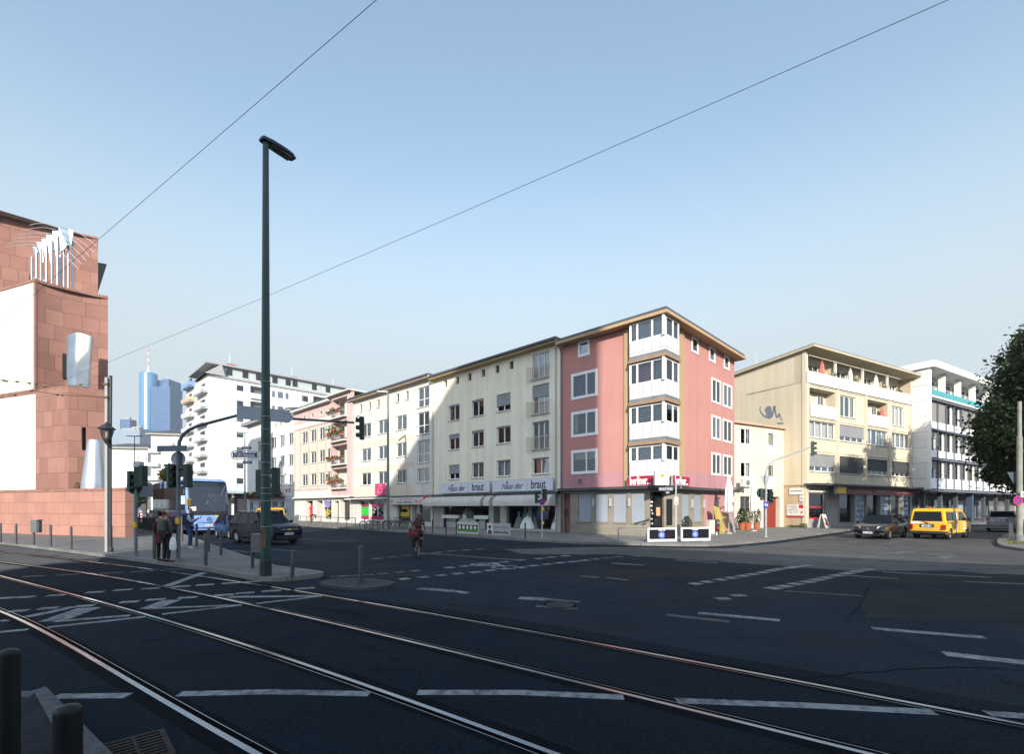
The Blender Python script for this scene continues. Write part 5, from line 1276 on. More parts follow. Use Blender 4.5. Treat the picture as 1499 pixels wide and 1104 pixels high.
mb = MB(); mb.box(slot[0],slot[1],.35,.4,6.0,7.6); fB.b(mb, 'window_slot', M_BLACK)
E1b = B0+DR*LBR
mb = MB(); q = [A0, B0, E1b, E1+DR*.0]; mb.prism([tuple((iM@p)[:2]) for p in q], 10.2, 10.42); mb.build('sculpture_terrace', M_RSC, mu)
# upper curved wall A0 -> E1
fU = Fac(mu, A0.x, A0.y, ANGR); LU = (E1-A0).length
def curved(F_, L, z0, z1, sag, mat, name, n=16, cope=True):
    mb = MB(); pts = [(L*i/n, sag*4*(i/n)*(1-i/n)) for i in range(n+1)]
    for i in range(n): mb.face([(*pts[i],z0),(*pts[i+1],z0),(*pts[i+1],z1),(*pts[i],z1)])
    o = F_.b(mb, name, mat, smooth=True)
    if cope:
        c = MB()
        for i in range(n):
            a, b = pts[i], pts[i+1]; c.add([(a[0],a[1]-.05,z1),(b[0],b[1]-.05,z1),(b[0],b[1]+.4,z1),(a[0],a[1]+.4,z1),(a[0],a[1]-.05,z1+.2),(b[0],b[1]-.05,z1+.2),(b[0],b[1]+.4,z1+.2),(a[0],a[1]+.4,z1+.2)],[(3,2,1,0),(4,5,6,7),(0,1,5,4),(1,2,6,5),(2,3,7,6),(3,0,4,7)])
        F_.b(c, 'coping', M_RSC)
    return o
curved(fU, LU, 10.3, 18.2, .35, M_RS, 'curved_wall')
sl_ = MB(); x = fU.t(95.8); sl_.box(x-.16,x+.16,.1,.36,11.6,13.4); fU.b(sl_, 'window_slot', M_BLACK)
shell(mu, [tuple(E1[:2]), tuple((E1+DL*16)[:2]), tuple((A0-dM*14-nM*12)[:2]), tuple((A0-dM*14)[:2])], 2.9, 18.2, M_RS, skip=(3,))
mb = MB(); q = [A0-dM*14, A0, E1, E1+DL*16, A0-dM*14-nM*12]; mb.face([(*(iM@p)[:2], 18.15) for p in q]); mb.build('upper_terrace', M_PLASTERGREY, mu)
# high rear volume
E2 = Vector((U(143.5)*43, 43, 0)); LR = 16
fH = Fac(mu, *(E2-DR*LR)[:2], ANGR)
curved(fH, LR, 16, 26.1, 1.1, M_RS, 'rear_curved_wall', 24)
shell(mu, [tuple(E2[:2]), tuple((E2+DL*10)[:2]), tuple((E2+DL*10-DR*LR)[:2]), tuple((E2-DR*LR)[:2])], 16, 26.1, M_RS, skip=(3,), roofmat=M_PLASTERGREY)
mb = MB(); hw = (fH.t(44.5), fH.t(66), 19.3, 21.6); mb.box(fH.t(43.5), fH.t(66), .2, 1.0, 18.4, 21.4); fH.b(mb, 'terrace_door', mk('pale_door_frame', (.4,.39,.35), .6)); mb = MB(); mb.box(fH.t(42.6), fH.t(44), .15, .9, 18.4, 21.5); fH.b(mb, 'door_gap', M_BLACK)
# dark raking fin behind the rear volume
p0, p1, p2 = P3(143,384,44), P3(156.5,386.5,46), P3(144.5,424,44)
mb = MB(); bk_ = Vector((-1.2,1.2,0)); v = [iM@p for p in (p0,p1,p2,p0+bk_,p1+bk_,p2+bk_)]; mb.add(v, [(0,2,1),(3,4,5),(0,1,4,3),(1,2,5,4),(2,0,3,5)]); mb.build('raking_canopy', mk('bronze_dark', (.03,.022,.02), .6, var=.3), mu)
# ---- sculptures on the terraces
sc = thing('pipe_sculpture', 'silver organ pipe sculpture with fans and arching rods on the museum top', 'sculpture', tuple(P3(78,410,36)), 0)
o0 = sc.location
Zm = lambda x, y: (x/7.888, 300+y/7.888)
M_SIL = mk('silver_pipe', (.3,.32,.35), .3, .7, var=.05)
for k, (x, y) in enumerate([(370,600),(423,548),(475,505),(538,458),(601,412),(665,360),(700,575),(741,520),(790,465),(842,418)]):
    Y = 36+(-.25 if k < 6 else .5)+k*.12
    tp = P3(*Zm(x,y), Y); mb = MB(); mb.cyl((tp.x-o0.x,tp.y-o0.y,18.3-o0.z),(tp.x-o0.x,tp.y-o0.y,tp.z-o0.z),.075,n=12); mb.build('pipe', M_SIL, sc)
M_FAN = mk('silver_fan', (.2,.27,.33), .25, .6, var=.06)
for k, (a_, b_, c_, d_) in enumerate([((372,478),(425,490),(440,560),(400,580)),((428,432),(490,440),(495,660),(440,540)),((485,390),(548,396),(540,690),(490,500)),((540,345),(610,352),(590,710),(545,460)),((605,298),(680,306),(655,650),(610,430)),((678,252),(790,272),(770,470),(700,550)),((785,275),(842,300),(820,460),(775,470))]):
    Y = 36.4+k*.12; mb = MB(); q = [P3(*Zm(*p), Y+dy)-o0 for p, dy in ((a_,0),(b_,.12),(c_,.12),(d_,0))]; mb.add(q+[p+Vector((.03,.05,0)) for p in q], [(0,1,2,3),(7,6,5,4),(0,4,5,1),(1,5,6,2),(2,6,7,3),(3,7,4,0)]); mb.build('fan', M_FAN, sc)
for k in range(6):
    x0, y0 = [(60,487),(105,440),(155,386),(215,343),(268,290),(340,232)][k]; xm, ym = [(420,468),(470,428),(530,380),(600,334),(560,268),(560,220)][k]
    x1, y1 = [(905,738),(948,688),(992,640),(1035,594),(1085,545),(1118,475)][k]; Y = 36.2+k*.15
    xp, yp = (xm+x1)/2+30, (ym+y1)/2-[60,55,55,55,45,50][k]
    pts = smooth_pts([Zm(x0,y0), Zm((x0+xm)/2,(y0+ym)/2-14), Zm(xm,ym), Zm(xp,yp), Zm(x1,y1)], 6)
    mb = MB(); mb.tube([P3(*p, Y)-o0 for p in pts], .019, 6); mb.build('arching_rod', mk('rod_silver', (.55,.55,.56), .35, .5), sc)
sb = thing('slab_sculpture', 'tall bent silver slab sculpture on the middle museum terrace', 'sculpture', tuple(P3(115,567,34.4)), 0)
o0 = sb.location; Zq = lambda x, y: (x/6.135, 440+y/6.135)
Yn = 34.2
fr0 = [Zq(*p) for p in ((600,760),(598,305),(655,270),(700,273),(838,310),(820,480),(810,785),(670,770))]
# cross-sections of the bent slab, bottom to top
secs = []
for (xl, xr, xe, y_) in ((600,790,812,775),(598,797,818,620),(599,808,828,450),(600,822,838,315)):
    a_ = P3(*Zq(xl,y_), Yn); m1 = P3(*Zq(xl+(xr-xl)*.3,y_), Yn-.28); m2 = P3(*Zq(xl+(xr-xl)*.42,y_), Yn-.3); b_ = P3(*Zq(xr,y_), Yn+.12); c_ = P3(*Zq(xe,y_), Yn+.5)
    z = a_.z; secs.append([Vector((p.x,p.y,z))-o0 for p in (a_,m1,m2,b_,c_,c_+Vector((-.75,.35,0)),a_+Vector((.05,.55,0)))])
mb = MB(); n = 7
for s in secs: mb.v += [tuple(p) for p in s]
tops = [0,.1,.11,0,-.03,0,.03]
for i, dz in enumerate(tops): v = mb.v[21+i]; mb.v[21+i] = (v[0],v[1],v[2]+dz)
for j in range(3):
    for i in range(n): mb.f.append([j*n+i,j*n+(i+1)%n,(j+1)*n+(i+1)%n,(j+1)*n+i]); mb.m.append(0)
mb.f.append([21+i for i in range(7)]); mb.m.append(0)
mb.build('slab', mk('slab_steel', (.36,.39,.42), .3, .9, var=.2, vs=.9), sb, smooth=True)
co = thing('cone_sculpture', 'silver truncated cone sculpture on the low museum terrace', 'sculpture', tuple(P3(140,713,32.7)), 0)
base = co.location; z1 = ZH(645,32.7)-base.z; r0 = (157.5-123)/2/F*32.7*.98; r1 = (149.5-131)/2/F*32.7
mb = MB(); prof = [(r0,-.5),(r0,0)] + [(r0+(r1-r0)*t/8, z1*t/8) for t in range(1,9)] + [(r1*.94, z1+.03)]; mb.lathe(prof, 40); mb.build('cone', mk('brushed_cone', (.5,.52,.55), .34, .9, var=.08, vs=.8), co, smooth=True)
# ================================================================ white high-rise slab
HO = Vector((U(305)*100, 100, 0))
hr = thing('highrise', 'white high-rise apartment slab with stacked balconies and a grey roof storey', 'apartment block', tuple(HO), ANGR)
fh = Fac(hr, HO.x, HO.y, ANGR); T = fh.t; LHR = T(513)
zr = lambda i: 5.9+i*3.38
hol = []
for i in range(7):
    z0 = zr(i)+1.0 if i else 7.0
    hol += [(T(346.3),T(357.5),zr(i)+1.1,zr(i)+2.5,.15,'w1',i), (T(366.5),T(386),zr(i)+.15,zr(i)+2.75,1.2,'b',i), (T(398.2),T(403.5),zr(i)+.9,zr(i)+2.5,.15,'w',i), (T(406.5),T(415.5),zr(i)+.9,zr(i)+2.5,.15,'w',i), (T(418),T(423.5),zr(i)+.9,zr(i)+2.5,.15,'w',i),
            (T(442),T(452.5),zr(i)+1.0,zr(i)+2.5,.15,'w',i), (T(458.5),T(481),zr(i)+.15,zr(i)+2.75,1.2,'b',i)]
fh.wall(0, LHR, 5.6, 29.6, [h[:5] for h in hol], M_WHITEW)
for h in hol:
    if h[5] == 'b':
        x0,x1,z0,z1 = h[:4]; mb = MB(); mb.face([(x0,1.2,z0),(x1,1.2,z0),(x1,1.2,z1),(x0,1.2,z1)]); o = fh.b(mb, 'loggia_back', M_PLASTERGREY)
        mb = MB(); mb.box(x0+.2,x1-.2,1.14,1.18,z0+.1,z1-.4); mb.build('loggia_window', mk('dim_pane', (.12,.14,.16), .1), o)
        mb = MB(); mb.box(x0-.1,x1+.1,-.5,-.44,z0-.1,z0+.95); fh.b(mb, 'balcony_front', mk('balcony_glass_green', (.5,.62,.6), .3))
        mb = MB(); mb.box(x0-.1,x1+.1,-.5,0,z0-.22,z0-.1); fh.b(mb, 'balcony_slab', M_OFFW)
    else: fh.window(*h[:4], n=1 if h[5] != 'w1' else 1, rec=.1, fw=.1, sill=h[5] == 'w', curt=random.choice(['f','t','n','lr']))
fh.interior(.3, LHR-.3, 5.7, 29.5, 1.6)
# end wall with two stacks of balconies, running back to the left
fe = Fac(hr, *(HO+DL*18)[:2], ANGL)
mb = MB(); mb.face([(0,0,0),(18,0,0),(18,0,29.6),(0,0,29.6)]); fe.b(mb, 'end_wall', M_WHITEW)
for j, (pa, pb) in enumerate(((287.5,304.6),(269,284.5))):
    x0, x1 = ((10.6, 17.7), (1.2, 7.4))[j]
    for i in range(8):
        z0 = zr(i)+.1-(0 if j == 0 else .4)
        if i == 7 and j == 0: continue
        mb = MB(); mb.box(x0,x1,-1.1,-.003,z0-.15,z0); mb.box(x0,x1,-1.1,-1.0,z0+.15,z0+1.0); mb.box(x0,x0+.08,-1.3,-.003,z0+.15,z0+1.0); mb.box(x1-.08,x1,-1.3,-.003,z0+.15,z0+1.0)
        fe.b(mb, 'balcony', mk(['balcony_pale','balcony_pale','balcony_awn_blue','balcony_awn_orange'][(2 if i == 7 else 3 if (i == 6 and j) else 0)], [(.55,.58,.56),(.55,.58,.56),(.2,.32,.55),(.5,.4,.28)][(2 if i == 7 else 3 if (i == 6 and j) else 0)], .5, var=.1))
        mb = MB(); mb.box(x0+1.5,x1-2.2,-.05,-.003,z0,z0+2.2); fe.b(mb, 'balcony_door', M_DARK)
# roof storey and roof
mb = MB(); mb.box(2.5,LHR,1.2,16,29.6,32.4); fh.b(mb, 'roof_storey', blocks('grey_green_panel', (.40,.45,.45), (.44,.48,.48), 4.0, 8, .03, (.22,.24,.25), False, .15, .002, .6, 0))
mb = MB(); mb.box(-.2,LHR+.2,-.25,18.2,29.55,29.9); mb.box(-.3,LHR+.4,.4,17,32.4,32.75); fh.b(mb, 'roof', mk('roof_grey', (.33,.33,.335), .7, var=.2))
mb = MB()
for p in (338,361.5,381,405,424.5,434.5,463,483): x = T(p); mb.box(x-.55,x+.55,1.1,1.195,30.7,32.1)
fh.b(mb, 'roof_window', M_DARK)
mb = MB(); mb.add([(-.8,-.8,29.9),(-.8,9,29.9),(3,9,29.9),(3,-.4,29.9),(2.6,9,32.7),(2.6,.4,32.7)], [(0,3,5),(0,5,4,1),(1,4,2),(3,2,4,5)]); fh.b(mb, 'sloping_roof_end', MATS['roof_grey'])
for p, h_ in ((349,1.6),(442,1.4),(503,.8)):
    x = T(p); mb = MB(); mb.box(x-.7,x+.9,5,6.4,32.7,32.7+h_); c_ = fh.b(mb, 'chimney', mk('brick_red', (.3,.13,.09), .85, var=.2)); mb = MB(); mb.cyl((x-.3,5.5,32.7+h_),(x-.3,5.5,34.9+h_),.05,n=6); mb.build('aerial', M_OFFW, c_)
mb = MB(); mb.box(-.1,LHR,-1.2,0,5.0,5.6); fh.b(mb, 'canopy', mk('canopy_blue_grey', (.35,.42,.46), .5))
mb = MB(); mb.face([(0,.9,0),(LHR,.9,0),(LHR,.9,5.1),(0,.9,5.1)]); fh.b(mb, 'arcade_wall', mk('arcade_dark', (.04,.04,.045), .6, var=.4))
mb = MB()
for k in range(8): mb.box(k*4.4,k*4.4+.4,.0,.4,0,5.0)
fh.b(mb, 'arcade_column', M_OFFW)
shell(hr, [tuple((HO+DR*LHR)[:2]), tuple((HO+DR*LHR+DL*18)[:2]), tuple((HO+DL*18)[:2])], 0, 29.6, M_WHITEW, skip=(2,))
# ================================================================ white houses farther down the street
def far_house(label, px0, px1, ytop, Y, rot, wins, depth=14, pxs=None, roof=M_TILE, wcol=M_WHITEW, ov=.8):
    a = Vector((U(px0)*Y, Y, 0)); zt = ZH(ytop, Y)
    root = thing('far_house', label, 'house', tuple(a), rot); F_ = Fac(root, a.x, a.y, rot); L = F_.t(px1)
    hol = []
    for (pa, pb, ya, yb, cur) in wins: hol.append((F_.t(pa), F_.t(pb), F_.z((pa+pb)/2,yb), F_.z((pa+pb)/2,ya), .15, cur))
    F_.wall(0, L, 0, zt, [h[:5] for h in hol], wcol)
    for h in hol: F_.window(*h[:4], n=1, rec=.1, fw=.12, sill=False, curt=h[5])
    F_.interior(.1, L-.1, .1, zt-.1)
    b = a + F_.d*L
    ni = F_.nin
    shell(root, [tuple(b[:2]), tuple((b+ni*depth)[:2]), tuple((a+ni*depth)[:2]), tuple(a[:2])], 0, zt, wcol, skip=(3,))
    roofing(root, [a-ni*ov-F_.d*ov, b-ni*ov+F_.d*ov, b+ni*(depth+ov)+F_.d*ov, a+ni*(depth+ov)-F_.d*ov], zt+.2, 0, .3, M_PLASTERGREY, 1.5, None)
    return root, F_, zt
f1, F1, z1 = far_house('white two storey wide house left of the far street, behind the signal', 150, 216, 656, 118, R(8), [(201.5,204.5,667,678,'n'),(212.5,215.3,667,677,'n'),(212.5,215.3,679.5,686,'n'),(212.5,215.3,687.5,699,'n')])
mb = MB(); mb.box(0,F1.L if hasattr(F1,'L') else F1.t(216),-2.0,0,6.1,6.5); F1.b(mb, 'ground_floor_canopy', M_OFFW)
mb = MB(); mb.box(0,F1.t(216),-.1,-.02,0,6.1); F1.b(mb, 'shop_front', mk('shop_dark', (.05,.05,.055), .6, var=.5, vs=.8))
f2, F2, z2 = far_house('white house with a hipped roof under the glass towers', 221, 278, 636, 112, R(14), [(225,227.5,650,659,'n'),(225,227.5,664,674,'n'),(225,227.5,682,690,'n'),(225,227.5,697,705,'n'),(250,258,648,656,'n'),(250,258,666,676,'f')])
for i in range(4):
    x = F2.t(224); mb = MB(); z = z2-3.5-i*3.2; mb.box(x-.6,x+1.4,-1.0,0,z-.9,z); F2.b(mb, 'balcony', mk('balcony_mint', (.5,.62,.58), .5))
# ================================================================ towers of the banking quarter, far off
M_TGL = NT('tower_glass')
def tower_mat(name, c1, c2, bw, bh, rough, metal):
    t = NT(name); v = t.obj(); sp = t.n('ShaderNodeSeparateXYZ'); t.l(v, sp.inputs[0])
    sm = t.math('ADD', sp.outputs[0], t.math('MULTIPLY', sp.outputs[1], 1.0))
    cb = t.n('ShaderNodeCombineXYZ'); t.l(sm, cb.inputs[0]); t.l(sp.outputs[2], cb.inputs[1])
    br = t.n('ShaderNodeTexBrick'); t.l(cb.outputs[0], br.inputs['Vector']); br.offset = 0
    for k, x in (('Scale',1.),('Brick Width',bw),('Row Height',bh),('Mortar Size',.22),('Bias',0.)): br.inputs[k].default_value = x
    br.inputs['Color1'].default_value = (*c1,1); br.inputs['Color2'].default_value = (*c2,1); br.inputs['Mortar'].default_value = tuple(x*.66 for x in c1)+(1,)
    return t.done(br.outputs['Color'], rough, metal, .6)
M_TGL = tower_mat('tower_glass_blue', (.09,.24,.40), (.12,.29,.46), 3.0, 3.6, .22, .35)
M_TGL2 = tower_mat('tower_glass_dark', (.06,.12,.23), (.075,.14,.26), 3.0, 3.6, .35, .2)
Yt = 860
def ptz(px, py, Y=Yt): return P3(px, py, Y)
rt = thing('glass_tower', 'tall round blue glass tower with red and white mast beside a square shaft', 'skyscraper', (U(217.5)*Yt, Yt, 0), 0)
zt = ZH(549,Yt); r = (228.5-206)/2/F*Yt; k_ = F and Yt/F
mb = MB(); mb.lathe([(r,0),(r,zt),(r*.96,zt+2),(r*.7,zt+3.5)], 40); mb.build('round_shaft', M_TGL, rt, smooth=True)
xo = rt.location.x
mb = MB(); mb.box(U(222)*Yt-xo,U(242.5)*Yt-xo,8,40,0,ZH(555,Yt)); mb.box(U(232)*Yt-xo,U(242.5)*Yt-xo,8,40,ZH(555,Yt),ZH(554,Yt)+1); mb.build('rear_shaft', M_TGL2, rt)
mb = MB(); mb.box(U(229.5)*Yt-xo,U(257)*Yt-xo,-14,18,0,ZH(569,Yt)); mb.build('square_shaft', M_TGL2, rt)
mb = MB(); mb.lathe([(3.2,zt+3),(2.6,zt+8),(1.2,zt+8.2),(1.1,ZH(536,Yt)),(1.0,ZH(531,Yt))], 10); mb.lathe([(.9,ZH(531,Yt)),(.6,ZH(511,Yt))], 8); ms = mb.build('mast', M_OFFW, rt)
mb = MB()
for a_, b_ in ((544,540),(535,530),(524,520),(515,511)): mb.lathe([(1.15,ZH(a_,Yt)),(1.05,ZH(b_,Yt))], 8)
mb.build('red_ring', mk('red_pale', (.45,.16,.15), .5), ms)
def block_tower(label, px0, px1, y, Y, mat):
    th = thing('distant_tower', label, 'skyscraper', (U((px0+px1)/2)*Y, Y, 0), 0); w_ = (px1-px0)/F*Y/2
    mb = MB(); mb.box(-w_,w_,0,w_*1.6,0,ZH(y,Y)); mb.build('shaft', mat, th)
    mb = MB(); mb.box(-w_*.6,w_*.4,w_*.3,w_,ZH(y,Y),ZH(y,Y)+3); mb.box(w_*.5,w_*.7,w_*.3,w_*.6,ZH(y,Y),ZH(y,Y)+5); mb.build('roof_plant', M_PLASTERGREY, th); return th
block_tower('slim grey blue tower, left of the round glass one', 175.5, 190.5, 614, 900, M_TGL2)
block_tower('low wide grey blue office tower in front of the slim one', 165, 204.5, 629, 760, tower_mat('tower_grey', (.2,.26,.32), (.24,.3,.36), 3.2, 3.6, .4, .1))
block_tower('pale blue stepped office block between the slim and the round tower', 186, 207, 627, 820, tower_mat('tower_pale', (.26,.36,.44), (.3,.4,.48), 3.2, 3.6, .35, .1))
# ================================================================ buildings behind the camera whose shade lies on the crossing
def back_block(name, label, poly, depth=15, y=-25):
    th = thing(name, label, 'building', (poly[0][0], y, 0), 0); x0 = poly[0][0]
    mb = MB(); mb.prism_y([(p[0]-x0, p[1]) for p in poly][::-1], -depth, 0); mb.build('wall', stucco('back_plaster', (.56,.6,.66), .1), th)  # unseen walls toned pale and cool to bounce light into the shade
    mb = MB(); xs = [p[0]-x0 for p in poly]; w0, w1 = min(xs)+1.2, max(xs)-2
    hmin = min(p[1] for p in poly if p[1] > 0)
    x = w0
    while x < w1:
        z = 4.5
        while z < hmin-2.5: mb.box(x,x+1.2,.0,.04,z,z+1.5); z += 3.1
        x += 2.6
    mb.build('window', mk('dim_pane', (.12,.14,.16), .1), th)
back_block('gabled_building', 'tall gabled building behind the viewer, shading the tram crossing', [(-16.3,0),(6.1,0),(6.1,43),(-4.2,42.4),(-14.6,34.2),(-16.3,32.5)])
back_block('corner_building', 'lower building behind the viewer with a sloping roof line', [(6.15,0),(29.2,0),(29.2,13.2),(18,16.4),(7.4,19.2),(6.15,19.6)], 15)
back_block('office_slab', 'tall slab behind the viewer shading the right hand street', [(29.5,0),(75,0),(75,32),(29.5,32)], 15)
# ================================================================ street furniture
def pole_lamp(name, label, p, h, r0, r1, mat, grp=None):
    th = thing(name, label, 'street lamp', p, 0, grp)
    mb = MB(); mb.tube([(0,0,0),(0,0,h*.33),(0,0,h*.66),(0,0,h)], [r0, r0-(r0-r1)*.33, r0-(r0-r1)*.66, r1], 16)
    mb.build('pole', mat, th, smooth=True); return th
lp = G(389, 843.6, ZP); LH = ZH(207, lp.y)-ZP
lamp = pole_lamp('street_lamp', 'very tall dark green street lamp on the tip of the left pavement', tuple(lp), LH, .135, .075, M_GREENPOLE)
mb = MB(); mb.lathe([(.15,0),(.15,.42),(.138,.46)], 18); mb.build('base_sleeve', mk('pole_base', (.02,.035,.035), .5, var=.3), lamp)
mb = MB()                                      # luminaire: a long flat housing
hd = Vector((.42,.72,0)).normalized(); sdv = Vector((-hd.y,hd.x,0))
secs = [(-.14,.09,.06),(-.1,.12,.12),(.12,.16,.14),(.5,.18,.13),(.72,.17,.1),(.86,.1,.06)]
for x, w_, t_ in secs:
    for sx, zz in ((-1,0),(-1,.6),(-.5,1),(.5,1),(1,.6),(1,0)):
        v = hd*x + sdv*(w_*sx); mb.v.append((v.x, v.y, LH-.02+t_*zz+x*.06))
for i in range(len(secs)-1):
    for k in range(6): mb.f.append([i*6+k,i*6+(k+1)%6,(i+1)*6+(k+1)%6,(i+1)*6+k]); mb.m.append(0)
mb.f.append(list(range(6))); mb.m.append(0); mb.f.append([30+k for k in range(6)][::-1]); mb.m.append(0)
lh_ = mb.build('lamp_head', mk('lamp_head_navy', (.03,.04,.07), .35, .3), lamp)
mb = MB(); c = hd*.42; mb.obox((c.x,c.y,LH-.03+.03), (.62,.24,.06), math.atan2(hd.y,hd.x)); mb.build('lamp_glass', mk('lamp_lens', (.22,.2,.17), .25, var=.4, vs=6), lh_)
mb = MB()
for z in (1.35,2.05,2.25,2.4,2.75,3.1,3.6,4.0,4.35,5.3): mb.lathe([(.131,z),(.131,z+.012)], 16)
mb.build('strap', M_LGREY, lamp)
mb = MB(); mb.obox((.0,-.132,1.05), (.16,.006,.5)); mb.obox((.03,-.136,.9), (.1,.006,.25)); mb.build('sticker_residue', mk('rusty_patch', (.12,.085,.05), .7, var=.5, vs=7), lamp)
# street name sign on the tall lamp
def street_sign(label, p, wd, h, txt, parent_rz=0, grp=None, frame=True, size=.12, cat='street sign'):
    th = thing('street_name_sign', label, cat, p, parent_rz, grp)
    mb = MB(); mb.box(-wd/2,wd/2,-.012,.012,-h/2,h/2); mb.build('plate', M_NAVY, th)
    if txt: text('lettering', txt, size, M_TXTW, th, Matrix.Translation((0,-.02,0)))
    mb = MB(); e = .012
    mb.box(-wd/2+.01,wd/2-.01,-.016,-.0125,h/2-.022,h/2-.012); mb.box(-wd/2+.01,wd/2-.01,-.016,-.0125,-h/2+.012,-h/2+.022); mb.build('white_line', M_TXTW, th)
    return th
ps = P3(358.5, 666.3, lp.y-.02)
ss = street_sign('blue street name plate Fahrgasse in a looped white frame on the tall lamp', tuple(ps), .66, .15, 'Fahrgasse', 0, None, True, .145)
mb = MB(); hw, hh = .38, .115; pts = []
for k in range(24):
    a_ = 2*math.pi*k/24; cx_ = (hw-hh) if math.cos(a_) > 0 else -(hw-hh); pts.append((cx_+hh*math.cos(a_), 0, hh*math.sin(a_)))
mb.tube(pts, .014, 8, closed=True); mb.tube([(hw,0,.04),(hw+.1,0,.045),(hw+.2,.0,.045)], .012, 6); mb.tube([(hw,0,-.04),(hw+.1,0,-.045),(hw+.2,0,-.045)], .012, 6); mb.build('frame', M_OFFW, ss)
for px, py, lab in ((361,656,'small blue house number plate above the Fahrgasse sign'),(362,677,'small blue number plate below the Fahrgasse sign')):
    street_sign(lab, tuple(P3(px,py,lp.y-.02)), .24, .085, '18-24' if py < 660 else '26-30', 0, None, True, .06, 'number plate')
# ---- traffic signals
def signal_head(th, x, y, z, rz, n=3, name='signal_head', size=.28):
    M = Matrix.Translation((x,y,z)) @ Matrix.Rotation(rz,4,'Z'); h = size*n
    mb = MB(); mb.box(-size/2,size/2,0,.16,-h/2,h/2); o = mb.build(name, M_SIGNAL, th, M, bevel=.015)
    for i in range(n):
        zc = h/2-size*(i+.5); v = MB(); nseg = 10; r = size*.38
        for k in range(nseg):
            a0, a1 = math.pi*(-.15+1.3*k/nseg), math.pi*(-.15+1.3*(k+1)/nseg)
            v.face([(r*math.cos(a0),0,zc+r*math.sin(a0)),(r*math.cos(a1),0,zc+r*math.sin(a1)),(r*math.cos(a1),-.14,zc+r*math.sin(a1)),(r*math.cos(a0),-.14,zc+r*math.sin(a0))])
        v.build('visor', M_SIGNAL, o)
        l = MB(); l.disc_y((0,zc), r*.93, -.012, -.001, 14); l.build('lens', [mk('lens_red', (.09,.012,.01), .25, var=0), mk('lens_amber', (.1,.06,.01), .25, var=0), mk('lens_green', (.01,.06,.03), .25, var=0)][i if n == 3 else i*2], o)
    return o
def button_box(th, x, y, z):
    mb = MB(); mb.box(x-.06,x+.06,y-.13,y-.05,z-.1,z+.1); return mb.build('push_button', M_YEL, th, bevel=.01)
M_POST = mk('post_grey_green', (.12,.15,.16), .5, var=.2, vs=4)
def post(th, h, r=.055, mat=None, name='post'):
    mb = MB(); mb.cyl((0,0,0),(0,0,h),r,n=14); mb.lathe([(r*1.5,0),(r*1.5,.05),(r,.07)],14); return mb.build(name, mat or M_POST, th, smooth=True)
sA = thing('traffic_signal', 'short signal post with cluttered dark heads seen from behind, nearest the lantern', 'traffic light', tuple(G(199,815,ZP)), 0)
Ya = sA.location.y; post(sA, ZH(700,Ya)-ZP); rl = lambda o, px, py: (U(px)*o.location.y-o.location.x, ZH(py, o.location.y)-o.location.z)
for px, py, rz, n in ((195,705,R(70),3),(204,699,R(200),3),(207,697,R(-100),3)):
    x, z = rl(sA, px, py); signal_head(sA, x, .0, z, rz, n, size=.26)
x, z = rl(sA, 203, 680); mb = MB(); mb.box(x-.13,x+.13,-.1,.1,z-.12,z+.1); mb.build('detector_box', M_LGREY, sA)
x, z = rl(sA, 195, 712); mb = MB(); mb.disc_y((x,z), .31, .06, .08, 28); mb.build('round_sign_back', mk('disc_dark', (.03,.035,.04), .5), sA); button_box(sA, .02, -.0, ZH(769,Ya)-ZP)
sB = thing('traffic_signal', 'signal mast with a long curved arm reaching over the road past the tall lamp', 'traffic light', tuple(G(261,822.5,ZP)), 0)
Yb = sB.location.y; hB = ZH(664,Yb)-ZP
arm = [P3(262,690,Yb), P3(261.5,662,Yb), P3(262.5,647,Yb+.02), P3(267.5,637,Yb+.08), P3(277,629.5,Yb+.15), P3(290,623.5,Yb+.25), P3(347,608.5,Yb+.6), P3(432,613.5,Yb+1.25), P3(519,619,Yb+1.95)]
post(sB, hB, .065)
mb = MB(); mb.tube([p-sB.location for p in arm], [.065,.06,.058,.055,.055,.052,.05,.045,.04], 12); mb.build('arm', mk('arm_dark', (.07,.085,.095), .5, var=.2), sB, smooth=True)
pe = arm[-1]-sB.location; zc = ZH(627, arm[-1].y)-ZP; signal_head(sB, pe.x+.2, pe.y, zc, R(-80), 3, size=.29)
mb = MB(); cx_ = pe.x+.05; mb.tube([(cx_,pe.y,pe.z),(cx_,pe.y,zc+.4),(cx_+.1,pe.y,zc+.48),(cx_+.2,pe.y,zc+.42)], .018, 6); mb.build('head_bracket', M_POST, sB)
for px, py, rz in ((253,697,R(60)),(272,697,R(-95))):
    x, z = rl(sB, px, py); signal_head(sB, x, .0, z, rz, 3, size=.27)
x, z = rl(sB, 258.6, 671.5); mb = MB(); mb.disc_y((x,z), .25, .07, .085, 28); mb.build('round_sign_back', M_SIGNBACK, sB); button_box(sB, .03, 0, ZH(763,Yb)-ZP)
db = thing('direction_board', 'large grey direction board on the signal arm, back view with pointed end', 'road sign', tuple(arm[6]), 0)
v0 = arm[6]; v1 = P3(431, 605, arm[7].y); L_ = math.hypot(v1.x-v0.x, v1.y-v0.y); ang_ = math.atan2(v1.y-v0.y, v1.x-v0.x); db.rotation_euler = (0,0,ang_)
hb = 19.5/F*arm[6].y; zoff = ZH(603.5,arm[6].y)-v0.z
mb = MB(); mb.prism_y([(0,zoff-hb/2),(L_*.9,zoff-hb/2-.05),(L_,zoff-.1),(L_*.9,zoff+hb/2-.08),(0,zoff+hb/2)], -.075, -.05); mb.build('board', M_SIGNBACK, db)
mb = MB(); mb.box(L_*.2,L_*.23,-.049,-.0,zoff-hb/2+.05,zoff+hb/2-.1); mb.box(L_*.7,L_*.73,-.049,0,zoff-hb/2+.05,zoff+hb/2-.12); mb.build('clamp', M_GREY, db)
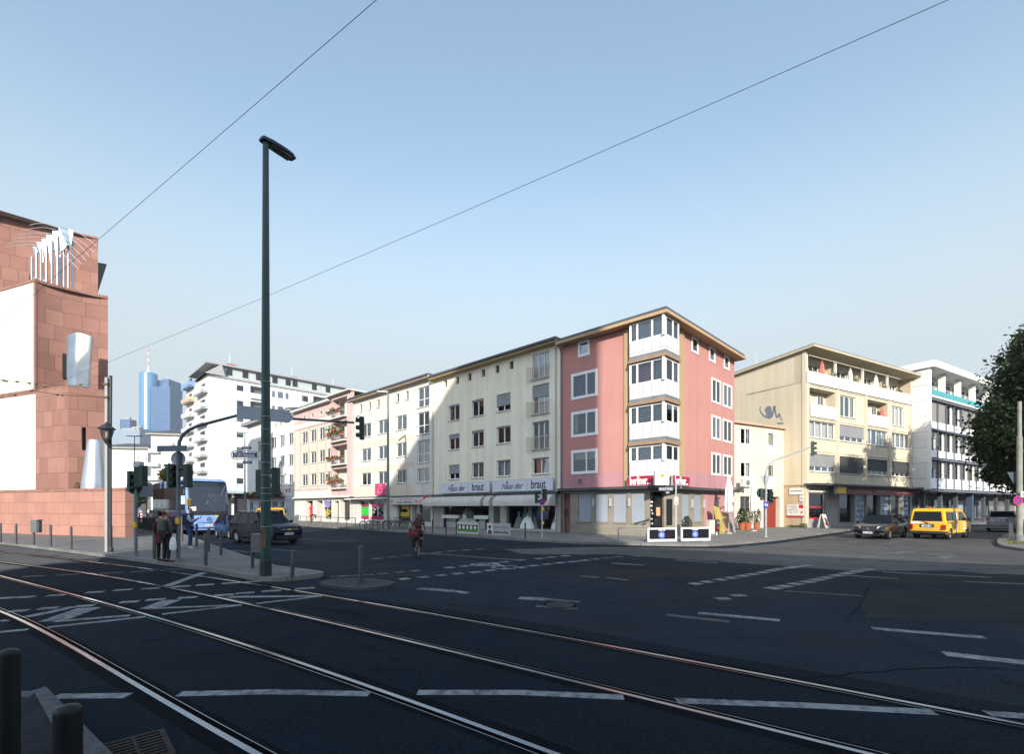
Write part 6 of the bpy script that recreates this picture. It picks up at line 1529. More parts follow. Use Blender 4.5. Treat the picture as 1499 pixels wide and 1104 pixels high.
x, z = rl(sB, 255, 657.5); ds = thing('direction_sign', 'narrow blue grey direction sign bar across the curved signal mast', 'road sign', (sB.location.x+U(233)*Yb-sB.location.x, Yb-.09, ZH(657.5,Yb)), R(-3))
mb = MB(); w_ = (277-232.5)/F*Yb; mb.box(0,w_,-.015,.015,-.1,.1); mb.build('board', mk('sign_blue_grey', (.08,.11,.15), .5), ds); mb = MB(); mb.box(w_*.6,w_*.72,.016,.09,-.06,.06); mb.build('clamp', M_GREY, ds)
pC = G(394.5, 835, ZP)
sC = thing('traffic_signal', 'slim signal post half hidden behind the tall lamp', 'traffic light', (U(394.5)*14.1, 14.1, ZP), 0); post(sC, ZH(614,14.1)-ZP, .035, M_BLACK)
for px, py, rz in ((384.5,708,R(85)),(399,705,R(-85))): x, z = rl(sC, px, py); signal_head(sC, x, .03, z, rz, 3, size=.27)
sD = thing('traffic_signal', 'signal post with a round no stopping sign before the bridal shop', 'traffic light', tuple(G(793.5,787,ZP)), 0)
Yd = sD.location.y; post(sD, ZH(716,Yd)-ZP, .05, M_LGREY)
for px, py, rz in ((787,728,R(75)),(796.5,725,R(-30))): x, z = rl(sD, px, py); signal_head(sD, x, .0, z, rz, 3, size=.26)
def no_stop(th, x, z, r, y=-.07, cross=True):
    mb = MB(); mb.disc_y((x,z), r, y, y+.02, 28); o = mb.build('no_stopping_sign', M_BLUE, th)
    ring = MB(); n = 28
    for k in range(n):
        a0, a1 = 2*math.pi*k/n, 2*math.pi*(k+1)/n
        ring.face([(x+r*math.cos(a0),y-.004,z+r*math.sin(a0)),(x+r*math.cos(a1),y-.004,z+r*math.sin(a1)),(x+r*.78*math.cos(a1),y-.004,z+r*.78*math.sin(a1)),(x+r*.78*math.cos(a0),y-.004,z+r*.78*math.sin(a0))])
    for s_ in ((1,-1) if cross else (1,)):
        d = Vector((.707,0,.707*s_)); n_ = Vector((-.707*s_,0,.707)); c = Vector((x,y-.0045-.0008*s_,z)); q = r*.85
        ring.face([c-d*q-n_*r*.1, c+d*q-n_*r*.1, c+d*q+n_*r*.1, c-d*q+n_*r*.1])
    ring.build('red_band', M_RED, o)
x, z = rl(sD, 793.3, 735); no_stop(sD, x, z, .21, -.09, False)
for py in (745.5,766): button_box(sD, .06, -.02, ZH(py,Yd)-ZP)
sE = thing('traffic_signal', 'grey signal mast with an arm reaching right in front of the red garage', 'traffic light', tuple(G(1121,787,ZP)), 0)
Ye = sE.location.y; M_POSTL = mk('post_light', (.3,.31,.31), .5, var=.15)
armE = [P3(1121.5,720,Ye), P3(1121.8,693,Ye), P3(1123,685,Ye), P3(1126,679.5,Ye), P3(1133,674.5,Ye), P3(1160,664.5,Ye-.3), P3(1186,655,Ye-.6)]
post(sE, ZH(694,Ye)-ZP, .07, M_POSTL); mb = MB(); mb.tube([p-sE.location for p in armE], [.06,.055,.05,.05,.05,.045,.04], 10); mb.build('arm', M_POSTL, sE, smooth=True)
pe = armE[-1]-sE.location; zc = ZH(657,armE[-1].y)-ZP; signal_head(sE, pe.x+.24, pe.y, zc, R(62), 3, size=.29)
mb = MB(); cx_ = pe.x+.04; mb.tube([(cx_,pe.y,pe.z-.1),(cx_-.05,pe.y,zc+.4),(cx_+.06,pe.y,zc+.52),(cx_+.2,pe.y,zc+.44)], .018, 6); mb.build('head_bracket', M_POSTL, sE)
x, z = rl(sE, 1122, 705); w_ = 8.5/F*Ye; mb = MB(); mb.prism_y([(x-w_,z+.36),(x+w_,z+.36),(x,z-.38)], .07, .085); mb.build('give_way_back', M_SIGNBACK, sE)
for px, py, rz in ((1117,724,R(65)),(1126,725,R(-60)),(1129,729,R(-20))): x, z = rl(sE, px, py); signal_head(sE, x, .0, z, rz, 3, size=.25)
x, z = rl(sE, 1115.5, 722); mb = MB(); mb.disc_y((x,z), .3, .1, .12, 24); mb.build('round_sign_back', M_SIGNAL, sE)
x, z = rl(sE, 1120.5, 739.5); mb = MB(); mb.box(x-.13,x+.13,-.1,-.075,z-.2,z+.2); o = mb.build('blue_path_sign', M_BLUE, sE); mb = MB(); mb.ball((x-.05,-.104,z+.08),.03,8,6); mb.box(x-.07,x-.03,-.104,-.1,z-.06,z+.05); mb.box(x+.03,x+.06,-.104,-.1,z-.1,z+.08); mb.box(x-.11,x+.11,-.104,-.1,z-.012,z+.012); mb.build('pictogram', M_TXTW, o)
# ---- lantern and tram span mast
pm = G(157.5, 808, ZP)
ms = thing('tram_mast', 'tall flat grey steel mast beside the lantern, holding the overhead wires', 'mast', tuple(pm), 0); hm = ZH(553,pm.y)-ZP
mb = MB(); mb.box(-.075,.035,-.06,.06,0,hm); mb.build('column', mk('mast_grey', (.3,.3,.29), .6, var=.15, vs=2), ms)
mb = MB()
for z in (ZH(563,pm.y)-ZP, ZH(582,pm.y)-ZP): mb.box(-.12,.08,-.1,.1,z-.04,z+.04)
mb.build('wire_clamp', mk('brass_dark', (.12,.1,.04), .5, .4), ms)
pn = G(162, 808.5, ZP)
ln = thing('lantern', 'old style dark lantern on a tall slender black post by the museum', 'street lamp', tuple(pn), 0)
hl_ = ZH(644,pn.y)-ZP; mb = MB(); mb.tube([(0,0,0),(0,0,1.1),(0,0,1.12),(0,0,hl_),(0,0.02,hm)], [.06,.06,.045,.042,.045], 14); mb.lathe([(.1,0),(.1,.15),(.08,.2)],14); mb.lathe([(.07,hm),(.05,hm+.04)],12); mb.build('post', M_DARK, ln)
zl = hl_; a_ = .30
mb = MB(); n = 6; M6 = lambda r, z: [(r*math.cos(2*math.pi*k/n+.3)-.02, r*math.sin(2*math.pi*k/n+.3)-.16, z) for k in range(n)]
lo_, hi_ = M6(.15,zl), M6(.25,zl+.42)
for k in range(n): mb.tube([lo_[k], hi_[k]], .014, 5)
mb.tube(lo_, .016, 5, closed=True); mb.tube(hi_, .018, 5, closed=True); mb.lathe([(.34,zl+.42),(.3,zl+.47),(.12,zl+.6),(.06,zl+.66),(.05,zl+.72)], 6, (-.02,-.16,0)); mb.lathe([(.05,zl-.2),(.12,zl-.05),(.15,zl)], 10, (-.02,-.16,0)); mb.tube([(0,0,zl-.35),(0,-.1,zl-.3),(-.02,-.16,zl-.2)], .03, 6); hd_ = mb.build('lantern_frame', M_DARK, ln)
mb = MB()
for k in range(n): j = (k+1) % n; mb.face([lo_[k],lo_[j],hi_[j],hi_[k]])
mb.build('lantern_glass', glass('lantern_pane', (.75,.75,.72), .05, .08), hd_)
mb = MB(); mb.lathe([(.02,zl+.05),(.05,zl+.12),(.06,zl+.28),(.02,zl+.34)], 10, (-.02,-.16,0)); mb.build('bulb', M_OFFW, hd_)
# ---- bollards
def bollard(label, p, h, r=.058, tilt=0, grp='slim metal bollards', mat=None):
    mb = MB(); mb.lathe([(r,0),(r,h-.02),(r*.96,h),(r*.75,h+.014),(r*.4,h+.022),(r*.05,h+.025)], 18)
    o = mb.build('bollard', mat or mk('bollard_grey', (.075,.08,.085), .5, .2, var=.3, vs=5), None, None, smooth=True, loc=p); o.rotation_euler = (0,tilt,0)
    return tag(o, label, 'bollard', grp)
Yq = 3.55; bollard('black round bollard at the left edge of the picture, the nearer pair, farther one', (U(13.5)*Yq, Yq, .1), ZH(951,Yq)-.1-.02, .062, 0, 'two black bollards in the bottom left corner', mk('bollard_black', (.008,.009,.01), .5, spec=.3, var=.4, vs=6))
Yq = 2.6; bollard('black round bollard standing closest to the camera, beside the gully grate', (U(99.5)*Yq, Yq, .1), ZH(1033,Yq)-.1-.02, .062, 0, 'two black bollards in the bottom left corner', MATS['bollard_black'])
for px, yt, yb, tl_, lab in ((427.5,805.5,844,.06,'leaning bollard just right of the tall lamp'),(301,781,828,0,'bollard before the coach, nearest to the kerb'),(305.5,774,808,0,'bollard right behind another one, before the coach'),
        (323.5,776,813,0,'bollard below the right headlamp of the coach'),(287.8,767,801,0,'bollard by the man before the coach'),(226,776,819.5,0,'bollard at the left leg of the two waiting women'),(266.5,756,794,0,'thin bollard between signal mast and coach'),
        (.8,766,795,0,'bollard at the very left edge before the museum wall'),(23.5,767,797,0,'second bollard along the museum kerb'),(74,768.5,800.5,0,'bollard right of the litter bin by the museum wall'),(104,771,804,0,'last bollard before the lantern post')):
    p = G(px, yb, ZP); bollard('grey '+lab, tuple(p), (yb-yt)/F*p.y-.02, .055 if px > 220 else .05, tl_)
p = G(528.6, 851.5, .09); bollard('single dark bollard on the cobbled island', tuple(p), (851.5-800.5)/F*p.y, .065, 0, None)
K0 = G(760,792.4)
def kpt(px, inset):
    o = K0 - NL*inset; u = U(px); s = (u*o.y-o.x)/(DL.x-u*DL.y); q = o + DL*s; return Vector((q.x,q.y,ZP))
for px, lab in ((769,'bollard standing between the bridal shop and its street signal'),(534,'bollard at the left end of the bicycle stands')):
    p = kpt(px, .5); bollard('dark '+lab, tuple(p), .95, .05)
# ---- litter bins
def litter_bin(label, p, posth, bx, bz, w_, d_, h_):
    th = thing('litter_bin', label, 'litter bin', p, 0)
    mb = MB(); mb.cyl((0,0,0),(0,0,posth),.05,n=12); mb.build('post', mk('bollard_grey', (.075,.08,.085), .5, .2, var=.3, vs=5), th)
    mb = MB(); mb.prism([(bx,-d_/2),(bx+w_*.85,-d_/2),(bx+w_,-d_*.2),(bx+w_,d_*.2),(bx+w_*.85,d_/2),(bx,d_/2)], bz, bz+h_); o = mb.build('bin', mk('bin_grey', (.11,.12,.125), .5, var=.2), th, bevel=.012)
    mb = MB(); mb.box(bx-.01,bx+w_+.01,-d_/2-.01,d_/2+.01,bz+h_+.0,bz+h_+.03); mb.build('lid', M_GREY, o); return th
p = G(369.5,832,ZP); litter_bin('grey litter bin on a post just left of the tall lamp', tuple(p), .93, .04, ZH(809,p.y)-ZP, .34, .3, 26/F*p.y)
p = G(49.4,798.5,ZP); litter_bin('dark litter bin on a bollard before the museum wall', tuple(p), 36/F*p.y, -.02, ZH(780,p.y)-ZP, .34, .3, 18/F*p.y)
# ---- railing along the row and its street side
rail = thing('railing', 'low grey pedestrian railing along the kerb before the pink and white houses', 'railing', tuple(kpt(534,.4)), 0)
o0 = rail.location; q = [kpt(px,.4)-o0 for px in (432,440,448.5,459,470,483,494.5,507.5,520)]
for p in q: mb = MB(); mb.cyl((p.x,p.y,0),(p.x,p.y,.95),.035,n=8); mb.build('rail_post', M_GREY, rail)
mb = MB(); mb.tube([p+Vector((0,0,.93)) for p in q], .03, 8); mb.build('top_rail', M_GREY, rail)
rail2 = thing('railing', 'dark railing posts and bar before the bridal shop posters', 'railing', tuple(kpt(633,.4)), 0); o0 = rail2.location
q = [kpt(px,.4)-o0 for px in (633,653,668)]
for p in q: mb = MB(); mb.cyl((p.x,p.y,0),(p.x,p.y,.95),.04,n=8); mb.build('rail_post', M_DARK, rail2)
mb = MB(); mb.tube([p+Vector((0,0,.92)) for p in q[1:]], .035, 8); mb.build('top_rail', M_DARK, rail2)
# banners on frames
def banner(name, label, pa, pb, z0, z1, mat):
    th = thing(name, label, 'banner', (pa.x,pa.y,ZP), math.atan2(pb.y-pa.y, pb.x-pa.x)); L_ = (pb-pa).length
    mb = MB(); mb.box(0,L_,-.03,.03,z0,z1); mb.build('board', mat, th)
    mb = MB(); mb.box(.05,.1,.031,.07,0,z1); mb.box(L_-.1,L_-.05,.031,.07,0,z1); mb.build('leg', M_GREY, th); return th, L_
th, L_ = banner('banner', 'pale banner with a row of dark and white balls over green grass', kpt(669.5,.4), kpt(700.5,.4), .12, .9, mk('banner_pale', (.45,.48,.44), .6))
mb = MB(); mb.box(.05,L_-.05,-.035,-.031,.24,.42); mb.build('grass_print', mk('print_green', (.08,.22,.05), .7, var=.3, vs=9), th)
mb = MB(); mb.box(.05,L_-.05,-.034,-.031,.42,.7); mb.build('dark_print', mk('print_dark', (.05,.07,.06), .7, var=.4), th)
mb = MB()
for k in range(5): mb.disc_y((.3+k*(L_-.6)/4,.53), .12, -.039, -.0345, 14)
mb.build('ball_print', M_OFFW, th)
th, L_ = banner('banner', 'grey banner with a portrait and bold dark lettering', kpt(713,.4), kpt(747,.4), .12, .88, mk('banner_grey', (.38,.37,.38), .6))
mb = MB(); mb.box(.04,L_*.26,-.034,-.031,.16,.84); mb.build('portrait_ground', M_OFFW, th)
mb = MB(); mb.disc_y((L_*.14,.62), .13, -.0365, -.0345, 14); mb.prism_y([(.07,.17),(L_*.24,.17),(L_*.2,.45),(L_*.08,.45)], -.0365, -.0345); mb.build('portrait', mk('print_dark', (.05,.07,.06), .7), th)
scrawl('bold_lettering', L_*.64, .2, 9, M_TXT, th, L_*.64, .33, -.036); scrawl('bold_lettering', L_*.64, .2, 11, M_GREY, th, L_*.64, .66, -.036)
# ---- advertising boards at the corner
def ad_board(label, pa, pb, z0, z1, title):
    th = thing('advert_board', label, 'advertising board', (pa.x,pa.y,ZP), math.atan2(pb.y-pa.y, pb.x-pa.x), 'white framed advert boards at the kerb'); L_ = math.hypot(pb.x-pa.x,pb.y-pa.y)
    mb = MB(); t_ = .085; mb.box(0,L_,-.04,.04,z0,z0+t_*1.5); mb.box(0,L_,-.04,.04,z1-t_,z1); mb.box(0,t_,-.04,.04,z0+t_*1.5,z1-t_); mb.box(L_-t_,L_,-.04,.04,z0+t_*1.5,z1-t_); mb.build('frame', M_WHITE, th)
    mb = MB(); mb.box(t_,L_-t_,-.02,.02,z0+t_*1.5,z1-t_); p_ = mb.build('poster', mk('poster_black', (.008,.008,.012), .35, var=.2), th)
    t = NT('poster_glow'); v = t.n('ShaderNodeTexCoord').outputs['Object']; ln_ = t.n('ShaderNodeVectorMath'); ln_.operation = 'LENGTH'; t.l(v, ln_.inputs[0])
    nz = t.noise(9, 4); dd_ = t.math('ADD', ln_.outputs['Value'], t.math('MULTIPLY', nz, .14))
    c = t.mix(t.ramp(dd_, .1, .28), (.25,.4,.9), (.01,.02,.2)); t.done(c, .4)
    cx_, cz_ = L_*.48, (z0+z1)/2-.01; mb = MB(); mb.disc_y((0,0), .21, -.006, -.001, 22); mb.build('blue_print', t.mat, p_, Matrix.Translation((cx_,-.02,cz_)))
    mb = MB(); mb.prism_y([(-.05,-.05),(.04,-.06),(.03,.05),(-.02,.07)], -.01, -.0065); mb.build('figure_print', mk('print_pink', (.6,.3,.35), .5), p_, Matrix.Translation((cx_,-.02,cz_)))
    scrawl('lettering', .38, .075, len(title), M_TXTW, p_, cx_, z1-.13, -.026)
    mb = MB(); mb.box(.12,.5,-.045,.045,-.0,z0); mb.box(L_-.5,L_-.12,-.045,.045,0,z0) if z0 > .02 else None; 
    if z0 > .02: mb.build('foot', M_GREY, th)
    return th
ad_board('white framed black advert board with a blue glow, left one, below the crimson sign', P3(947.8,790,25.85), P3(990.4,790,26.15), .02, .76, 'Konzert')
ad_board('white framed black advert board with a blue glow, right one, nearer the parasols', P3(996.8,790,26.15), P3(1039.3,790,26.6), .04, .78, 'Sommerfest')
hp = thing('barrier_hoop', 'grey tubular hoop barrier before the stone corner', 'barrier', tuple(P3(905,792,26.9)[:2])+(ZP,), R(2)); L_ = (947-905)/F*26.9
mb = MB(); mb.tube([(0,0,0),(0,0,.62),(.03,0,.7),(.11,0,.74),(L_-.11,0,.74),(L_-.03,0,.7),(L_,0,.62),(L_,0,0)], .03, 8); mb.build('tube', M_GREY, hp, smooth=True); mb = MB(); mb.cyl((0,0,.38),(L_,0,.38),.018,n=6); mb.build('middle_bar', M_GREY, hp)
np_ = G(989.5, 793, ZP); sp_ = thing('sign_post', 'thin grey post with street name plates before the bar entrance', 'sign post', tuple(np_), 0); h_ = ZH(703,np_.y)-ZP
mb = MB(); mb.cyl((0,0,0),(0,0,h_),.04,n=12); mb.build('pole', M_LGREY, sp_)
x, z = rl(sp_, 989.5, 733.5); mb = MB(); mb.box(x-.1,x+.1,-.065,-.045,z-.2,z+.2); o = mb.build('white_plate', M_OFFW, sp_); mb = MB(); mb.box(x-.06,x+.06,-.07,-.0655,z-.13,z-.06); mb.box(x-.07,x+.07,-.07,-.0655,z+.08,z+.1); mb.build('print', M_RED, o)
street_sign('blue street name plate Berliner Straße pointing left from the thin post', (U(974.5)*np_.y, np_.y-.03, ZH(716.2,np_.y)), .8, .17, 'Berliner Straße', 0, None, True, .12)
street_sign('blue street name plate Domstraße turned right on the thin post', (U(996)*np_.y, np_.y-.01, ZH(709,np_.y)), .46, .15, 'Domstraße', R(48), None, True, .1)
street_sign('tiny blue number plate under the left name plate', (U(977)*np_.y, np_.y-.03, ZH(721.5,np_.y)), .22, .09, '37-39', 0, None, True, .06, 'number plate')
street_sign('tiny blue number plate under the right name plate', (U(996.5)*np_.y, np_.y-.01, ZH(714,np_.y)), .18, .08, '6', R(48), None, True, .06, 'number plate')
# ---- cafe corner: parasols, tubs, boards
for px, yb, yt, rm, lab in ((1067,781.5,695,.28,'closed white parasol before the leaning yellow boards'),(1103,778,697,.28,'closed white parasol with blue print before the orange tubs')):
    p = G(px, yb, ZP); closed_parasol('parasol', lab, tuple(p), (yb-yt)/F*p.y, rm, M_PAR, 'closed parasols on the pavement', z0=1.55)
for px, lab in ((1086,'left orange tub with a box shrub beside the house wall'),(1095,'middle orange tub with a box shrub'),(1107.5,'right orange tub with a box shrub behind the printed parasol')):
    Yp = 40.2; shrub('planter_tub', lab, 'planter', (U(px)*Yp, Yp, ZP), .85, 1.25, 520, M_LEAF1, .075, 'three orange tubs with shrubs', (.29,.6))
Yp = 33.0; shrub('potted_conifer', 'slim grey green conifer in a pot before the shuttered window', 'plant', (U(1005.5)*30.4, 30.4, ZP), .65, .95, 420, mk('conifer', (.05,.075,.05), .8, var=.5, vs=5), .07, None, (.22,.4), M_PLASTERGREY)
for px, y_, w_, h_, tl_, m_, lab in ((1054,33.9,.5,2.0,.2,'panel_yellow','tall leaning yellow board propped against the rose wall'),(1058.5,34.1,.35,1.9,.16,'panel_green','leaning green yellow board behind the tall yellow one'),(1066,34.6,.4,1.55,.14,'panel_ochre','ochre patterned board leaning behind the parasol pole'),(1071,35,.35,1.5,.12,'panel_brown','brown board leaning near the wall end'),(1075,35.4,.3,1.45,.1,'panel_blue','pale blue board last in the leaning row')):
    p = Vector((U(px)*y_, y_, ZP)); mb = MB(); mb.add([(0,0,0),(w_,.05,0),(w_-tl_*.6,.45,h_*.97),(-tl_*1.2,.4,h_),(0,.05,0),(w_,.1,0),(w_-tl_*.6,.5,h_*.97),(-tl_*1.2,.45,h_)], [(0,1,2,3),(7,6,5,4),(0,4,5,1),(1,5,6,2),(2,6,7,3),(3,7,4,0)])
    o = mb.build('leaning_board', mk(m_, {'panel_yellow':(.42,.3,.08),'panel_green':(.4,.4,.1),'panel_ochre':(.45,.25,.06),'panel_brown':(.25,.14,.08),'panel_blue':(.3,.36,.42)}[m_], .5, var=.35, vs=3), None, loc=tuple(p)); o.rotation_euler = (0,0,R(35)); tag(o, lab, 'board', 'boards leaning on the rose wall')
p = G(1041, 775, ZP); p = Vector((U(1040)*31.5, 31.5, ZP)); th = thing('switch_cabinet', 'beige utility cabinet before the rose wall', 'utility box', tuple(p), R(30)); mb = MB(); mb.box(-.27,.27,-.15,.15,.12,1.05); mb.build('housing', mk('beige_box', (.5,.48,.4), .5), th, bevel=.015); mb = MB(); mb.box(-.22,.22,-.157,-.15,.2,.98); mb.build('door', mk('beige_box2', (.53,.51,.43), .5), th); mb = MB(); mb.box(-.24,.24,-.12,.12,0,.12); mb.build('plinth', M_GREY, th)
p = Vector((U(1049)*32.2, 32.2, ZP)); th = thing('vending_box', 'small dark and red dispenser beside the beige utility cabinet', 'machine', tuple(p), R(30)); mb = MB(); mb.box(-.17,.17,-.12,.12,.25,1.05); mb.build('housing', M_DARK, th, bevel=.015); mb = MB(); mb.box(-.1,.1,-.127,-.12,.4,.6); mb.build('red_flap', M_RED, th); mb = MB(); mb.box(-.13,.13,-.128,-.12,.75,.95); mb.build('window', M_GREY, th); mb = MB(); mb.cyl((0,0,0),(0,0,.25),.05,n=8); mb.build('leg', M_OFFW, th)
# a-board, cafe chairs by the yellow block
p = fy.W @ Vector((fy.t(1205,.9), -.9, ZP)); th = thing('sandwich_board', 'white folding a-board before the shop with red lettering', 'sign', tuple(p), ANGY)
for s_ in (-1,1): mb = MB(); mb.add([(-.35,s_*.38,0),(.35,s_*.38,0),(.3,s_*.04,1.25),(-.3,s_*.04,1.25),(-.35,s_*.41,0),(.35,s_*.41,0),(.3,s_*.07,1.25),(-.3,s_*.07,1.25)], [(0,1,2,3),(7,6,5,4),(0,4,5,1),(1,5,6,2),(2,6,7,3),(3,7,4,0)]); mb.build('panel', M_OFFW, th)
mb = MB(); mb.add([(-.2,-.37,.25),(.2,-.37,.25),(.05,-.16,1.0),(-.1,-.18,.95)], [(0,1,2,3)]); mb.build('print', M_RED, th)
def chair(label, p, rz, mat, grp):
    th = thing('folding_chair', label, 'chair', p, rz, grp)
    mb = MB(); mb.box(-.2,.2,-.2,.2,.43,.46); mb.build('seat', mat, th); mb = MB(); mb.add([(-.2,.2,.6),(.2,.2,.6),(.2,.28,.9),(-.2,.28,.9),(-.2,.22,.6),(.2,.22,.6),(.2,.3,.9),(-.2,.3,.9)], [(0,1,2,3),(7,6,5,4),(0,4,5,1),(1,5,6,2),(2,6,7,3),(3,7,4,0)]); mb.build('backrest', mat, th)
    for sx in (-1,1):
        mb = MB(); mb.cyl((sx*.2,-.22,0),(sx*.2,.28,.9),.014,n=6); mb.build('leg', M_DARK, th); mb = MB(); mb.cyl((sx*.18,.25,0),(sx*.18,-.18,.44),.014,n=6); mb.build('leg', M_DARK, th)
    return th
for k, (px, y_, rz, m_, lab) in enumerate(((1264,-1.1,R(100),'chair_wood','wooden chair facing the road, leftmost before the red sign band shops'),(1306,-.9,R(20),'chair_dark','dark folding chair near the black sedan roof'),(1313,-.8,R(-30),'chair_dark','dark folding chair right of the first one'),(1319,-.7,R(60),'chair_red','red folding chair at the end of the yellow block'))):
    p = fy.W @ Vector((fy.t(px), y_, ZP)); chair(lab, tuple(p), ANGY+rz, mk(m_, {'chair_wood':(.3,.18,.08),'chair_dark':(.04,.04,.05),'chair_red':(.3,.03,.03)}[m_], .5), 'chairs before the yellow block')
# ---- mast and signs on the right island
pr = G(1492.5, 793, .12); th = thing('concrete_mast', 'pale grey concrete mast on the right island before the tree', 'mast', tuple(pr), 0); h_ = ZH(588,pr.y)-.12; z1_ = ZH(640,pr.y)-.12
mb = MB(); mb.tube([(0,0,0),(0,0,.35),(0,0,.36),(0,0,z1_),(0,0,z1_+.05),(0,0,h_)], [.17,.17,.135,.12,.09,.085], 16); mb.build('shaft', mk('mast_concrete', (.25,.26,.22), .8, var=.3, vs=2, bump=.004), th); mb = MB(); mb.lathe([(.213,0),(.213,.35)],16); mb.build('base_paint', M_GREY, th)
th = thing('road_sign', 'back of a dark triangular sign fixed to the concrete mast', 'road sign', tuple(P3(1486,698,pr.y+.2)), 0); mb = MB(); mb.prism_y([(-.45,.25),(.35,.25),(-.05,-.45)], 0, .02); mb.build('plate', mk('sign_dark_back', (.06,.08,.11), .5), th)
th = thing('road_sign', 'white plate with dark strokes at the right edge of the concrete mast', 'road sign', tuple(P3(1497,724,pr.y-.25)), 0); mb = MB(); mb.box(-.1,.5,0,.02,-.16,.16); mb.build('plate', M_OFFW, th); mb = MB(); mb.box(.0,.05,-.006,-.001,-.1,.1); mb.box(.1,.15,-.006,-.001,-.1,.1); mb.build('print', M_TXT, th)
th = thing('road_sign', 'round red and blue no stopping sign on the concrete mast', 'road sign', tuple(P3(1490.3,733,pr.y-.25)), 0); no_stop(th, 0, 0, .26, 0, True)
p = G(1480.5,792,.12); th = thing('marker_post', 'weathered pale post leaning beside the concrete mast', 'post', tuple(p), 0); mb = MB(); mb.tube([(0,0,0),(-.02,0,.45),(-.04,0,.95)], [.1,.09,.07], 10); mb.build('stake', mk('weathered', (.4,.39,.34), .85, var=.4, vs=6), th); mb = MB(); mb.tube([(-.04,0,.95),(-.06,0,1.0)], [.075,.05], 10); mb.build('cap', M_PLASTERGREY, th)
# ---- other lamps
p = G(568,773.8,ZP); hh = ZH(576,p.y)-ZP; l2 = pole_lamp('street_lamp', 'grey green lamp mast before the white house with its bicycles', tuple(p), hh, .13, .08, mk('lamp_grey_green', (.14,.2,.18), .5, var=.15)); mb = MB(); mb.obox((-.45,-.15,hh+.1),(.95,.26,.14),R(15)); mb.build('lamp_head', M_LGREY, l2, bevel=.03)
p = Vector((U(358.5)*60,60,ZP)); l3 = pole_lamp('street_lamp', 'slim green lamp mast seen behind the coach', tuple(p), ZH(636,60), .1, .06, mk('lamp_grey_green', (.14,.2,.18), .5)); mb = MB(); mb.obox((-.4,0,ZH(636,60)+.1),(.9,.25,.14)); mb.build('lamp_head', M_LGREY, l3, bevel=.03)
p = Vector((U(197)*70,70,ZP)); l4 = pole_lamp('street_lamp', 'thin dark lamp mast with double head far down the left street', tuple(p), ZH(640,70), .09, .05, M_GREENPOLE); mb = MB(); mb.obox((-.6,0,ZH(640,70)),(1.0,.25,.12)); mb.obox((.6,0,ZH(640,70)),(1.0,.25,.12)); mb.build('lamp_head', M_DARK, l4)
# ---- railing of posts along the left street, far side objects
rl3 = thing('railing', 'long dark railing of upright bars along the left street', 'railing', tuple(G(232,779,ZP)), 0); o0 = rl3.location
mb1, mb2 = MB(), MB(); a_ = Vector((0,0,0)); 
for k in range(60):
    q = a_+DL*(k*.55); mb1.cyl((q.x,q.y,0),(q.x,q.y,1.0),.035,n=6)
o = mb1.build('upright_bar', M_DARK, rl3); mb2.cyl((0,0,.98),tuple(DL*33+Vector((0,0,.98))),.03,n=6); mb2.build('top_rail', M_DARK, rl3)
th = thing('road_barrier', 'red and white striped road works barrier down the left street', 'barrier', (U(207)*62, 62, 0), R(10)); mb = MB(); mb.box(-.1,.1,-.03,.03,.2,1.5); mb.build('plank', M_OFFW, th); mb = MB()
for k in range(3): mb.box(-.1,.1,-.036,-.031,.4+k*.4,.6+k*.4)
mb.build('red_stripe', M_RED, th); mb = MB(); mb.box(-.3,.3,-.2,.2,0,.2); mb.build('foot', M_DARK, th)
th = thing('road_sign', 'light blue direction panel down the left street', 'road sign', (U(214)*48, 48, 0), R(5)); mb = MB(); mb.box(-.6,.6,-.02,.02,ZH(728,48),ZH(708,48)); mb.build('panel', mk('panel_light_blue', (.3,.38,.44), .5), th); mb = MB(); mb.cyl((0,.06,0),(0,.06,ZH(708,48)),.05,n=8); mb.build('post', M_GREY, th)
# ---- overhead wires
def wire(label, pts, r, grp='overhead tram wires', sag=0.):
    mb = MB(); mb.tube(pts, r, 6); o = mb.build('overhead_wire', mk('wire_dark', (.07,.075,.08), .5, .3), None); return tag(o, label, 'wire', grp)
wa, wb = P3(550,0,5.2), P3(0,473.5,12.2); d_ = wb-wa
wire('single overhead wire falling from the top centre to the left edge', [wa-d_*.9, wa, wa+d_*.5-Vector((0,0,.012)), wb, wb+d_*1.2], .0038)
wa, wj = P3(1386,0,5.2), P3(52,572.5,18.4); d_ = wj-wa
wire('long thin overhead wire rising across the sky to the upper right', [wa-d_*.5]+[wa+d_*(k/12)-Vector((0,0,.10*4*(k/12)*(1-k/12))) for k in range(13)], .0036)
wire('short span wire from the wire knot to the grey mast', [wj, P3(88,578.5,18.9), P3(120,579.5,19.5), P3(157,582.5,pm.y)], .012)
wire('upper feeder wire running off the left edge before the white wall', [P3(-60,554,17.5), P3(0,557,18), P3(43,561,18.3), P3(47.5,570,18.35), wj], .009)
wire('lower feeder wire running off the left edge below the stone band', [P3(-60,588,17.5), P3(0,581.5,18), P3(25,576.5,18.2), wj, P3(54,562,18.4)], .01)
wire('faint upper span wire between the knot and the mast', [wj+Vector((0,0,.2)), P3(66,565,18.6), P3(125,563,19.6), P3(157,563.5,pm.y)], .005)
ins = thing('insulator', 'cluster of brass insulators on the wires before the white wall', 'insulator', tuple(wj), 0)
for px, py, y_ in ((5,557,18.05),(9,558,18.07),(25,559,18.18),(43,561,18.3),(46,572,18.35),(21.5,578.5,18.2),(53,561,18.4),(66,566,18.6),(84,578,18.9),(91,578.5,19),(118,563,19.5)):
    mb = MB(); c = P3(px,py,y_)-ins.location; mb.ball(tuple(c), .05, 8, 6, 1.3, 1, .8); mb.build('bell', mk('brass_old', (.16,.14,.05), .4, .5), ins)
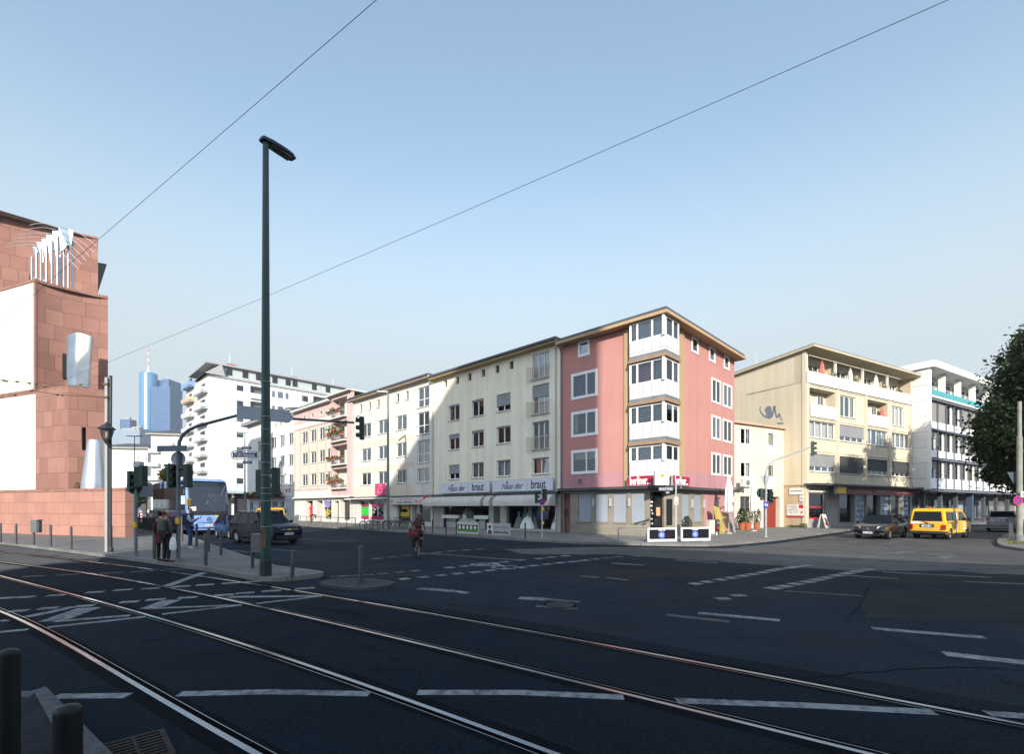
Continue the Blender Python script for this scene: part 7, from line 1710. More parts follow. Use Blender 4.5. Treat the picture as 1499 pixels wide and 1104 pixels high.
# ================================================================ vehicles
def wheel(th, x, y, r, wd, side, hub=M_STEEL):
    mb = MB(); prof = [(-wd/2,r*.62),(-wd/2,r*.93),(-wd*.36,r),(wd*.36,r),(wd/2,r*.93),(wd/2,r*.62)]; n = 24
    for i, (yy, rr) in enumerate(prof):
        for k in range(n): a = 2*math.pi*k/n; mb.v.append((rr*math.cos(a), yy, rr*math.sin(a)))
    for i in range(len(prof)-1):
        for k in range(n): mb.f.append([i*n+k,(i+1)*n+k,(i+1)*n+(k+1)%n,i*n+(k+1)%n]); mb.m.append(0)
    o = mb.build('wheel', M_RUB, th, Matrix.Translation((x,y,r)), smooth=True)
    q = MB(); q.disc_y((0,0), r*.63, -wd*.3, wd*.3, 24); hb_ = side*wd*.3
    q.cur = 0
    for k in range(5):
        a = 2*math.pi*k/5; c, s_ = math.cos(a), math.sin(a); y0, y1 = sorted((hb_, hb_+side*.03))
        q.prism_y([(c*r*.1-s_*r*.07, s_*r*.1+c*r*.07),(c*r*.6-s_*r*.05, s_*r*.6+c*r*.05),(c*r*.6+s_*r*.05, s_*r*.6-c*r*.05),(c*r*.1+s_*r*.07, s_*r*.1-c*r*.07)], y0, y1)
    q.build('rim', hub, o)
    return o
def carpaint(name, col, metal=.0, rough=.25):
    if name in MATS: return MATS[name]
    t = NT(name); f = t.ramp(t.noise(3, 4), .3, .7, .93, 1.05); c = t.mul(col, f)
    MATS[name] = t.done(c, t.ramp(t.noise(2.2, 4), .3, .7, rough, rough+.15), metal, .2, .6 if name == 'paint_black' else .0 if name == 'paint_navy' else .15); return MATS[name]
def car(name, label, p, rz, paint, prof, L, W, wb, xf, r, belt, gh, H, trim=M_BLACK, pillars=(), front=None, rear=None, hub=None, cat='car', grp=None, plate=True, ang=.1, rails=False, wrapx=None):
    """x forward. prof: lower-body outline above the sill from front to rear [(x,z)], belt = z of window line,
       gh = (x windscreen base, x roof front, x roof rear, x rear base); xf = front axle x"""
    th = thing(name, label, cat, p, rz, grp)
    hw = W/2; zs = r*.75; xr = xf-wb; ra = r*1.13
    def arch(xc): return [(xc+ra*math.cos(a), max(r+ra*math.sin(a), zs)) for a in [math.pi*k/8 for k in range(9)]]
    low = [(prof[-1][0], zs+.05)] + [(q[0], q[1]) for q in arch(xr)[::-1]] + [(q[0], q[1]) for q in arch(xf)[::-1]] + [(prof[0][0], zs+.05)]
    outline = prof + low                       # closed loop
    n = len(outline); xs = [q[0] for q in outline]; x0, x1 = min(xs), max(xs)
    lay = [(-1.0,.0),(-.93,.0),(-.6,.0),(.6,.0),(.93,.0),(1.0,.0)]
    mb = MB(); cols_ = []
    for s_, _ in lay:
        for (x, z) in outline:
            tx = (x-(x0+x1)/2)/((x1-x0)/2); y = s_*hw*(1-.13*abs(tx)**5); 
            edge = abs(s_) == 1.0
            zz = z; xx = x
            if edge:                           # rolled flanks
                if z > belt-.12: zz = z-.05; y *= .975
                if abs(tx) > .8: xx = x-math.copysign(.05, tx)
            elif abs(s_) < .7 and abs(tx) > .85: xx = x+math.copysign(.03, tx)
            mb.v.append((xx, y, zz))
    for i in range(len(lay)-1):
        for k in range(n): mb.f.append([i*n+k,i*n+(k+1)%n,(i+1)*n+(k+1)%n,(i+1)*n+k]); mb.m.append(0)
    mb.f.append(list(range(n))[::-1]); mb.m.append(0); mb.f.append([(len(lay)-1)*n+k for k in range(n)]); mb.m.append(0)
    mb.build('body', paint, th, smooth=True, bevel=.02)
    xa, xb, xc, xd = gh; bw, tw = hw*.955, hw*.76; zb = belt-.06
    # cabin: pillars and roof
    v = [(xa,-bw,zb),(xb,-tw,H),(xc,-tw,H-.02),(xd,-bw,zb),(xa,bw,zb),(xb,tw,H),(xc,tw,H-.02),(xd,bw,zb)]
    mb = MB(); mb.add(v, [(0,1,2,3)[::-1],(4,5,6,7),(1,2,6,5)[::-1],(0,4,5,1)[::-1],(3,2,6,7)[::-1]])
    mb.build('cabin', paint, th, bevel=.05, smooth=True)
    V = [Vector(q) for q in v]
    def pane(nm, a, b, c, d, ins, k=.012):
        cen = (a+b+c+d)/4; nrm = (b-a).cross(d-a).normalized()
        if nrm.dot(cen-Vector(((xa+xd)/2,0,(zb+H)/2))) < 0: nrm = -nrm
        q = []
        for p_ in (a,b,c,d):
            dv = cen-p_; q.append(p_+dv*ins+nrm*k)
        m2 = MB(); m2.add(q+[p_-nrm*.006 for p_ in q], [(0,1,2,3),(7,6,5,4),(0,4,5,1),(1,5,6,2),(2,6,7,3),(3,7,4,0)]); return m2.build(nm, mk('car_window', (.008,.01,.012), .06, 0, .22, var=0), th)
    pane('windscreen', V[0],V[4],V[5],V[1], .09); pane('rear_window', V[3],V[7],V[6],V[2], .12)
    cuts = [0]+list(pillars)+[1]
    for s_ in (0,4):
        A, B, C, D = V[s_],V[s_+1],V[s_+2],V[s_+3]
        for i in range(len(cuts)-1):
            u0, u1 = cuts[i]+(.02 if i else .0), cuts[i+1]-.02
            a_, b_ = A.lerp(D,u0*.96+.02), A.lerp(D,u1*.96+.02); c_, d_ = B.lerp(C,min(1,u1)), B.lerp(C,max(0,u0))
            if i == 0: d_ = B
            pane('side_window', a_, b_, c_, d_, .08)
    # dark sills, bumpers, wheels
    mb = MB(); mb.box(xr+ra+.02, xf-ra-.02, -hw*.97, hw*.97, zs-.06, zs+.04); mb.box(x0+.15,x1-.15,-hw*.75,hw*.75,zs-.02,zs+.1); mb.build('underbody', M_BLACK, th)
    for xx in (xf, xr):
        for s_ in (-1,1): wheel(th, xx, s_*(hw-.12), r, .2, s_, hub or M_STEEL)
    for s_ in (-1,1):
        mb = MB(); mb.obox((xa-.25, s_*(hw+.09), belt+.06), (.1,.17,.13)); mb.build('wing_mirror', paint, th, bevel=.03)
        mb = MB(); 
        for xd_ in (xa-.95-.12, xa-1.95): mb.box(xd_, xd_+.16, s_*(hw+.003)-.012, s_*(hw+.003)+.012, belt-.12, belt-.09)
        mb.build('door_handle', trim, th)
    if rails:
        for s_ in (-1,1): mb = MB(); mb.tube([(xb-.1,s_*tw*.9,H),(xb-.15,s_*tw*.9,H+.06),(xc+.1,s_*tw*.9,H+.05),(xc,s_*tw*.9,H-.02)], .02, 6); mb.build('roof_rail', M_LGREY, th)
    if front: front(th, x1, hw)
    if rear: rear(th, x0, hw)
    return th
M_HL = mk('headlight_glass', (.62,.66,.7), .08, .3, .6, var=.1); M_TL = mk('tail_light', (.3,.01,.012), .15, 0, .6, var=.1); M_CHR = mk('chrome', (.7,.7,.72), .12, 1., var=.03); M_PLATE = mk('plate_white', (.7,.7,.7), .4, var=0)
def quadplate(th, name, pts, mat, t=.02):
    """thin slab from four points, thickened towards the car"""
    q = [Vector(p) for p in pts]; n_ = (q[1]-q[0]).cross(q[3]-q[0]).normalized()
    mb = MB(); mb.add([p+n_*t for p in q]+[p-n_*t for p in q], [(0,1,2,3),(7,6,5,4),(0,4,5,1),(1,5,6,2),(2,6,7,3),(3,7,4,0)]); return mb.build(name, mat, th)
def numberplate(th, x, y, z, s_=1):
    mb = MB(); mb.box(x-.012,x+.012,y-.26,y+.26,z-.06,z+.06); o = mb.build('number_plate', M_PLATE, th); mb = MB(); a_, b_ = sorted((x+s_*.013, x+s_*.016))
    mb.box(a_,b_,y+s_*.2,y+s_*.255,z-.055,z+.055); mb.build('blue_strip', M_BLUE, o)
    mb = MB()
    for k in range(7):
        if k != 2: mb.box(a_,b_,y-.2+k*.055-.016,y-.2+k*.055+.016,z-.035,z+.035)
    mb.build('characters', M_TXT, o)
# ---- black executive saloon
def f_sedan(th, x1, hw):
    for s_ in (-1,1):
        quadplate(th, 'headlight', [(x1-.02,s_*hw*.45,.66),(x1-.32,s_*hw*.9,.7),(x1-.36,s_*hw*.88,.82),(x1-.1,s_*hw*.5,.79)], M_HL, .03)
        mb = MB(); mb.obox((x1-.06, s_*hw*.72, .36), (.08,.3,.06), -s_*.2); mb.build('fog_light', M_CHR, th)
    mb = MB(); mb.box(x1-.1,x1+.045,-.36,.36,.5,.78); g_ = mb.build('grille', M_BLACK, th, bevel=.03); mb = MB()
    for k in range(4): mb.box(x1+.045,x1+.058,-.34,.34,.54+k*.065,.555+k*.065)
    mb.build('grille_bar', M_CHR, g_)
    mb = MB(); R_ = .085; mb.tube([(x1+.065,R_*math.cos(a),.645+R_*math.sin(a)) for a in [2*math.pi*k/18 for k in range(18)]], .012, 6, closed=True)
    for k in range(3): a = math.pi/2+2*math.pi*k/3; mb.tube([(x1+.065,0,.645),(x1+.065,R_*math.cos(a),.645+R_*math.sin(a))], [.016,.006], 6)
    mb.build('star_emblem', M_CHR, g_)
    numberplate(th, x1+.05, 0, .42, 1)
    mb = MB(); mb.box(x1-.14,x1+.03,-hw*.62,hw*.62,.24,.34); mb.build('air_intake', M_BLACK, th)
def r_generic(z0, z1, w0=.55):
    def f(th, x0, hw):
        for s_ in (-1,1): quadplate(th, 'tail_light', [(x0+.0,s_*hw*w0,z0),(x0+.1,s_*hw*.93,z0+.02),(x0+.12,s_*hw*.91,z1),(x0+.02,s_*hw*w0,z1)], M_TL, .03)
        numberplate(th, x0-.02, 0, (z0+z1)/2-.06, -1)
    return f
PR_SED = [(2.3,.42),(2.36,.55),(2.33,.66),(2.2,.8),(1.6,.93),(1.15,.99),(.2,1.0),(-1.4,1.02),(-2.2,1.04),(-2.42,.98),(-2.47,.75),(-2.42,.42)]
fw = Vector((-.8,-.6,0))
car('black_sedan', 'gleaming black executive saloon coming towards the crossing', (24.15,31.3,0), math.atan2(fw.y,fw.x), carpaint('paint_black', (.008,.008,.011)), PR_SED, 4.8, 1.85, 2.87, 1.45, .335, .98, (1.05,.25,-1.05,-1.85), 1.5, pillars=(.5,), front=f_sedan, rear=r_generic(.72,.88))
# ---- dark blue SUV
def f_suv(th, x1, hw):
    for s_ in (-1,1):
        quadplate(th, 'headlight', [(x1-.02,s_*hw*.5,.78),(x1-.3,s_*hw*.93,.82),(x1-.34,s_*hw*.91,1.0),(x1-.12,s_*hw*.55,.95)], M_HL, .03)
        mb = MB(); mb.disc_y((0,0),.06,-.02,.02,12); o = mb.build('fog_light', M_CHR, th, Matrix.Translation((x1-.05,s_*hw*.7,.42)) @ Matrix.Rotation(R(90),4,'Z'))
    mb = MB(); mb.box(x1-.12,x1+.03,-.5,.5,.72,.94); g_ = mb.build('grille', M_BLACK, th, bevel=.02); mb = MB(); mb.box(x1+.03,x1+.042,-.5,.5,.81,.845); mb.build('grille_bar', M_CHR, g_)
    mb = MB(); mb.add([(x1+.06,y,z) for y, z in ((-.15,.80),(-.05,.80),(-.05,.775),(.05,.775),(.05,.8),(.15,.81),(.13,.86),(.05,.86),(.05,.885),(-.05,.885),(-.05,.86),(-.13,.86))], [list(range(12))[::-1]]); mb.build('cross_emblem', mk('gold_emblem', (.6,.5,.25), .25, .8, var=.05), g_)
    numberplate(th, x1+.04, 0, .6, 1); mb = MB(); mb.box(x1-.16,x1+.035,-hw*.7,hw*.7,.3,.5); mb.build('lower_bumper', M_BLACK, th, bevel=.02)
PR_SUV = [(2.2,.45),(2.27,.62),(2.26,.8),(2.12,.98),(1.6,1.1),(1.1,1.16),(.2,1.16),(-1.6,1.2),(-2.2,1.22),(-2.3,1.1),(-2.33,.8),(-2.28,.45)]
suv = car('blue_suv', 'dark blue sport utility car with roof rails turning at the tall lamp', (-13.75,26.65,0), R(-33), carpaint('paint_navy', (.004,.008,.019)), PR_SUV, 4.6, 1.85, 2.7, 1.33, .36, 1.16, (1.12,.42,-1.75,-2.2), 1.74, pillars=(.36,.72), front=f_suv, rear=r_generic(.9,1.15,.7), rails=True)
# ---- grey estate / MPV at the right
def r_mpv(th, x0, hw):
    for s_ in (-1,1): quadplate(th, 'tail_light', [(x0+.0,s_*hw*.72,.9),(x0+.14,s_*hw*.96,.92),(x0+.2,s_*hw*.93,1.2),(x0+.05,s_*hw*.75,1.18)], M_TL, .03)
    mb = MB(); mb.box(x0-.03,x0+.02,-.32,.32,.86,1.02); mb.build('plate_recess', M_DARK, th); numberplate(th, x0-.045, 0, .93, -1)
    mb = MB(); mb.box(x0-.03,x0+.1,-hw*.93,hw*.93,.42,.6); mb.build('bumper_strip', M_GREY, th, bevel=.02); mb = MB(); mb.box(x0-.02,x0+.02,-.3,.3,1.1,1.14); mb.build('chrome_strip', M_CHR, th)
fw = Vector((.72,.69,0)).normalized(); pc = Vector((U(1467)*38.2,38.2,0))+fw*2.2
car('grey_estate', 'grey estate car seen from behind, driving off at the right edge', tuple(pc), math.atan2(fw.y,fw.x), carpaint('paint_grey', (.30,.29,.31), .4, .3), PR_SUV, 4.6, 1.85, 2.7, 1.33, .35, 1.16, (1.12,.42,-1.85,-2.25), 1.7, pillars=(.36,.72), front=None, rear=r_mpv, rails=True)
# ---- dark blue hatchback hidden behind the SUV and far parked cars
PR_HAT = [(1.9,.42),(1.96,.55),(1.93,.68),(1.8,.82),(1.2,.94),(.8,.98),(0,.98),(-1.4,1.0),(-1.85,1.02),(-1.98,.9),(-2.0,.7),(-1.95,.42)]
def f_hat(th, x1, hw):
    for s_ in (-1,1): quadplate(th, 'headlight', [(x1-.02,s_*hw*.5,.66),(x1-.26,s_*hw*.92,.69),(x1-.3,s_*hw*.9,.84),(x1-.1,s_*hw*.55,.8)], M_HL, .03)
    mb = MB(); mb.box(x1-.1,x1+.03,-.4,.4,.5,.62); mb.build('grille', M_BLACK, th); numberplate(th, x1+.04, 0, .42, 1)
car('blue_hatchback', 'dark blue hatchback mostly hidden between the coach and the sport utility car', (-18.1,31.4,0), R(-43), carpaint('paint_blue', (.01,.035,.09)), PR_HAT, 3.9, 1.7, 2.5, 1.15, .31, .98, (.85,.25,-1.4,-1.85), 1.5, pillars=(.5,), front=f_hat, rear=r_generic(.75,.95))
for k, (px, Y_, col, lab) in enumerate(((178,62,(.02,.02,.025),'black car parked far down the left street near the museum'),(192,80,(.3,.3,.31),'silver car far down the left street'),(228,88,(.02,.02,.022),'dark car far down the left street beside the coach'))):
    car('parked_car', lab, (U(px)*Y_,Y_,0), R(-43), carpaint('paint_far%s' % 'abc'[k], col), PR_HAT, 3.9, 1.7, 2.5, 1.15, .31, .98, (.85,.25,-1.4,-1.85), 1.5, pillars=(.5,), front=f_hat, rear=r_generic(.75,.95), grp='cars far down the left street')
# ---- yellow vans
def van(name, label, p, rz, detail=True):
    th = thing(name, label, 'van', p, rz); L, W, H, wb, r = 4.7, 1.84, 1.94, 2.92, .33; hw = W/2; xf, xr = 1.42, -1.5; zs = .3
    pt = carpaint('paint_yellow', (.74,.40,.012)); ra = .39
    def arch(xc): return [(xc+ra*math.cos(a), max(r+ra*math.sin(a), zs)) for a in [math.pi*k/8 for k in range(9)]]
    prof = [(2.32,.45),(2.36,.62),(2.3,.85),(1.75,1.1),(1.62,1.14),(.85,1.84),(.6,1.91),(0,1.94),(-1.9,1.93),(-2.16,1.88),(-2.25,1.75),(-2.34,1.1),(-2.36,.5)]
    outl = prof+[(-2.34,zs+.04)]+arch(xr)[::-1]+arch(xf)[::-1]+[(2.3,zs+.04)]; n = len(outl); mb = MB()
    def inset(z): return 1-.13*max(0,(z-1.08)/.86)
    for s_ in (-1,-.93,-.5,.5,.93,1):
        for x, z in outl:
            y = s_*hw*inset(z)*(1-.1*max(0,(x-1.5)/.9)**2); zz = z-(.04 if abs(s_) == 1 and z > 1.7 else 0); xx = x
            if abs(s_) == 1 and x < -2.1: xx = x+.05
            mb.v.append((xx,y,zz))
    for i in range(5):
        for k in range(n): mb.f.append([i*n+k,i*n+(k+1)%n,(i+1)*n+(k+1)%n,(i+1)*n+k]); mb.m.append(0)
    mb.f.append(list(range(n))[::-1]); mb.m.append(0); mb.f.append([5*n+k for k in range(n)]); mb.m.append(0)
    mb.build('body', pt, th, smooth=True, bevel=.02)
    MW = mk('car_window', (.008,.01,.012), .06, 0, .22, var=0)
    sy = lambda z, s_: s_*(hw*inset(z)+.012)
    # rear window, tail lights, plate, bumper
    xb = lambda z: -2.25-(1.75-z)/.65*.09-.012
    q = [(xb(1.14),-.74,1.14),(xb(1.14),.74,1.14),(xb(1.74)+.01,.66,1.74),(xb(1.74)+.01,-.66,1.74)]; quadplate(th, 'rear_window', q, MW, .012)
    for s_ in (-1,1): quadplate(th, 'tail_light', [(xb(.62),s_*.72,.62),(xb(.62)+.07,s_*.91,.62),(xb(.92)+.07,s_*.905,.92),(xb(.92),s_*.72,.92)], M_TL, .02)
    mb = MB(); mb.box(-2.46,-2.28,-.9,.9,.36,.52); mb.box(-2.4,-1.96,-.93,-.86,.36,.52); mb.box(-2.4,-1.96,.86,.93,.36,.52); mb.build('bumper', M_DARK, th, bevel=.03)
    mb = MB(); mb.box(-2.39,-2.36,-.34,.34,.76,.95); mb.build('plate_recess', M_BLACK, th); numberplate(th, -2.405, 0, .84, -1)
    mb = MB(); mb.tube([(-2.375,.0,1.06),(-2.40,.3,1.15),(-2.33,.45,1.3)], .012, 5); mb.build('wiper', M_BLACK, th)
    mb = MB(); mb.tube([(-2.375,.06*math.cos(a),1.0+.06*math.sin(a)) for a in [2*math.pi*k/14 for k in range(14)]], .01, 5, closed=True); mb.tube([(-2.378,-.035,1.035),(-2.378,0,.96),(-2.378,.035,1.035)], .008, 5); mb.build('round_emblem', M_DARK, th)
    mb = MB(); mb.obox((-1.9,0,1.99),(.12,.12,.1)); mb.build('orange_beacon', M_ORANGE, th)
    for s_ in (-1,1):
        for a_, b_ in ((-2.08,-1.28),(-1.16,-.22),(.0,.95)):
            k0 = 0 if b_ < .9 else .28
            q = [(a_,sy(1.17,s_),1.17),(b_+k0*.9,sy(1.17,s_),1.17),(b_-(.28 if k0 else 0),sy(1.74,s_),1.72),(a_,sy(1.74,s_),1.72)]; quadplate(th, 'side_window', q, MW, .01)
        mb = MB()
        for x in (-1.22,-.1): mb.box(x-.008,x+.008,min(sy(.9,s_),sy(.9,s_)-s_*.006),max(sy(.9,s_),sy(.9,s_)-s_*.006),.45,1.15)
        mb.box(-2.1,-1.25,min(sy(.9,s_),sy(.9,s_)-s_*.004),max(sy(.9,s_),sy(.9,s_)-s_*.004),1.02,1.06); mb.build('door_seam', M_DARK, th)
        mb = MB(); mb.obox((1.2,s_*(hw+.12),1.24),(.1,.2,.26)); mb.build('wing_mirror', M_DARK, th, bevel=.04)
        mb = MB(); mb.box(-2.0,2.0,*sorted((s_*hw*.985,s_*hw*1.005)),zs-.0,zs+.1); mb.build('sill', M_DARK, th)
        quadplate(th, 'headlight', [(2.3,s_*.5,.68),(2.2,s_*.82,.68),(2.12,s_*.82,.86),(2.25,s_*.5,.86)], M_HL, .02)
        if detail:                             # white advertising stripe and print on the flank
            mb = MB(); P_ = [(-.95,.45),(-.72,.45),(-.5,.8),(-.38,1.15),(-.32,1.68),(-.55,1.68),(-.58,1.2),(-.68,.85)]
            f0 = [(x, sy(z,s_)+s_*.012, z) for x, z in P_]; mb.face(f0 if s_ < 0 else f0[::-1]); mb.build('white_stripe', M_TXTW, th)
            mb = MB()
            for r_, (z, n_) in enumerate(((.95,6),(.78,7),(.6,9))):
                for k in range(n_): x = .55+k*.09; mb.box(x,x+.07,*sorted((s_*hw*1.0+s_*.004,s_*hw*1.0+s_*.009)),z,z+.08)
            mb.build('side_print', M_TXTW, th)
    q = [(1.66,-.78,1.16),(1.66,.78,1.16),(.93,.68,1.82),(.93,-.68,1.82)]; quadplate(th, 'windscreen', q, MW, .012)
    if detail:
        mb = MB(); mb.box(-2.366,-2.362,.2,.78,.98,1.08)
        for r_, z in enumerate((1.02,.66)):
            for k in range(11 if r_ == 0 else 16): y = -.78+k*.075 if r_ == 0 else -.66+k*.08; mb.box(-2.372,-2.366,y,y+.055,z,z+(.06 if r_ == 0 else .04))
        mb.build('rear_print', mk('print_pale', (.75,.6,.4), .4, var=0), th)
        mb = MB(); mb.prism([(0,0),(1,0)],0,1) if False else None; mb.box(-2.372,-2.365,.33,.82,.96,1.12); mb.build('logo_patch', M_OFFW, th)
    for xx in (xf, xr):
        for s_ in (-1,1): wheel(th, xx, s_*(hw-.13), r, .2, s_, M_LGREY)
    mb = MB(); mb.box(xr+.42,xf-.42,-.8,.8,.2,.34); mb.build('underbody', M_BLACK, th)
    return th
fw = Vector((.85,.53,0)); van('yellow_van', 'bright yellow van with white print, seen from behind on the crossing', (28.0,31.2,0), math.atan2(fw.y,fw.x))
van('yellow_van', 'yellow van half hidden behind the tall lamp and the sport utility car', (U(392)*54,54,0), R(140), False)
# ---- coach
fc_ = Vector((.726,-.688,0)); cp = Vector((U(275)*33.5,33.5,0))
bus = thing('coach', 'blue touring coach with a panoramic windscreen waiting at the stop line', 'coach', tuple(cp), math.atan2(fc_.y,fc_.x))
# local x forward, y left; the corner at the origin is the right-hand front corner
Wb, Hb, Lb = 2.62, 4.15, 11.8
M_BUSB = carpaint('paint_coach', (.19,.31,.6)); M_BUSD = carpaint('paint_coach_dark', (.02,.04,.13))
def busx(z): return 0 if z < 1.6 else -.55*((z-1.6)/2.5)**1.6
def ring(x, z): return x
prof = [(.0,.42),(.06,.8),(.05,1.45),(-.0,1.62),(-.1,2.2),(-.24,2.9),(-.42,3.5),(-.62,3.9),(-.95,4.1),(-1.4,4.15),(-Lb+.2,4.15),(-Lb,3.9),(-Lb,.42)]
ra = .58
def arch2(xc): return [(xc+ra*math.cos(a), max(.5+ra*math.sin(a), .38)) for a in [math.pi*k/8 for k in range(9)]]
outl = prof+[(-Lb,.38)]+arch2(-8.6)[::-1]+arch2(-2.6)[::-1]+[(0,.38)]; n = len(outl); mb = MB()
for s_ in (0,.05,.22,.78,.95,1):
    e = min(s_,1-s_)
    for x, z in outl:
        rnd = {0:.22,.05:.1,.22:.0}.get(round(e,2),0); xx = x-rnd*(1 if x > -1.5 else 0); zz = z-(rnd*.6 if z > 4.0 else 0); mb.v.append((xx, s_*Wb, zz))
for i in range(5):
    for k in range(n):
        if 1 <= i <= 3 and 3 <= k <= 6: continue          # windscreen opening
        mb.f.append([i*n+k,i*n+(k+1)%n,(i+1)*n+(k+1)%n,(i+1)*n+k]); mb.m.append(0)
mb.f.append(list(range(n))[::-1]); mb.m.append(0); mb.f.append([5*n+k for k in range(n)]); mb.m.append(0)
mb.build('body', M_BUSB, bus, smooth=True)
def fx(z):
    for (xa, za), (xb_, zb_) in zip(prof[:-1], prof[1:]):
        if za <= z <= zb_: return xa+(xb_-xa)*(z-za)/(zb_-za)
    return -1
mb = MB(); zz = [1.5,1.62,2.2,2.9,3.5,3.82]; M_BG = glass('coach_glass', (.5,.56,.58), .02, .04)
def frow(z, o): return [(fx(z)+o-.16, .07, z),(fx(z)+o-.03,.2,z),(fx(z)+o,.6,z),(fx(z)+o,Wb-.6,z),(fx(z)+o-.03,Wb-.2,z),(fx(z)+o-.16,Wb-.07,z)]
mbk = MB()
for a_, b_ in zip(zz[:-1], zz[1:]):
    A, B = frow(a_,.03), frow(b_,.03); A2, B2 = frow(a_,.012), frow(b_,.012)
    for k in range(5): mb.face([A[k],A[k+1],B[k+1],B[k]])
mbk.box(-2.3,-2.2,.1,Wb-.1,1.45,3.9); mbk.box(-2.2,-.25,.1,Wb-.1,1.3,1.42)
for y_ in (.45,1.0): mbk.box(-2.0,-1.8,y_-.2,y_+.2,1.4,2.5)
mbk.build('cab_interior', mk('cab_dark', (.05,.065,.07), .6, var=.6, vs=1.2), bus); mb.build('windscreen', M_BG, bus, smooth=True)
mb = MB(); A, B = frow(1.45,.034), frow(1.72,.034)
for k in range(5): mb.face([A[k],A[k+1],B[k+1],B[k]])
mb.build('black_dash', M_BLACK, bus)
drv = None
mb = MB(); 
for s_, y_ in ((1,.4),(1,Wb-.85)): pass
mb.tube([(fx(1.75)+.05,.5,1.75),(fx(2.55)+.06,1.1,2.62)], .012, 5); mb.tube([(fx(1.75)+.05,2.0,1.75),(fx(2.6)+.06,1.35,2.66)], .012, 5); mb.build('wiper', M_BLACK, bus)
for s_, y_ in ((1,.32),(-1,Wb-.32)):
    mb = MB(); mb.ball((-.12,y_,1.02), .2, 12, 8, .5, 1.1, .55); mb.build('headlight', M_HL, bus, smooth=True); mb = MB(); mb.ball((-.06,y_,.66), .08, 10, 6, .5, 1, 1); mb.build('fog_light', M_HL, bus)
numberplate(bus, .07, Wb/2, .7, 1)
mb = MB(); mb.tube([(.075,Wb/2+.15*math.cos(a),1.12+.15*math.sin(a)) for a in [2*math.pi*k/20 for k in range(20)]], .018, 6, closed=True)
for k in range(3): a = math.pi/2+2*math.pi*k/3; mb.tube([(.075,Wb/2,1.12),(.075,Wb/2+.15*math.cos(a),1.12+.15*math.sin(a))], [.022,.01], 6)
mb.build('star_emblem', M_DARK, bus)
mb = MB(); mb.tube([(.066,.55,.95),(.085,Wb/2,.88),(.066,Wb-.55,.95)], .018, 6); mb.box(.05,.068,.3,Wb-.3,.5,.56); mb.build('bumper_line', M_BUSD, bus)
mb = MB(); mb.box(.056,.07,Wb-.95,Wb-.45,1.3,1.42); mb.build('gold_print', M_YEL, bus)
for y0, s_ in ((-.02,-1),(Wb+.02,1)):
    mb = MB(); y1 = y0+s_*.012; mb.box(-Lb+.3,-.75,min(y0,y1),max(y0,y1),1.75,3.55); mb.build('side_window_band', mk('coach_side_glass', (.02,.025,.03), .06, 0, .6, var=.2), bus)
    mb = MB(); mb.box(-Lb+.1,-.4,min(y0,y1),max(y0,y1),.45,1.7); mb.build('side_panel', carpaint('paint_purple', (.035,.03,.09)), bus)
    mb = MB()
    for k in range(6): x = -.9-k*1.8; mb.box(x-.03,x+.03,min(y1,y1+s_*.004),max(y1,y1+s_*.004),1.75,3.55)
    mb.build('window_pillar', M_BLACK, bus)
    for xw in (-2.6,-8.6): wheel(bus, xw, (.2 if s_ < 0 else Wb-.2), .5, .3, s_, M_LGREY)
mb = MB(); mb.tube([(-.2,-.05,3.3),(.25,-.28,3.25),(.32,-.32,2.9)], .03, 6); mb.build('mirror_arm', M_BLACK, bus); mb = MB(); mb.obox((.32,-.34,2.5),(.16,.26,.62)); mb.build('mirror', mk('mirror_blue', (.45,.6,.8), .2, var=.1), bus, bevel=.05)
mb = MB(); mb.tube([(-.2,Wb+.05,3.0),(.2,Wb+.1,2.9)], .03, 6); mb.obox((.2,Wb+.12,2.5),(.14,.22,.5)); mb.build('mirror', M_DARK, bus, bevel=.03)
mb = MB(); mb.box(-4.5,-2.2,.5,Wb-.5,4.14,4.35); mb.build('roof_unit', M_OFFW, bus, bevel=.08); mb = MB(); mb.box(-1.6,-1.0,.3,Wb-.3,4.1,4.17); mb.build('roof_strip', M_OFFW, bus)
mb = MB(); mb.box(-.15,-.0,.12,.5,1.75,2.05); mb.build('route_card', M_OFFW, bus); mb = MB(); mb.box(-.36,-.1,.0,.2,2.1,2.6); mb.build('yellow_curtain', M_YEL, bus)
# ================================================================ people and bicycles
def skin_mesh(name, V, E, mat, parent, sub=1, smooth=True):
    """grow one continuous surface round a skeleton: V = {joint: (x,y,z,rx[,ry])}, first joint is the root"""
    keys = list(V); me = bpy.data.meshes.new(name); me.from_pydata([V[k][:3] for k in keys], [(keys.index(a), keys.index(b)) for a, b in E], [])
    o = bpy.data.objects.new(name, me); COL.objects.link(o)
    m = o.modifiers.new('Skin', 'SKIN'); m.use_smooth_shade = True; m.branch_smoothing = .4
    if not me.skin_vertices: me.skin_vertices.new() if hasattr(me.skin_vertices, 'new') else None
    if not me.skin_vertices:
        import bmesh
        bm = bmesh.new(); bm.from_mesh(me); bm.verts.layers.skin.verify(); bm.to_mesh(me); bm.free()
    for i, k in enumerate(keys):
        r = V[k][3]; r2 = V[k][4] if len(V[k]) > 4 else r
        me.skin_vertices[0].data[i].radius = (r, r2); me.skin_vertices[0].data[i].use_root = (i == 0)
    s = o.modifiers.new('Sub', 'SUBSURF'); s.levels = sub; s.render_levels = sub
    bpy.context.view_layer.update()
    m2 = bpy.data.meshes.new_from_object(o.evaluated_get(bpy.context.evaluated_depsgraph_get()))
    bpy.data.objects.remove(o); bpy.data.meshes.remove(me); m2.name = name
    m2.materials.clear(); m2.materials.append(mat); m2.polygons.foreach_set('use_smooth', [True]*len(m2.polygons))
    o = bpy.data.objects.new(name, m2); COL.objects.link(o)
    if parent is not None: o.parent = parent
    return o
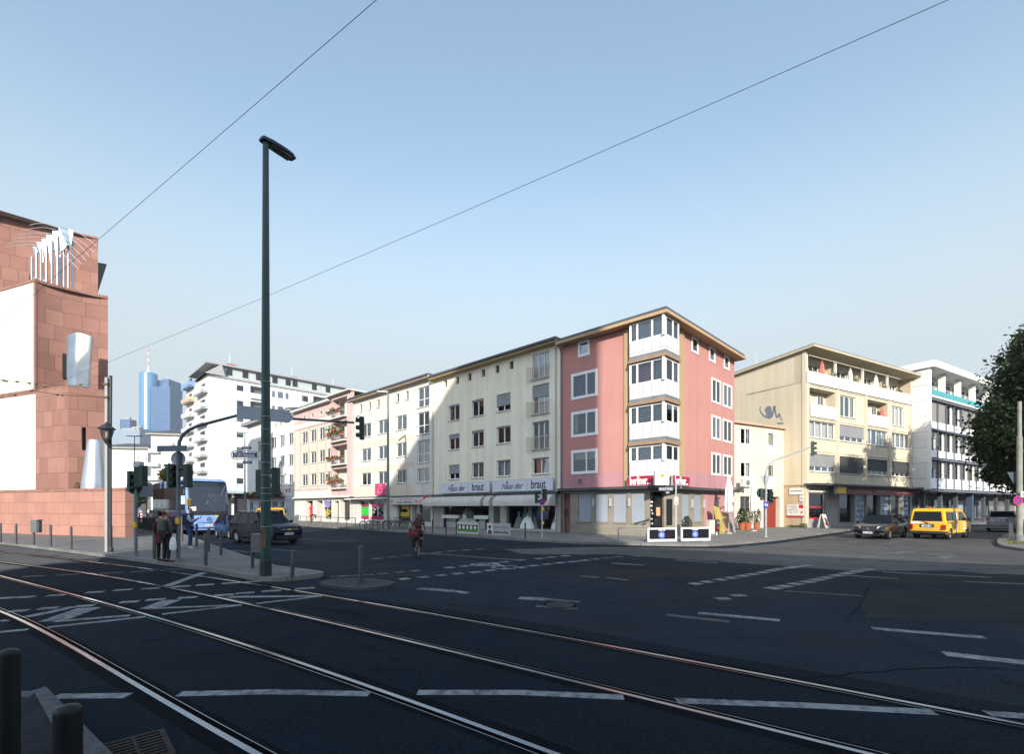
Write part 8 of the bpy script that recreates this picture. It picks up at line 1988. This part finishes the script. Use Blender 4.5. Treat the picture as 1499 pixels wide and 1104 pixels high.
M_SKIN = mk('skin', (.42,.22,.15), .55, var=.12, vs=8)
def person(label, p, rz, J, jacket, trousers, hair, shoes=None, sleeve=1.0, legs='trousers', grp=None, hairlen=0, scale=1.0, head_y=0.0):
    """J: joints in metres, x = left(+)/right(-), y = forward; rigid names below"""
    th = thing('person', label, 'person', p, rz, grp); th.scale = (scale*.86, scale*.86, scale)
    V = {'pel':(*J['pel'],.13,.1),'wst':(*J['wst'],.12,.09),'chs':(*J['chs'],.14,.1),'nk0':(*J['nk0'],.07),'nk1':(*J['nk1'],.055)}
    h = Vector(J['hd']); f = Vector(J.get('face',(0,1,0))).normalized(); up = Vector(J.get('up',(0,0,1)))
    V['h0'] = (*(h-up*.06+f*.015),.078,.085); V['h1'] = (*(h+up*.03),.085,.1); V['h2'] = (*(h+up*.11),.06,.07)
    V['nose'] = (*(h-up*.01+f*.115),.014); V['chin'] = (*(h-up*.1+f*.06),.03)
    E = [('pel','wst'),('wst','chs'),('chs','nk0'),('nk0','nk1'),('nk1','h0'),('h0','h1'),('h1','h2'),('h1','nose'),('h0','chin')]
    side = Vector((f.y,-f.x,0)).normalized()
    for s_, q in (('L',1),('R',-1)):
        e_ = h+side*(-.095*q); V['ear'+s_] = (*e_,.018); E.append(('h1','ear'+s_))
        V['sh'+s_] = (*J['sh'+s_],.06); V['el'+s_] = (*J['el'+s_],.042); V['wr'+s_] = (*J['wr'+s_],.028)
        E += [('chs','sh'+s_),('sh'+s_,'el'+s_),('el'+s_,'wr'+s_)]
        d = (Vector(J['wr'+s_])-Vector(J['el'+s_])).normalized(); hp = Vector(J['wr'+s_])+d*.05
        V['pm'+s_] = (*hp,.032,.016); E.append(('wr'+s_,'pm'+s_))
        a_ = d.cross(Vector((1,0,0))); a_ = a_.normalized() if a_.length > .1 else Vector((0,1,0)); b_ = d.cross(a_).normalized()
        for i in range(4):                     # four fingers and a thumb leaving the side of the palm
            k0 = hp+d*.035+a_*(.024-.016*i); k1 = k0+d*(.034 if i in (1,2) else .028); k2 = k1+d*.022+b_*.016*q
            for nm, pt, rr in (('a',k0,.009),('b',k1,.008),('c',k2,.006)): V['f%d%s%s' % (i,nm,s_)] = (*pt, rr)
            E += [('pm'+s_,'f%da%s' % (i,s_)),('f%da%s' % (i,s_),'f%db%s' % (i,s_)),('f%db%s' % (i,s_),'f%dc%s' % (i,s_))]
        t0 = hp+a_*.036; t1 = t0+d*.03+a_*.018; V['t0'+s_] = (*t0,.011); V['t1'+s_] = (*t1,.008); E += [('pm'+s_,'t0'+s_),('t0'+s_,'t1'+s_)]
        V['hp'+s_] = (*J['hp'+s_],.09); V['kn'+s_] = (*J['kn'+s_],.055); V['cf'+s_] = (*(Vector(J['kn'+s_]).lerp(Vector(J['an'+s_]),.3)),.055); V['an'+s_] = (*J['an'+s_],.036)
        fo = Vector(J.get('toe'+s_, Vector(J['an'+s_])+f*.16-Vector((0,0,.06)))); V['to'+s_] = (*fo,.034,.024)
        E += [('pel','hp'+s_),('hp'+s_,'kn'+s_),('kn'+s_,'cf'+s_),('cf'+s_,'an'+s_),('an'+s_,'to'+s_)]
    skin_mesh('body', V, E, M_SKIN, th)
    g = lambda k, r, r2=None: (*V[k][:3], r, r2 or r)
    W = {'wst':g('wst',.15,.12),'hem':(*(Vector(V['pel'][:3])+(Vector(V['pel'][:3])-Vector(V['wst'][:3]))*J.get('hem',.2)),.16,.125),'chs':g('chs',.168,.128),'nk0':g('nk0',.085)}
    EE = [('wst','hem'),('wst','chs'),('chs','nk0')]
    for s_ in 'LR':
        el = Vector(V['el'+s_][:3]); wr = Vector(V['wr'+s_][:3]); sh = Vector(V['sh'+s_][:3])
        W['sh'+s_] = g('sh'+s_,.078)
        W['el'+s_] = (*(sh.lerp(el, min(1, sleeve*2))),.06); EE += [('chs','sh'+s_),('sh'+s_,'el'+s_)]
        if sleeve > .5: W['wr'+s_] = (*(el.lerp(wr,.93)),.042); EE.append(('el'+s_,'wr'+s_))
    skin_mesh('jacket', W, EE, jacket, th)
    if legs:
        W = {'pel':g('pel',.15,.125)}; EE = []
        for s_ in 'LR':
            W['hp'+s_] = g('hp'+s_,.112); W['kn'+s_] = g('kn'+s_,.074); EE += [('pel','hp'+s_),('hp'+s_,'kn'+s_)]
            if legs == 'shorts': W['kn'+s_] = (*(Vector(V['hp'+s_][:3]).lerp(Vector(V['kn'+s_][:3]),.85)),.085)
            else:
                W['cf'+s_] = g('cf'+s_,.07); W['an'+s_] = g('an'+s_,.056); EE += [('kn'+s_,'cf'+s_),('cf'+s_,'an'+s_)]
        skin_mesh('shorts' if legs == 'shorts' else 'trousers', W, EE, trousers, th)
    for s_ in 'LR':
        a_ = Vector(V['an'+s_][:3]); t_ = Vector(V['to'+s_][:3])
        skin_mesh('shoe', {'h':(*(a_+(a_-t_)*.28-Vector((0,0,.035))),.042),'m':(*(a_.lerp(t_,.45)-Vector((0,0,.018))),.048,.04),'t':(*(t_+(t_-a_)*.28),.042,.03)}, [('h','m'),('m','t')], shoes or M_BLACK, th)
    hv = {'c':(*(h+up*.07-f*.025),.124,.13),'b':(*(h+up*.0-f*.055),.108,.105)}; he = [('c','b')]
    if hairlen: hv['d'] = (*(h-up*hairlen-f*.06),.075,.06); he.append(('b','d'))
    if hair: skin_mesh('hair', hv, he, hair, th)
    th['J'] = 0; del th['J']
    return th
def standing(dx=0., arms=None, lean=0., stride=.0):
    J = {'pel':(0,0,.96),'wst':(0,lean*.15,1.1),'chs':(0,lean*.4,1.33),'nk0':(0,lean*.55,1.48),'nk1':(0,lean*.6,1.54),'hd':(0,lean*.7+.01,1.63),
         'shL':(.17,lean*.45,1.41),'shR':(-.17,lean*.45,1.41),'elL':(.24,-.02,1.13),'elR':(-.24,-.02,1.13),'wrL':(.23,.06,.9),'wrR':(-.23,.06,.9),
         'hpL':(.09,0,.9),'hpR':(-.09,0,.9),'knL':(.1,.03+stride*.4,.5),'knR':(-.1,.03-stride*.2,.5),'anL':(.1,stride,.09),'anR':(-.1,-stride,.09)}
    if arms: J.update(arms)
    return J
M_BURG = mk('coat_burgundy', (.075,.012,.018), .85, var=.3, vs=8); M_OLIVE = mk('coat_olive', (.075,.07,.058), .85, var=.3, vs=8); M_BLK = mk('cloth_black', (.012,.012,.014), .9, var=.3, vs=8)
M_HAIRD = mk('hair_dark', (.012,.008,.006), .6, var=.3, vs=12); M_HAIRB = mk('hair_brown', (.045,.025,.015), .6, var=.3, vs=12)
pw = G(236,822,ZP)
w1 = person('woman in burgundy coat and dark tights waiting at the kerb, left of the pair', tuple(pw), R(12), standing(arms={'face':(.5,.85,0),'hem':1.4,'elL':(.25,-.06,1.14),'wrL':(.2,.05,.95)}), M_BURG, M_BLK, M_HAIRD, M_BLK, hairlen=.1, scale=1.03)
mb = MB(); mb.lathe([(.235,.62),(.22,.75),(.18,.98)], 16, (0,0,0), 1, .78); mb.build('skirt', mk('skirt_plaid', (.09,.02,.025), .9, var=.5, vs=14), w1)
mb = MB(); mb.ball((.3,-.05,1.0), .15, 12, 8, .5, 1, .9); mb.tube([(.27,-.05,1.1),(.2,0,1.42),(.1,.05,1.46)], .018, 5); o = mb.build('shoulder_bag', M_BLK, w1)
pw = G(243.5,823.5,ZP)
w2 = person('woman in olive jacket with green backpack and white bag, right of the pair', tuple(pw), R(-14), standing(arms={'face':(-.35,.9,0),'hem':.7,'elR':(.25,-.02,1.13),'wrR':(.28,.02,.92)} and {'face':(.6,.8,0),'hem':.75}), M_OLIVE, M_BLK, M_HAIRB, M_BLK, hairlen=.05, scale=1.02)
mb = MB(); mb.obox((0,-.2,1.24), (.3,.16,.4)); mb.build('backpack', mk('backpack_green', (.06,.09,.07), .8, var=.2), w2, bevel=.05)
pbag = w2.location + Vector((.24,-.03,0)); bag = thing('carrier_bag', 'white plastic carrier bag hanging from the hand of the olive jacketed woman', 'bag', (pbag.x,pbag.y,ZP+.42), 0)
mb = MB(); n = 14
for z, sx_, sy_ in ((0,.1,.04),(.07,.125,.06),(.26,.12,.05),(.38,.09,.03),(.46,.03,.02)):
    for k in range(n): a = 2*math.pi*k/n; mb.v.append((sx_*math.cos(a)*(1+.08*math.sin(3*a)), sy_*math.sin(a), z))
for i in range(4):
    for k in range(n): mb.f.append([i*n+k,i*n+(k+1)%n,(i+1)*n+(k+1)%n,(i+1)*n+k]); mb.m.append(0)
mb.f.append(list(range(n))[::-1]); mb.m.append(0); mb.build('sack', mk('bag_white', (.7,.7,.7), .5, var=.1, vs=8), bag, smooth=True); mb = MB(); mb.tube([(-.03,0,.48),(0,0,.56),(.03,0,.48)], .008, 5); mb.build('handle', M_OFFW, bag)
pw = G(278,803,ZP)
m1 = person('man in blue jeans with dark backpack looking at his phone before the coach', tuple(pw), R(-75), standing(arms={'face':(0,1,-.3),'hem':.3,'elL':(.22,.1,1.15),'wrL':(.1,.3,1.25),'elR':(-.22,.1,1.15),'wrR':(-.08,.3,1.25)}), mk('shirt_pale_blue', (.3,.36,.48), .85, var=.15), mk('jeans_blue', (.03,.06,.15), .9, var=.3, vs=10), M_HAIRD, mk('shoe_white', (.5,.5,.5), .6), sleeve=.9, scale=1.07)
mb = MB(); mb.obox((0,-.2,1.22), (.32,.2,.48)); mb.box(-.15,-.1,-.12,.13,1.0,1.5); mb.box(.1,.15,-.12,.13,1.0,1.5); mb.build('backpack', mk('backpack_navy', (.015,.02,.035), .8, var=.2), m1, bevel=.05)
ph = thing('phone', 'small dark phone held up by the man before the coach', 'phone', tuple(m1.location+Matrix.Rotation(R(-75),3,'Z')@Vector((.01,.44,1.42))), R(-75)); mb = MB(); mb.obox((0,0,0),(.08,.012,.15),0,R(-30)); mb.build('case', M_BLACK, ph, bevel=.004); mb = MB(); mb.obox((0,-.0075,.004),(.07,.004,.13),0,R(-30)); mb.build('screen', M_GREY, ph)
# bending person by the pink house, strollers far away
pb_ = Vector((U(456.5)*56,56,ZP)); Jb = standing(); Jb.update({'pel':(0,-.1,.92),'wst':(0,.05,1.02),'chs':(0,.28,1.02),'nk0':(0,.42,.98),'nk1':(0,.48,.95),'hd':(0,.57,.9),'face':(0,.7,-.7),'up':(0,.6,.5),'shL':(.17,.36,1.0),'shR':(-.17,.36,1.0),'elL':(.2,.42,.74),'elR':(-.2,.42,.74),'wrL':(.12,.5,.52),'wrR':(-.12,.5,.52),'hpL':(.09,-.1,.88),'hpR':(-.09,-.1,.88)})
person('person in dark jacket bending over before the pink house', tuple(pb_), R(-60), Jb, mk('jacket_navy', (.02,.025,.05), .85), mk('jeans_grey', (.05,.055,.07), .9), M_HAIRD)
for k, (px, Y_, rz, jc, lab) in enumerate(((236,70,20,(.02,.02,.03),'pedestrian in dark clothes far down the left street'),(205,72,200,(.1,.2,.4),'pedestrian in blue jacket by the striped barrier'),(217,76,160,(.4,.4,.4),'pedestrian in pale top far down the left street'),(349,60,0,(.015,.015,.02),'dark figure under the high-rise arcade behind the coach'))):
    person(lab, (U(px)*Y_,Y_,ZP), R(rz), standing(stride=.12), mk('far_jacket%s' % 'abcd'[k], jc, .85), M_BLK, M_HAIRD)
# ---- bicycles
M_TYRE = M_RUB; M_BFR = mk('bike_frame_dark', (.03,.032,.036), .35, .4, var=.2); M_SPOKE = mk('spoke', (.45,.45,.46), .35, .8, var=0)
def bicycle(label, p, rz, grp=None, frame=None, basket=False):
    th = thing('bicycle', label, 'bicycle', p, rz, grp); r = .335
    for xw in (.54,-.52):
        w_ = MB(); w_.tube([(xw+r*math.cos(a),0,r+r*math.sin(a)) for a in [2*math.pi*k/28 for k in range(28)]], .02, 6, closed=True); o = w_.build('wheel', M_TYRE, th)
        q = MB(); q.tube([(xw+(r-.028)*math.cos(a),0,r+(r-.028)*math.sin(a)) for a in [2*math.pi*k/28 for k in range(28)]], .01, 5, closed=True)
        for k in range(14): a = 2*math.pi*k/14; q.tube([(xw,.0,r),(xw+(r-.03)*math.cos(a),0,r+(r-.03)*math.sin(a))], .0028, 3)
        q.cyl((xw,-.045,r),(xw,.045,r),.022,n=8); q.build('rim', M_SPOKE, o)
        m_ = MB(); m_.tube([(xw+(r+.04)*math.cos(a),0,r+(r+.04)*math.sin(a)) for a in [R(20+k*14) for k in range(11)]], .016, 5); m_.build('mudguard', M_DARK, th)
    f = MB(); BB = (-.06,0,.29); ST = (-.2,0,.78); HT = (.36,0,.84); HB = (.4,0,.68)
    for a_, b_ in ((BB,ST),(BB,HB),(ST,HT),(HT,HB)): f.cyl(a_, b_, .017, n=8)
    for s_ in (-1,1): f.cyl((-.52,s_*.05,r),(BB[0],s_*.03,BB[2]),.009,n=6); f.cyl((-.52,s_*.05,r),(ST[0],s_*.02,ST[2]-.04),.009,n=6); f.cyl((HB[0],s_*.04,HB[2]),(.54,s_*.05,r),.012,n=6)
    f.build('frame', frame or M_BFR, th)
    h = MB(); h.tube([(HT[0],0,HT[2]),(.33,0,1.0)], .014, 6); h.tube([(.2,.29,1.02),(.3,.2,1.04),(.34,0,1.0),(.3,-.2,1.04),(.2,-.29,1.02)], .012, 6); h.build('handlebar', M_DARK, th)
    s = MB(); s.tube([(ST[0],0,ST[2]),(-.23,0,.93)], .014, 6); s.add([(-.36,-.08,.95),(-.36,.08,.95),(-.1,.025,.95),(-.1,-.025,.95),(-.36,-.08,.99),(-.36,.08,.99),(-.1,.025,.975),(-.1,-.025,.975)], [(3,2,1,0),(4,5,6,7),(0,1,5,4),(1,2,6,5),(2,3,7,6),(3,0,4,7)]); s.build('saddle', M_BLACK, th)
    c = MB(); c.lathe([(.09,-.004),(.09,.004)], 16); ck = c.build('crank', M_SPOKE, th, Matrix.Translation((BB[0],-.05,BB[2])) @ Matrix.Rotation(R(90),4,'X'))
    pd = MB(); pd.cyl((BB[0],-.06,BB[2]),(BB[0]+.12,-.06,BB[2]-.11),.01,n=6); pd.box(BB[0]+.08,BB[0]+.17,-.14,-.06,BB[2]-.12,BB[2]-.1); pd.cyl((BB[0],.06,BB[2]),(BB[0]-.12,.06,BB[2]+.11),.01,n=6); pd.box(BB[0]-.17,BB[0]-.08,.06,.14,BB[2]+.1,BB[2]+.12); pd.build('pedal', M_DARK, th)
    rk = MB(); rk.tube([(-.3,.06,.72),(-.8,.06,.74),(-.8,-.06,.74),(-.3,-.06,.72)], .008, 5); rk.cyl((-.52,.06,r),(-.6,.06,.73),.006,n=5); rk.cyl((-.52,-.06,r),(-.6,-.06,.73),.006,n=5); rk.build('carrier', M_DARK, th)
    if basket: b = MB(); b.prism([(.4,-.15),(.65,-.15),(.65,.15),(.4,.15)], .82, 1.05); b.build('basket', M_GREY, th)
    return th
bk = [(541,40.5,10,'pale framed bicycle, leftmost at the stands'),(549,41.5,-15,'dark bicycle second from the left at the stands'),(556,40.8,25,'dark bicycle third from the left, beside the lamp mast'),(575,40.4,-10,'dark bicycle right of the lamp mast'),
      (581.5,41.2,40,'bicycle with a light frame in the middle of the right-hand group'),(588,40.6,15,'black bicycle leaning in the right-hand group'),(594.5,41.0,-20,'bicycle with basket near the cyclist'),(600,40.5,30,'bicycle at the right end of the stands, behind the cyclist')]
b0 = None
for k, (px, Y_, rz, lab) in enumerate(bk):
    loc = (U(px)*Y_, Y_, ZP)
    if b0 is None: b0 = bicycle(lab.replace('pale framed','pale grey'), loc, R(rz), 'bicycles parked at the kerb stands', M_LGREY)
    elif k == 1: b1 = bicycle(lab, loc, R(rz), 'bicycles parked at the kerb stands')
    else:
        c = copy_tree(b0 if k == 4 else b1); c.location = loc; c.rotation_euler = (R(random.uniform(-5,5)),0,R(rz)); c['label'] = lab
# ---- the cyclist riding away
cp_ = G(609.5,818); RZ = R(90)+R(8)
cb = bicycle('touring bicycle ridden away from the camera across the junction', tuple(cp_+Vector((0,.45,0))), RZ)
cl = tuple(cp_+Vector((0,.45,0)))
# joints: bike local x forward -> person y forward; x = left
Jc = {'pel':(0,-.2,1.03),'wst':(0,-.12,1.16),'chs':(0,.08,1.36),'nk0':(0,.18,1.48),'nk1':(0,.22,1.53),'hd':(0,.27,1.62),'shL':(.18,.13,1.43),'shR':(-.18,.13,1.43),'elL':(.28,.2,1.17),'elR':(-.28,.2,1.17),'wrL':(.27,.27,1.05),'wrR':(-.27,.27,1.05),
      'hpL':(.1,-.17,.98),'hpR':(-.1,-.17,.98),'knL':(.12,.22,.8),'anL':(.12,-.1,.46),'toeL':(.12,.02,.42),'knR':(-.12,.14,.58),'anR':(-.12,.02,.22),'toeR':(-.14,.16,.18),'hem':.3}
cy = person('cyclist in red jersey, black shorts and helmet riding away from the camera', (cl[0],cl[1],0), RZ-R(90), Jc, mk('jersey_red', (.10,.012,.016), .8, var=.2), mk('shorts_black', (.012,.012,.014), .85), None, M_BLK, sleeve=.3, legs='shorts', hairlen=0)
mb = MB(); mb.lathe([(.125,-.02),(.14,.04),(.125,.1),(.08,.145),(.02,.16)], 18, (0,.25,1.66), .92, 1.2); hm_ = mb.build('helmet', mk('helmet_grey', (.12,.11,.12), .35, var=.2), cy, smooth=True)
mb = MB()
for k in range(4): mb.box(-.08+k*.045,-.06+k*.045,.1,.13,1.66,1.74)
mb.build('vent', M_RED, hm_)
mb = MB(); mb.obox((-.0,-.1,1.38), (.3,.2,.42), 0, R(-22)); mb.build('rucksack', mk('pack_red', (.05,.012,.014), .7, var=.2), cy, bevel=.05)
mb = MB(); mb.box(-.15,-.02,.02,.1,1.26,1.32); 
pn_ = thing('pannier_bags', 'black and red pannier bags heaped on the rear carrier of the ridden bicycle', 'bag', (cl[0],cl[1],0), RZ)
mb = MB(); mb.obox((-.6,.15,.62),(.32,.13,.36)); mb.obox((-.6,-.12,.62),(.28,.1,.3)); mb.build('black_bag', M_BLK, pn_, bevel=.04)
mb = MB(); mb.obox((-.62,.16,.94),(.28,.36,.2)); mb.obox((-.62,.28,1.1),(.16,.12,.2)); mb.obox((-.62,.1,1.08),(.16,.1,.16)); mb.build('red_bag', mk('bag_red', (.14,.015,.018), .7, var=.25), pn_, bevel=.04)

Jd = {'pel':(0,0,.0+.5),'wst':(0,.0,.66),'chs':(0,.04,.9),'nk0':(0,.05,1.05),'nk1':(0,.06,1.1),'hd':(0,.08,1.2),'shL':(.18,.04,.98),'shR':(-.18,.04,.98),'elL':(.27,.12,.72),'elR':(-.27,.12,.72),'wrL':(.16,.38,.78),'wrR':(-.16,.38,.78),'hpL':(.1,.05,.48),'hpR':(-.1,.05,.48),'knL':(.14,.48,.5),'knR':(-.14,.48,.5),'anL':(.14,.5,.1),'anR':(-.14,.5,.1),'hem':.2}
pd_ = bus.matrix_basis if False else (Matrix.Translation(bus.location) @ Matrix.Rotation(bus.rotation_euler.z,4,'Z')) @ Vector((-1.15,Wb-.95,1.42))
person('coach driver in pale blue shirt with light hair behind the windscreen', tuple(pd_), bus.rotation_euler.z-R(90), Jd, mk('shirt_driver', (.4,.45,.7), .8, var=.15), M_BLK, mk('hair_blond', (.5,.25,.06), .7, var=.3, vs=9), scale=1.1)
sw = MB(); cx_, cy_ = -.62, Wb-.95; sw.tube([(cx_+.1*math.sin(a)*0-.12*math.sin(a), cy_+.24*math.cos(a), 2.2+.2*math.sin(a)) for a in [2*math.pi*k/18 for k in range(18)]], .018, 5, closed=True); sw.build('steering_wheel', M_BLACK, bus)
# ================================================================ trees
def tree(name, label, p, h, crown_c, crown_r, nclump, nleaf, leaf, mat, trunk_r=.22, seed=1, grp=None, lobes=None, cat='tree', fill=.35):
    rnd = random.Random(seed)
    th = thing(name, label, cat, p, 0, grp)
    tb = MB(); cz = crown_c[2]; top = (crown_c[0]*.6, crown_c[1]*.6, cz)
    tb.tube([(0,0,0),(.03,.02,cz*.3),(crown_c[0]*.25,crown_c[1]*.25,cz*.6),top,(crown_c[0],crown_c[1],cz+crown_r[2]*.5)], [trunk_r*1.25,trunk_r,trunk_r*.8,trunk_r*.5,trunk_r*.12], 10)
    lf = MB(); cl = []
    for _ in range(nclump):
        while True:
            v = Vector((rnd.uniform(-1,1), rnd.uniform(-1,1), rnd.uniform(-1,1)))
            if fill < v.length < 1: break
        if lobes:
            L = rnd.choice(lobes); c = Vector((L[0]+v.x*L[3], L[1]+v.y*L[3], L[2]+v.z*L[3]*.8))
        else: c = Vector((crown_c[0]+v.x*crown_r[0], crown_c[1]+v.y*crown_r[1], crown_c[2]+v.z*crown_r[2]))
        cl.append(c)
    for c in cl:
        if rnd.random() < .3:
            a = Vector(top)+Vector((0,0,rnd.uniform(-.35,.3)*crown_r[2])); m = a.lerp(c,.5)+Vector((0,0,-.25)); tb.tube([a,m,c], [trunk_r*.28,trunk_r*.16,.012], 5)
        rr = rnd.uniform(.45,.95)*min(crown_r)*.24
        for _ in range(int(nleaf*rnd.uniform(.6,1.4))):
            d = Vector((rnd.gauss(0,1), rnd.gauss(0,1), rnd.gauss(0,.75)))*rr*.62; q = c+d
            n_ = Vector((rnd.gauss(0,1), rnd.gauss(0,1), rnd.gauss(.5,.8))).normalized(); e = n_.cross(Vector((rnd.random()-.5,rnd.random()-.5,rnd.random()-.5))).normalized(); f_ = n_.cross(e); s_ = leaf*rnd.uniform(.6,1.3)
            lf.face([q-e*s_, q+f_*s_*.55, q+e*s_, q-f_*s_*.55])
    tb.build('trunk', mk('bark', (.09,.07,.05), .9, var=.4, vs=4, bump=.02, bs=12), th, smooth=True)
    lf.build('crown', mat, th)
    return th
def leafmat(name, c1, c2, sc=.7):
    t = NT(name); f = t.noise(sc, 4, .6); c = t.mix(t.ramp(f, .35, .65), c1, c2); c = t.mul(c, t.ramp(t.noise(9, 2), .3, .7, .7, 1.25))
    t.b.inputs['Subsurface Weight'].default_value = 0
    m = t.done(c, .6, 0, .3)
    tr = t.n('ShaderNodeBsdfTranslucent'); t.l(c, tr.inputs[0]); mx = t.n('ShaderNodeMixShader'); mx.inputs[0].default_value = .3
    t.l(t.b.outputs[0], mx.inputs[1]); t.l(tr.outputs[0], mx.inputs[2]); t.l(mx.outputs[0], t.t.nodes['Material Output'].inputs['Surface']); return m
M_TREE = leafmat('tree_leaves', (.012,.026,.008), (.027,.04,.011))
L1 = [(-.2,0,4.2,2.0),(-2.3,-.3,5.2,1.7),(-1.2,.5,6.6,2.0),(-3.0,.2,7.4,1.5),(-.3,.3,8.6,2.2),(-2.0,0,9.6,1.5),(1.5,0,6,2.2),(1.8,.3,9.3,2.2),(.2,0,11.4,1.7),(-1.0,0,12.0,1.2),(1.2,.5,12.8,1.5),(-3.3,0,6.2,1.0),(-1.6,.2,3.9,1.2)]
tree('plane_tree', 'large dark green tree at the right edge behind the concrete mast', (33.1,28.6,.1), 14, (0,0,8.2), (4.2,3.6,5.6), 520, 84, .115, M_TREE, .26, 3, 'street trees on the right', L1)
L2 = [(q[0]*1.05, q[1], q[2]*1.08, q[3]*1.1) for q in L1]
t2 = tree('plane_tree', 'tree standing behind the large one, before the office block', (38.6,35,.1), 15, (0,0,8.6), (4.6,4,6), 330, 60, .16, M_TREE, .28, 5, 'street trees on the right', L2)
c = copy_tree(t2); c.location = (46,40.5,.1); c.rotation_euler = (0,0,1.2); c['label'] = 'third tree farther along the right hand street, mostly out of view'
M_YLEAF = leafmat('yellow_leaves', (.3,.25,.04), (.16,.17,.04))
tree('small_tree', 'small yellow green tree behind the signal mast and the coach', (U(259)*64,64,.1), 9, (0,0,6.1), (1.9,1.7,1.6), 150, 30, .2, M_YLEAF, .12, 9)
tree('small_tree', 'dark bushy tree far down the left street', (U(188)*92,92,.1), 7, (0,0,3.4), (3.2,2.5,1.9), 110, 26, .28, M_TREE, .14, 11)
M_SHR = M_LEAF1
shrub('weed_clump', 'clump of weeds at the foot of the yellow corner', 'plant', tuple(fs.W @ Vector((fs.t(1178),-.3,ZP))), .9, .4, 200, M_SHR, .07)
shrub('weed_clump', 'low weeds along the foot of the blank side wall', 'plant', tuple(fs.W @ Vector((fs.t(1163),-.25,ZP))), 1.2, .22, 160, M_SHR, .06)
shrub('moss_plant', 'mossy weeds growing in the slot of the museum terrace', 'plant', tuple(fB.W @ Vector((fB.t(117),-.12,3.2))), .8, .5, 140, mk('moss', (.1,.1,.02), .9, var=.3), .06)
# ================================================================ thin air between here and the towers
mb = MB(); mb.box(-1320,920,-320,1320,-1.2,262)
t = NT('haze'); t.t.nodes.remove(t.b); pv = t.n('ShaderNodeVolumePrincipled'); pv.inputs['Density'].default_value = .0002; pv.inputs['Color'].default_value = (.86,.91,.96,1); pv.inputs['Anisotropy'].default_value = .2
t.l(pv.outputs[0], t.t.nodes['Material Output'].inputs['Volume']); hz = mb.build('haze', t.mat); tag(hz, 'thin pale haze between the crossing and the distant towers', 'haze', kind='stuff')
SC.cycles.volume_max_steps = 64; SC.cycles.volume_step_rate = 4
# ================================================================ parts that are several separate pieces become one object per piece
SPLIT = ('pilaster','painted_bands','cream_band','pink_frame','terrace_partition','terrace_post','glazing','spandrel','column','white_curtain_fin','slatted_blind','terrace_window','arcade_column','roof_window','mullion','window_sticker','fan_grille','window_film','tower_side','red_rack','balcony_door','stone_band','wire_clamp','strap','leg','foot','lamp_head','pane','shop_window','window_posters','shop_goods','terrace_side_wall','leaf','stickers','bell','floor_band','road_band','vent','chimney','antenna','window_pillar','bold_lettering','pedal','yellow_display','violet_display')
def split_loose(o):
    me = o.data; n = len(me.vertices); par = list(range(n))
    def find(a):
        while par[a] != a: par[a] = par[par[a]]; a = par[a]
        return a
    for p in me.polygons:
        v = p.vertices; r0 = find(v[0])
        for k in v[1:]: par[find(k)] = r0
    groups = {}
    for p in me.polygons: groups.setdefault(find(p.vertices[0]), []).append(p.index)
    if len(groups) < 2 or len(groups) > 120: return
    for i, ids in enumerate(groups.values()):
        vm = {}; vs = []; fs = []
        for k in ids:
            f = []
            for v in me.polygons[k].vertices:
                if v not in vm: vm[v] = len(vs); vs.append(tuple(me.vertices[v].co))
                f.append(vm[v])
            fs.append(f)
        m2 = bpy.data.meshes.new(o.name.split('.')[0]); m2.from_pydata(vs, [], fs)
        for mt in me.materials: m2.materials.append(mt)
        m2.update(); c = o.copy(); c.data = m2; COL.objects.link(c)
        c.name = {'painted_bands':'painted_band'}.get(o.name.split('.')[0], o.name.split('.')[0])
    bpy.data.objects.remove(o)
for o in [o for o in COL.objects if o.type == 'MESH' and o.parent is not None and o.name.split('.')[0] in SPLIT and not o.children]: split_loose(o)
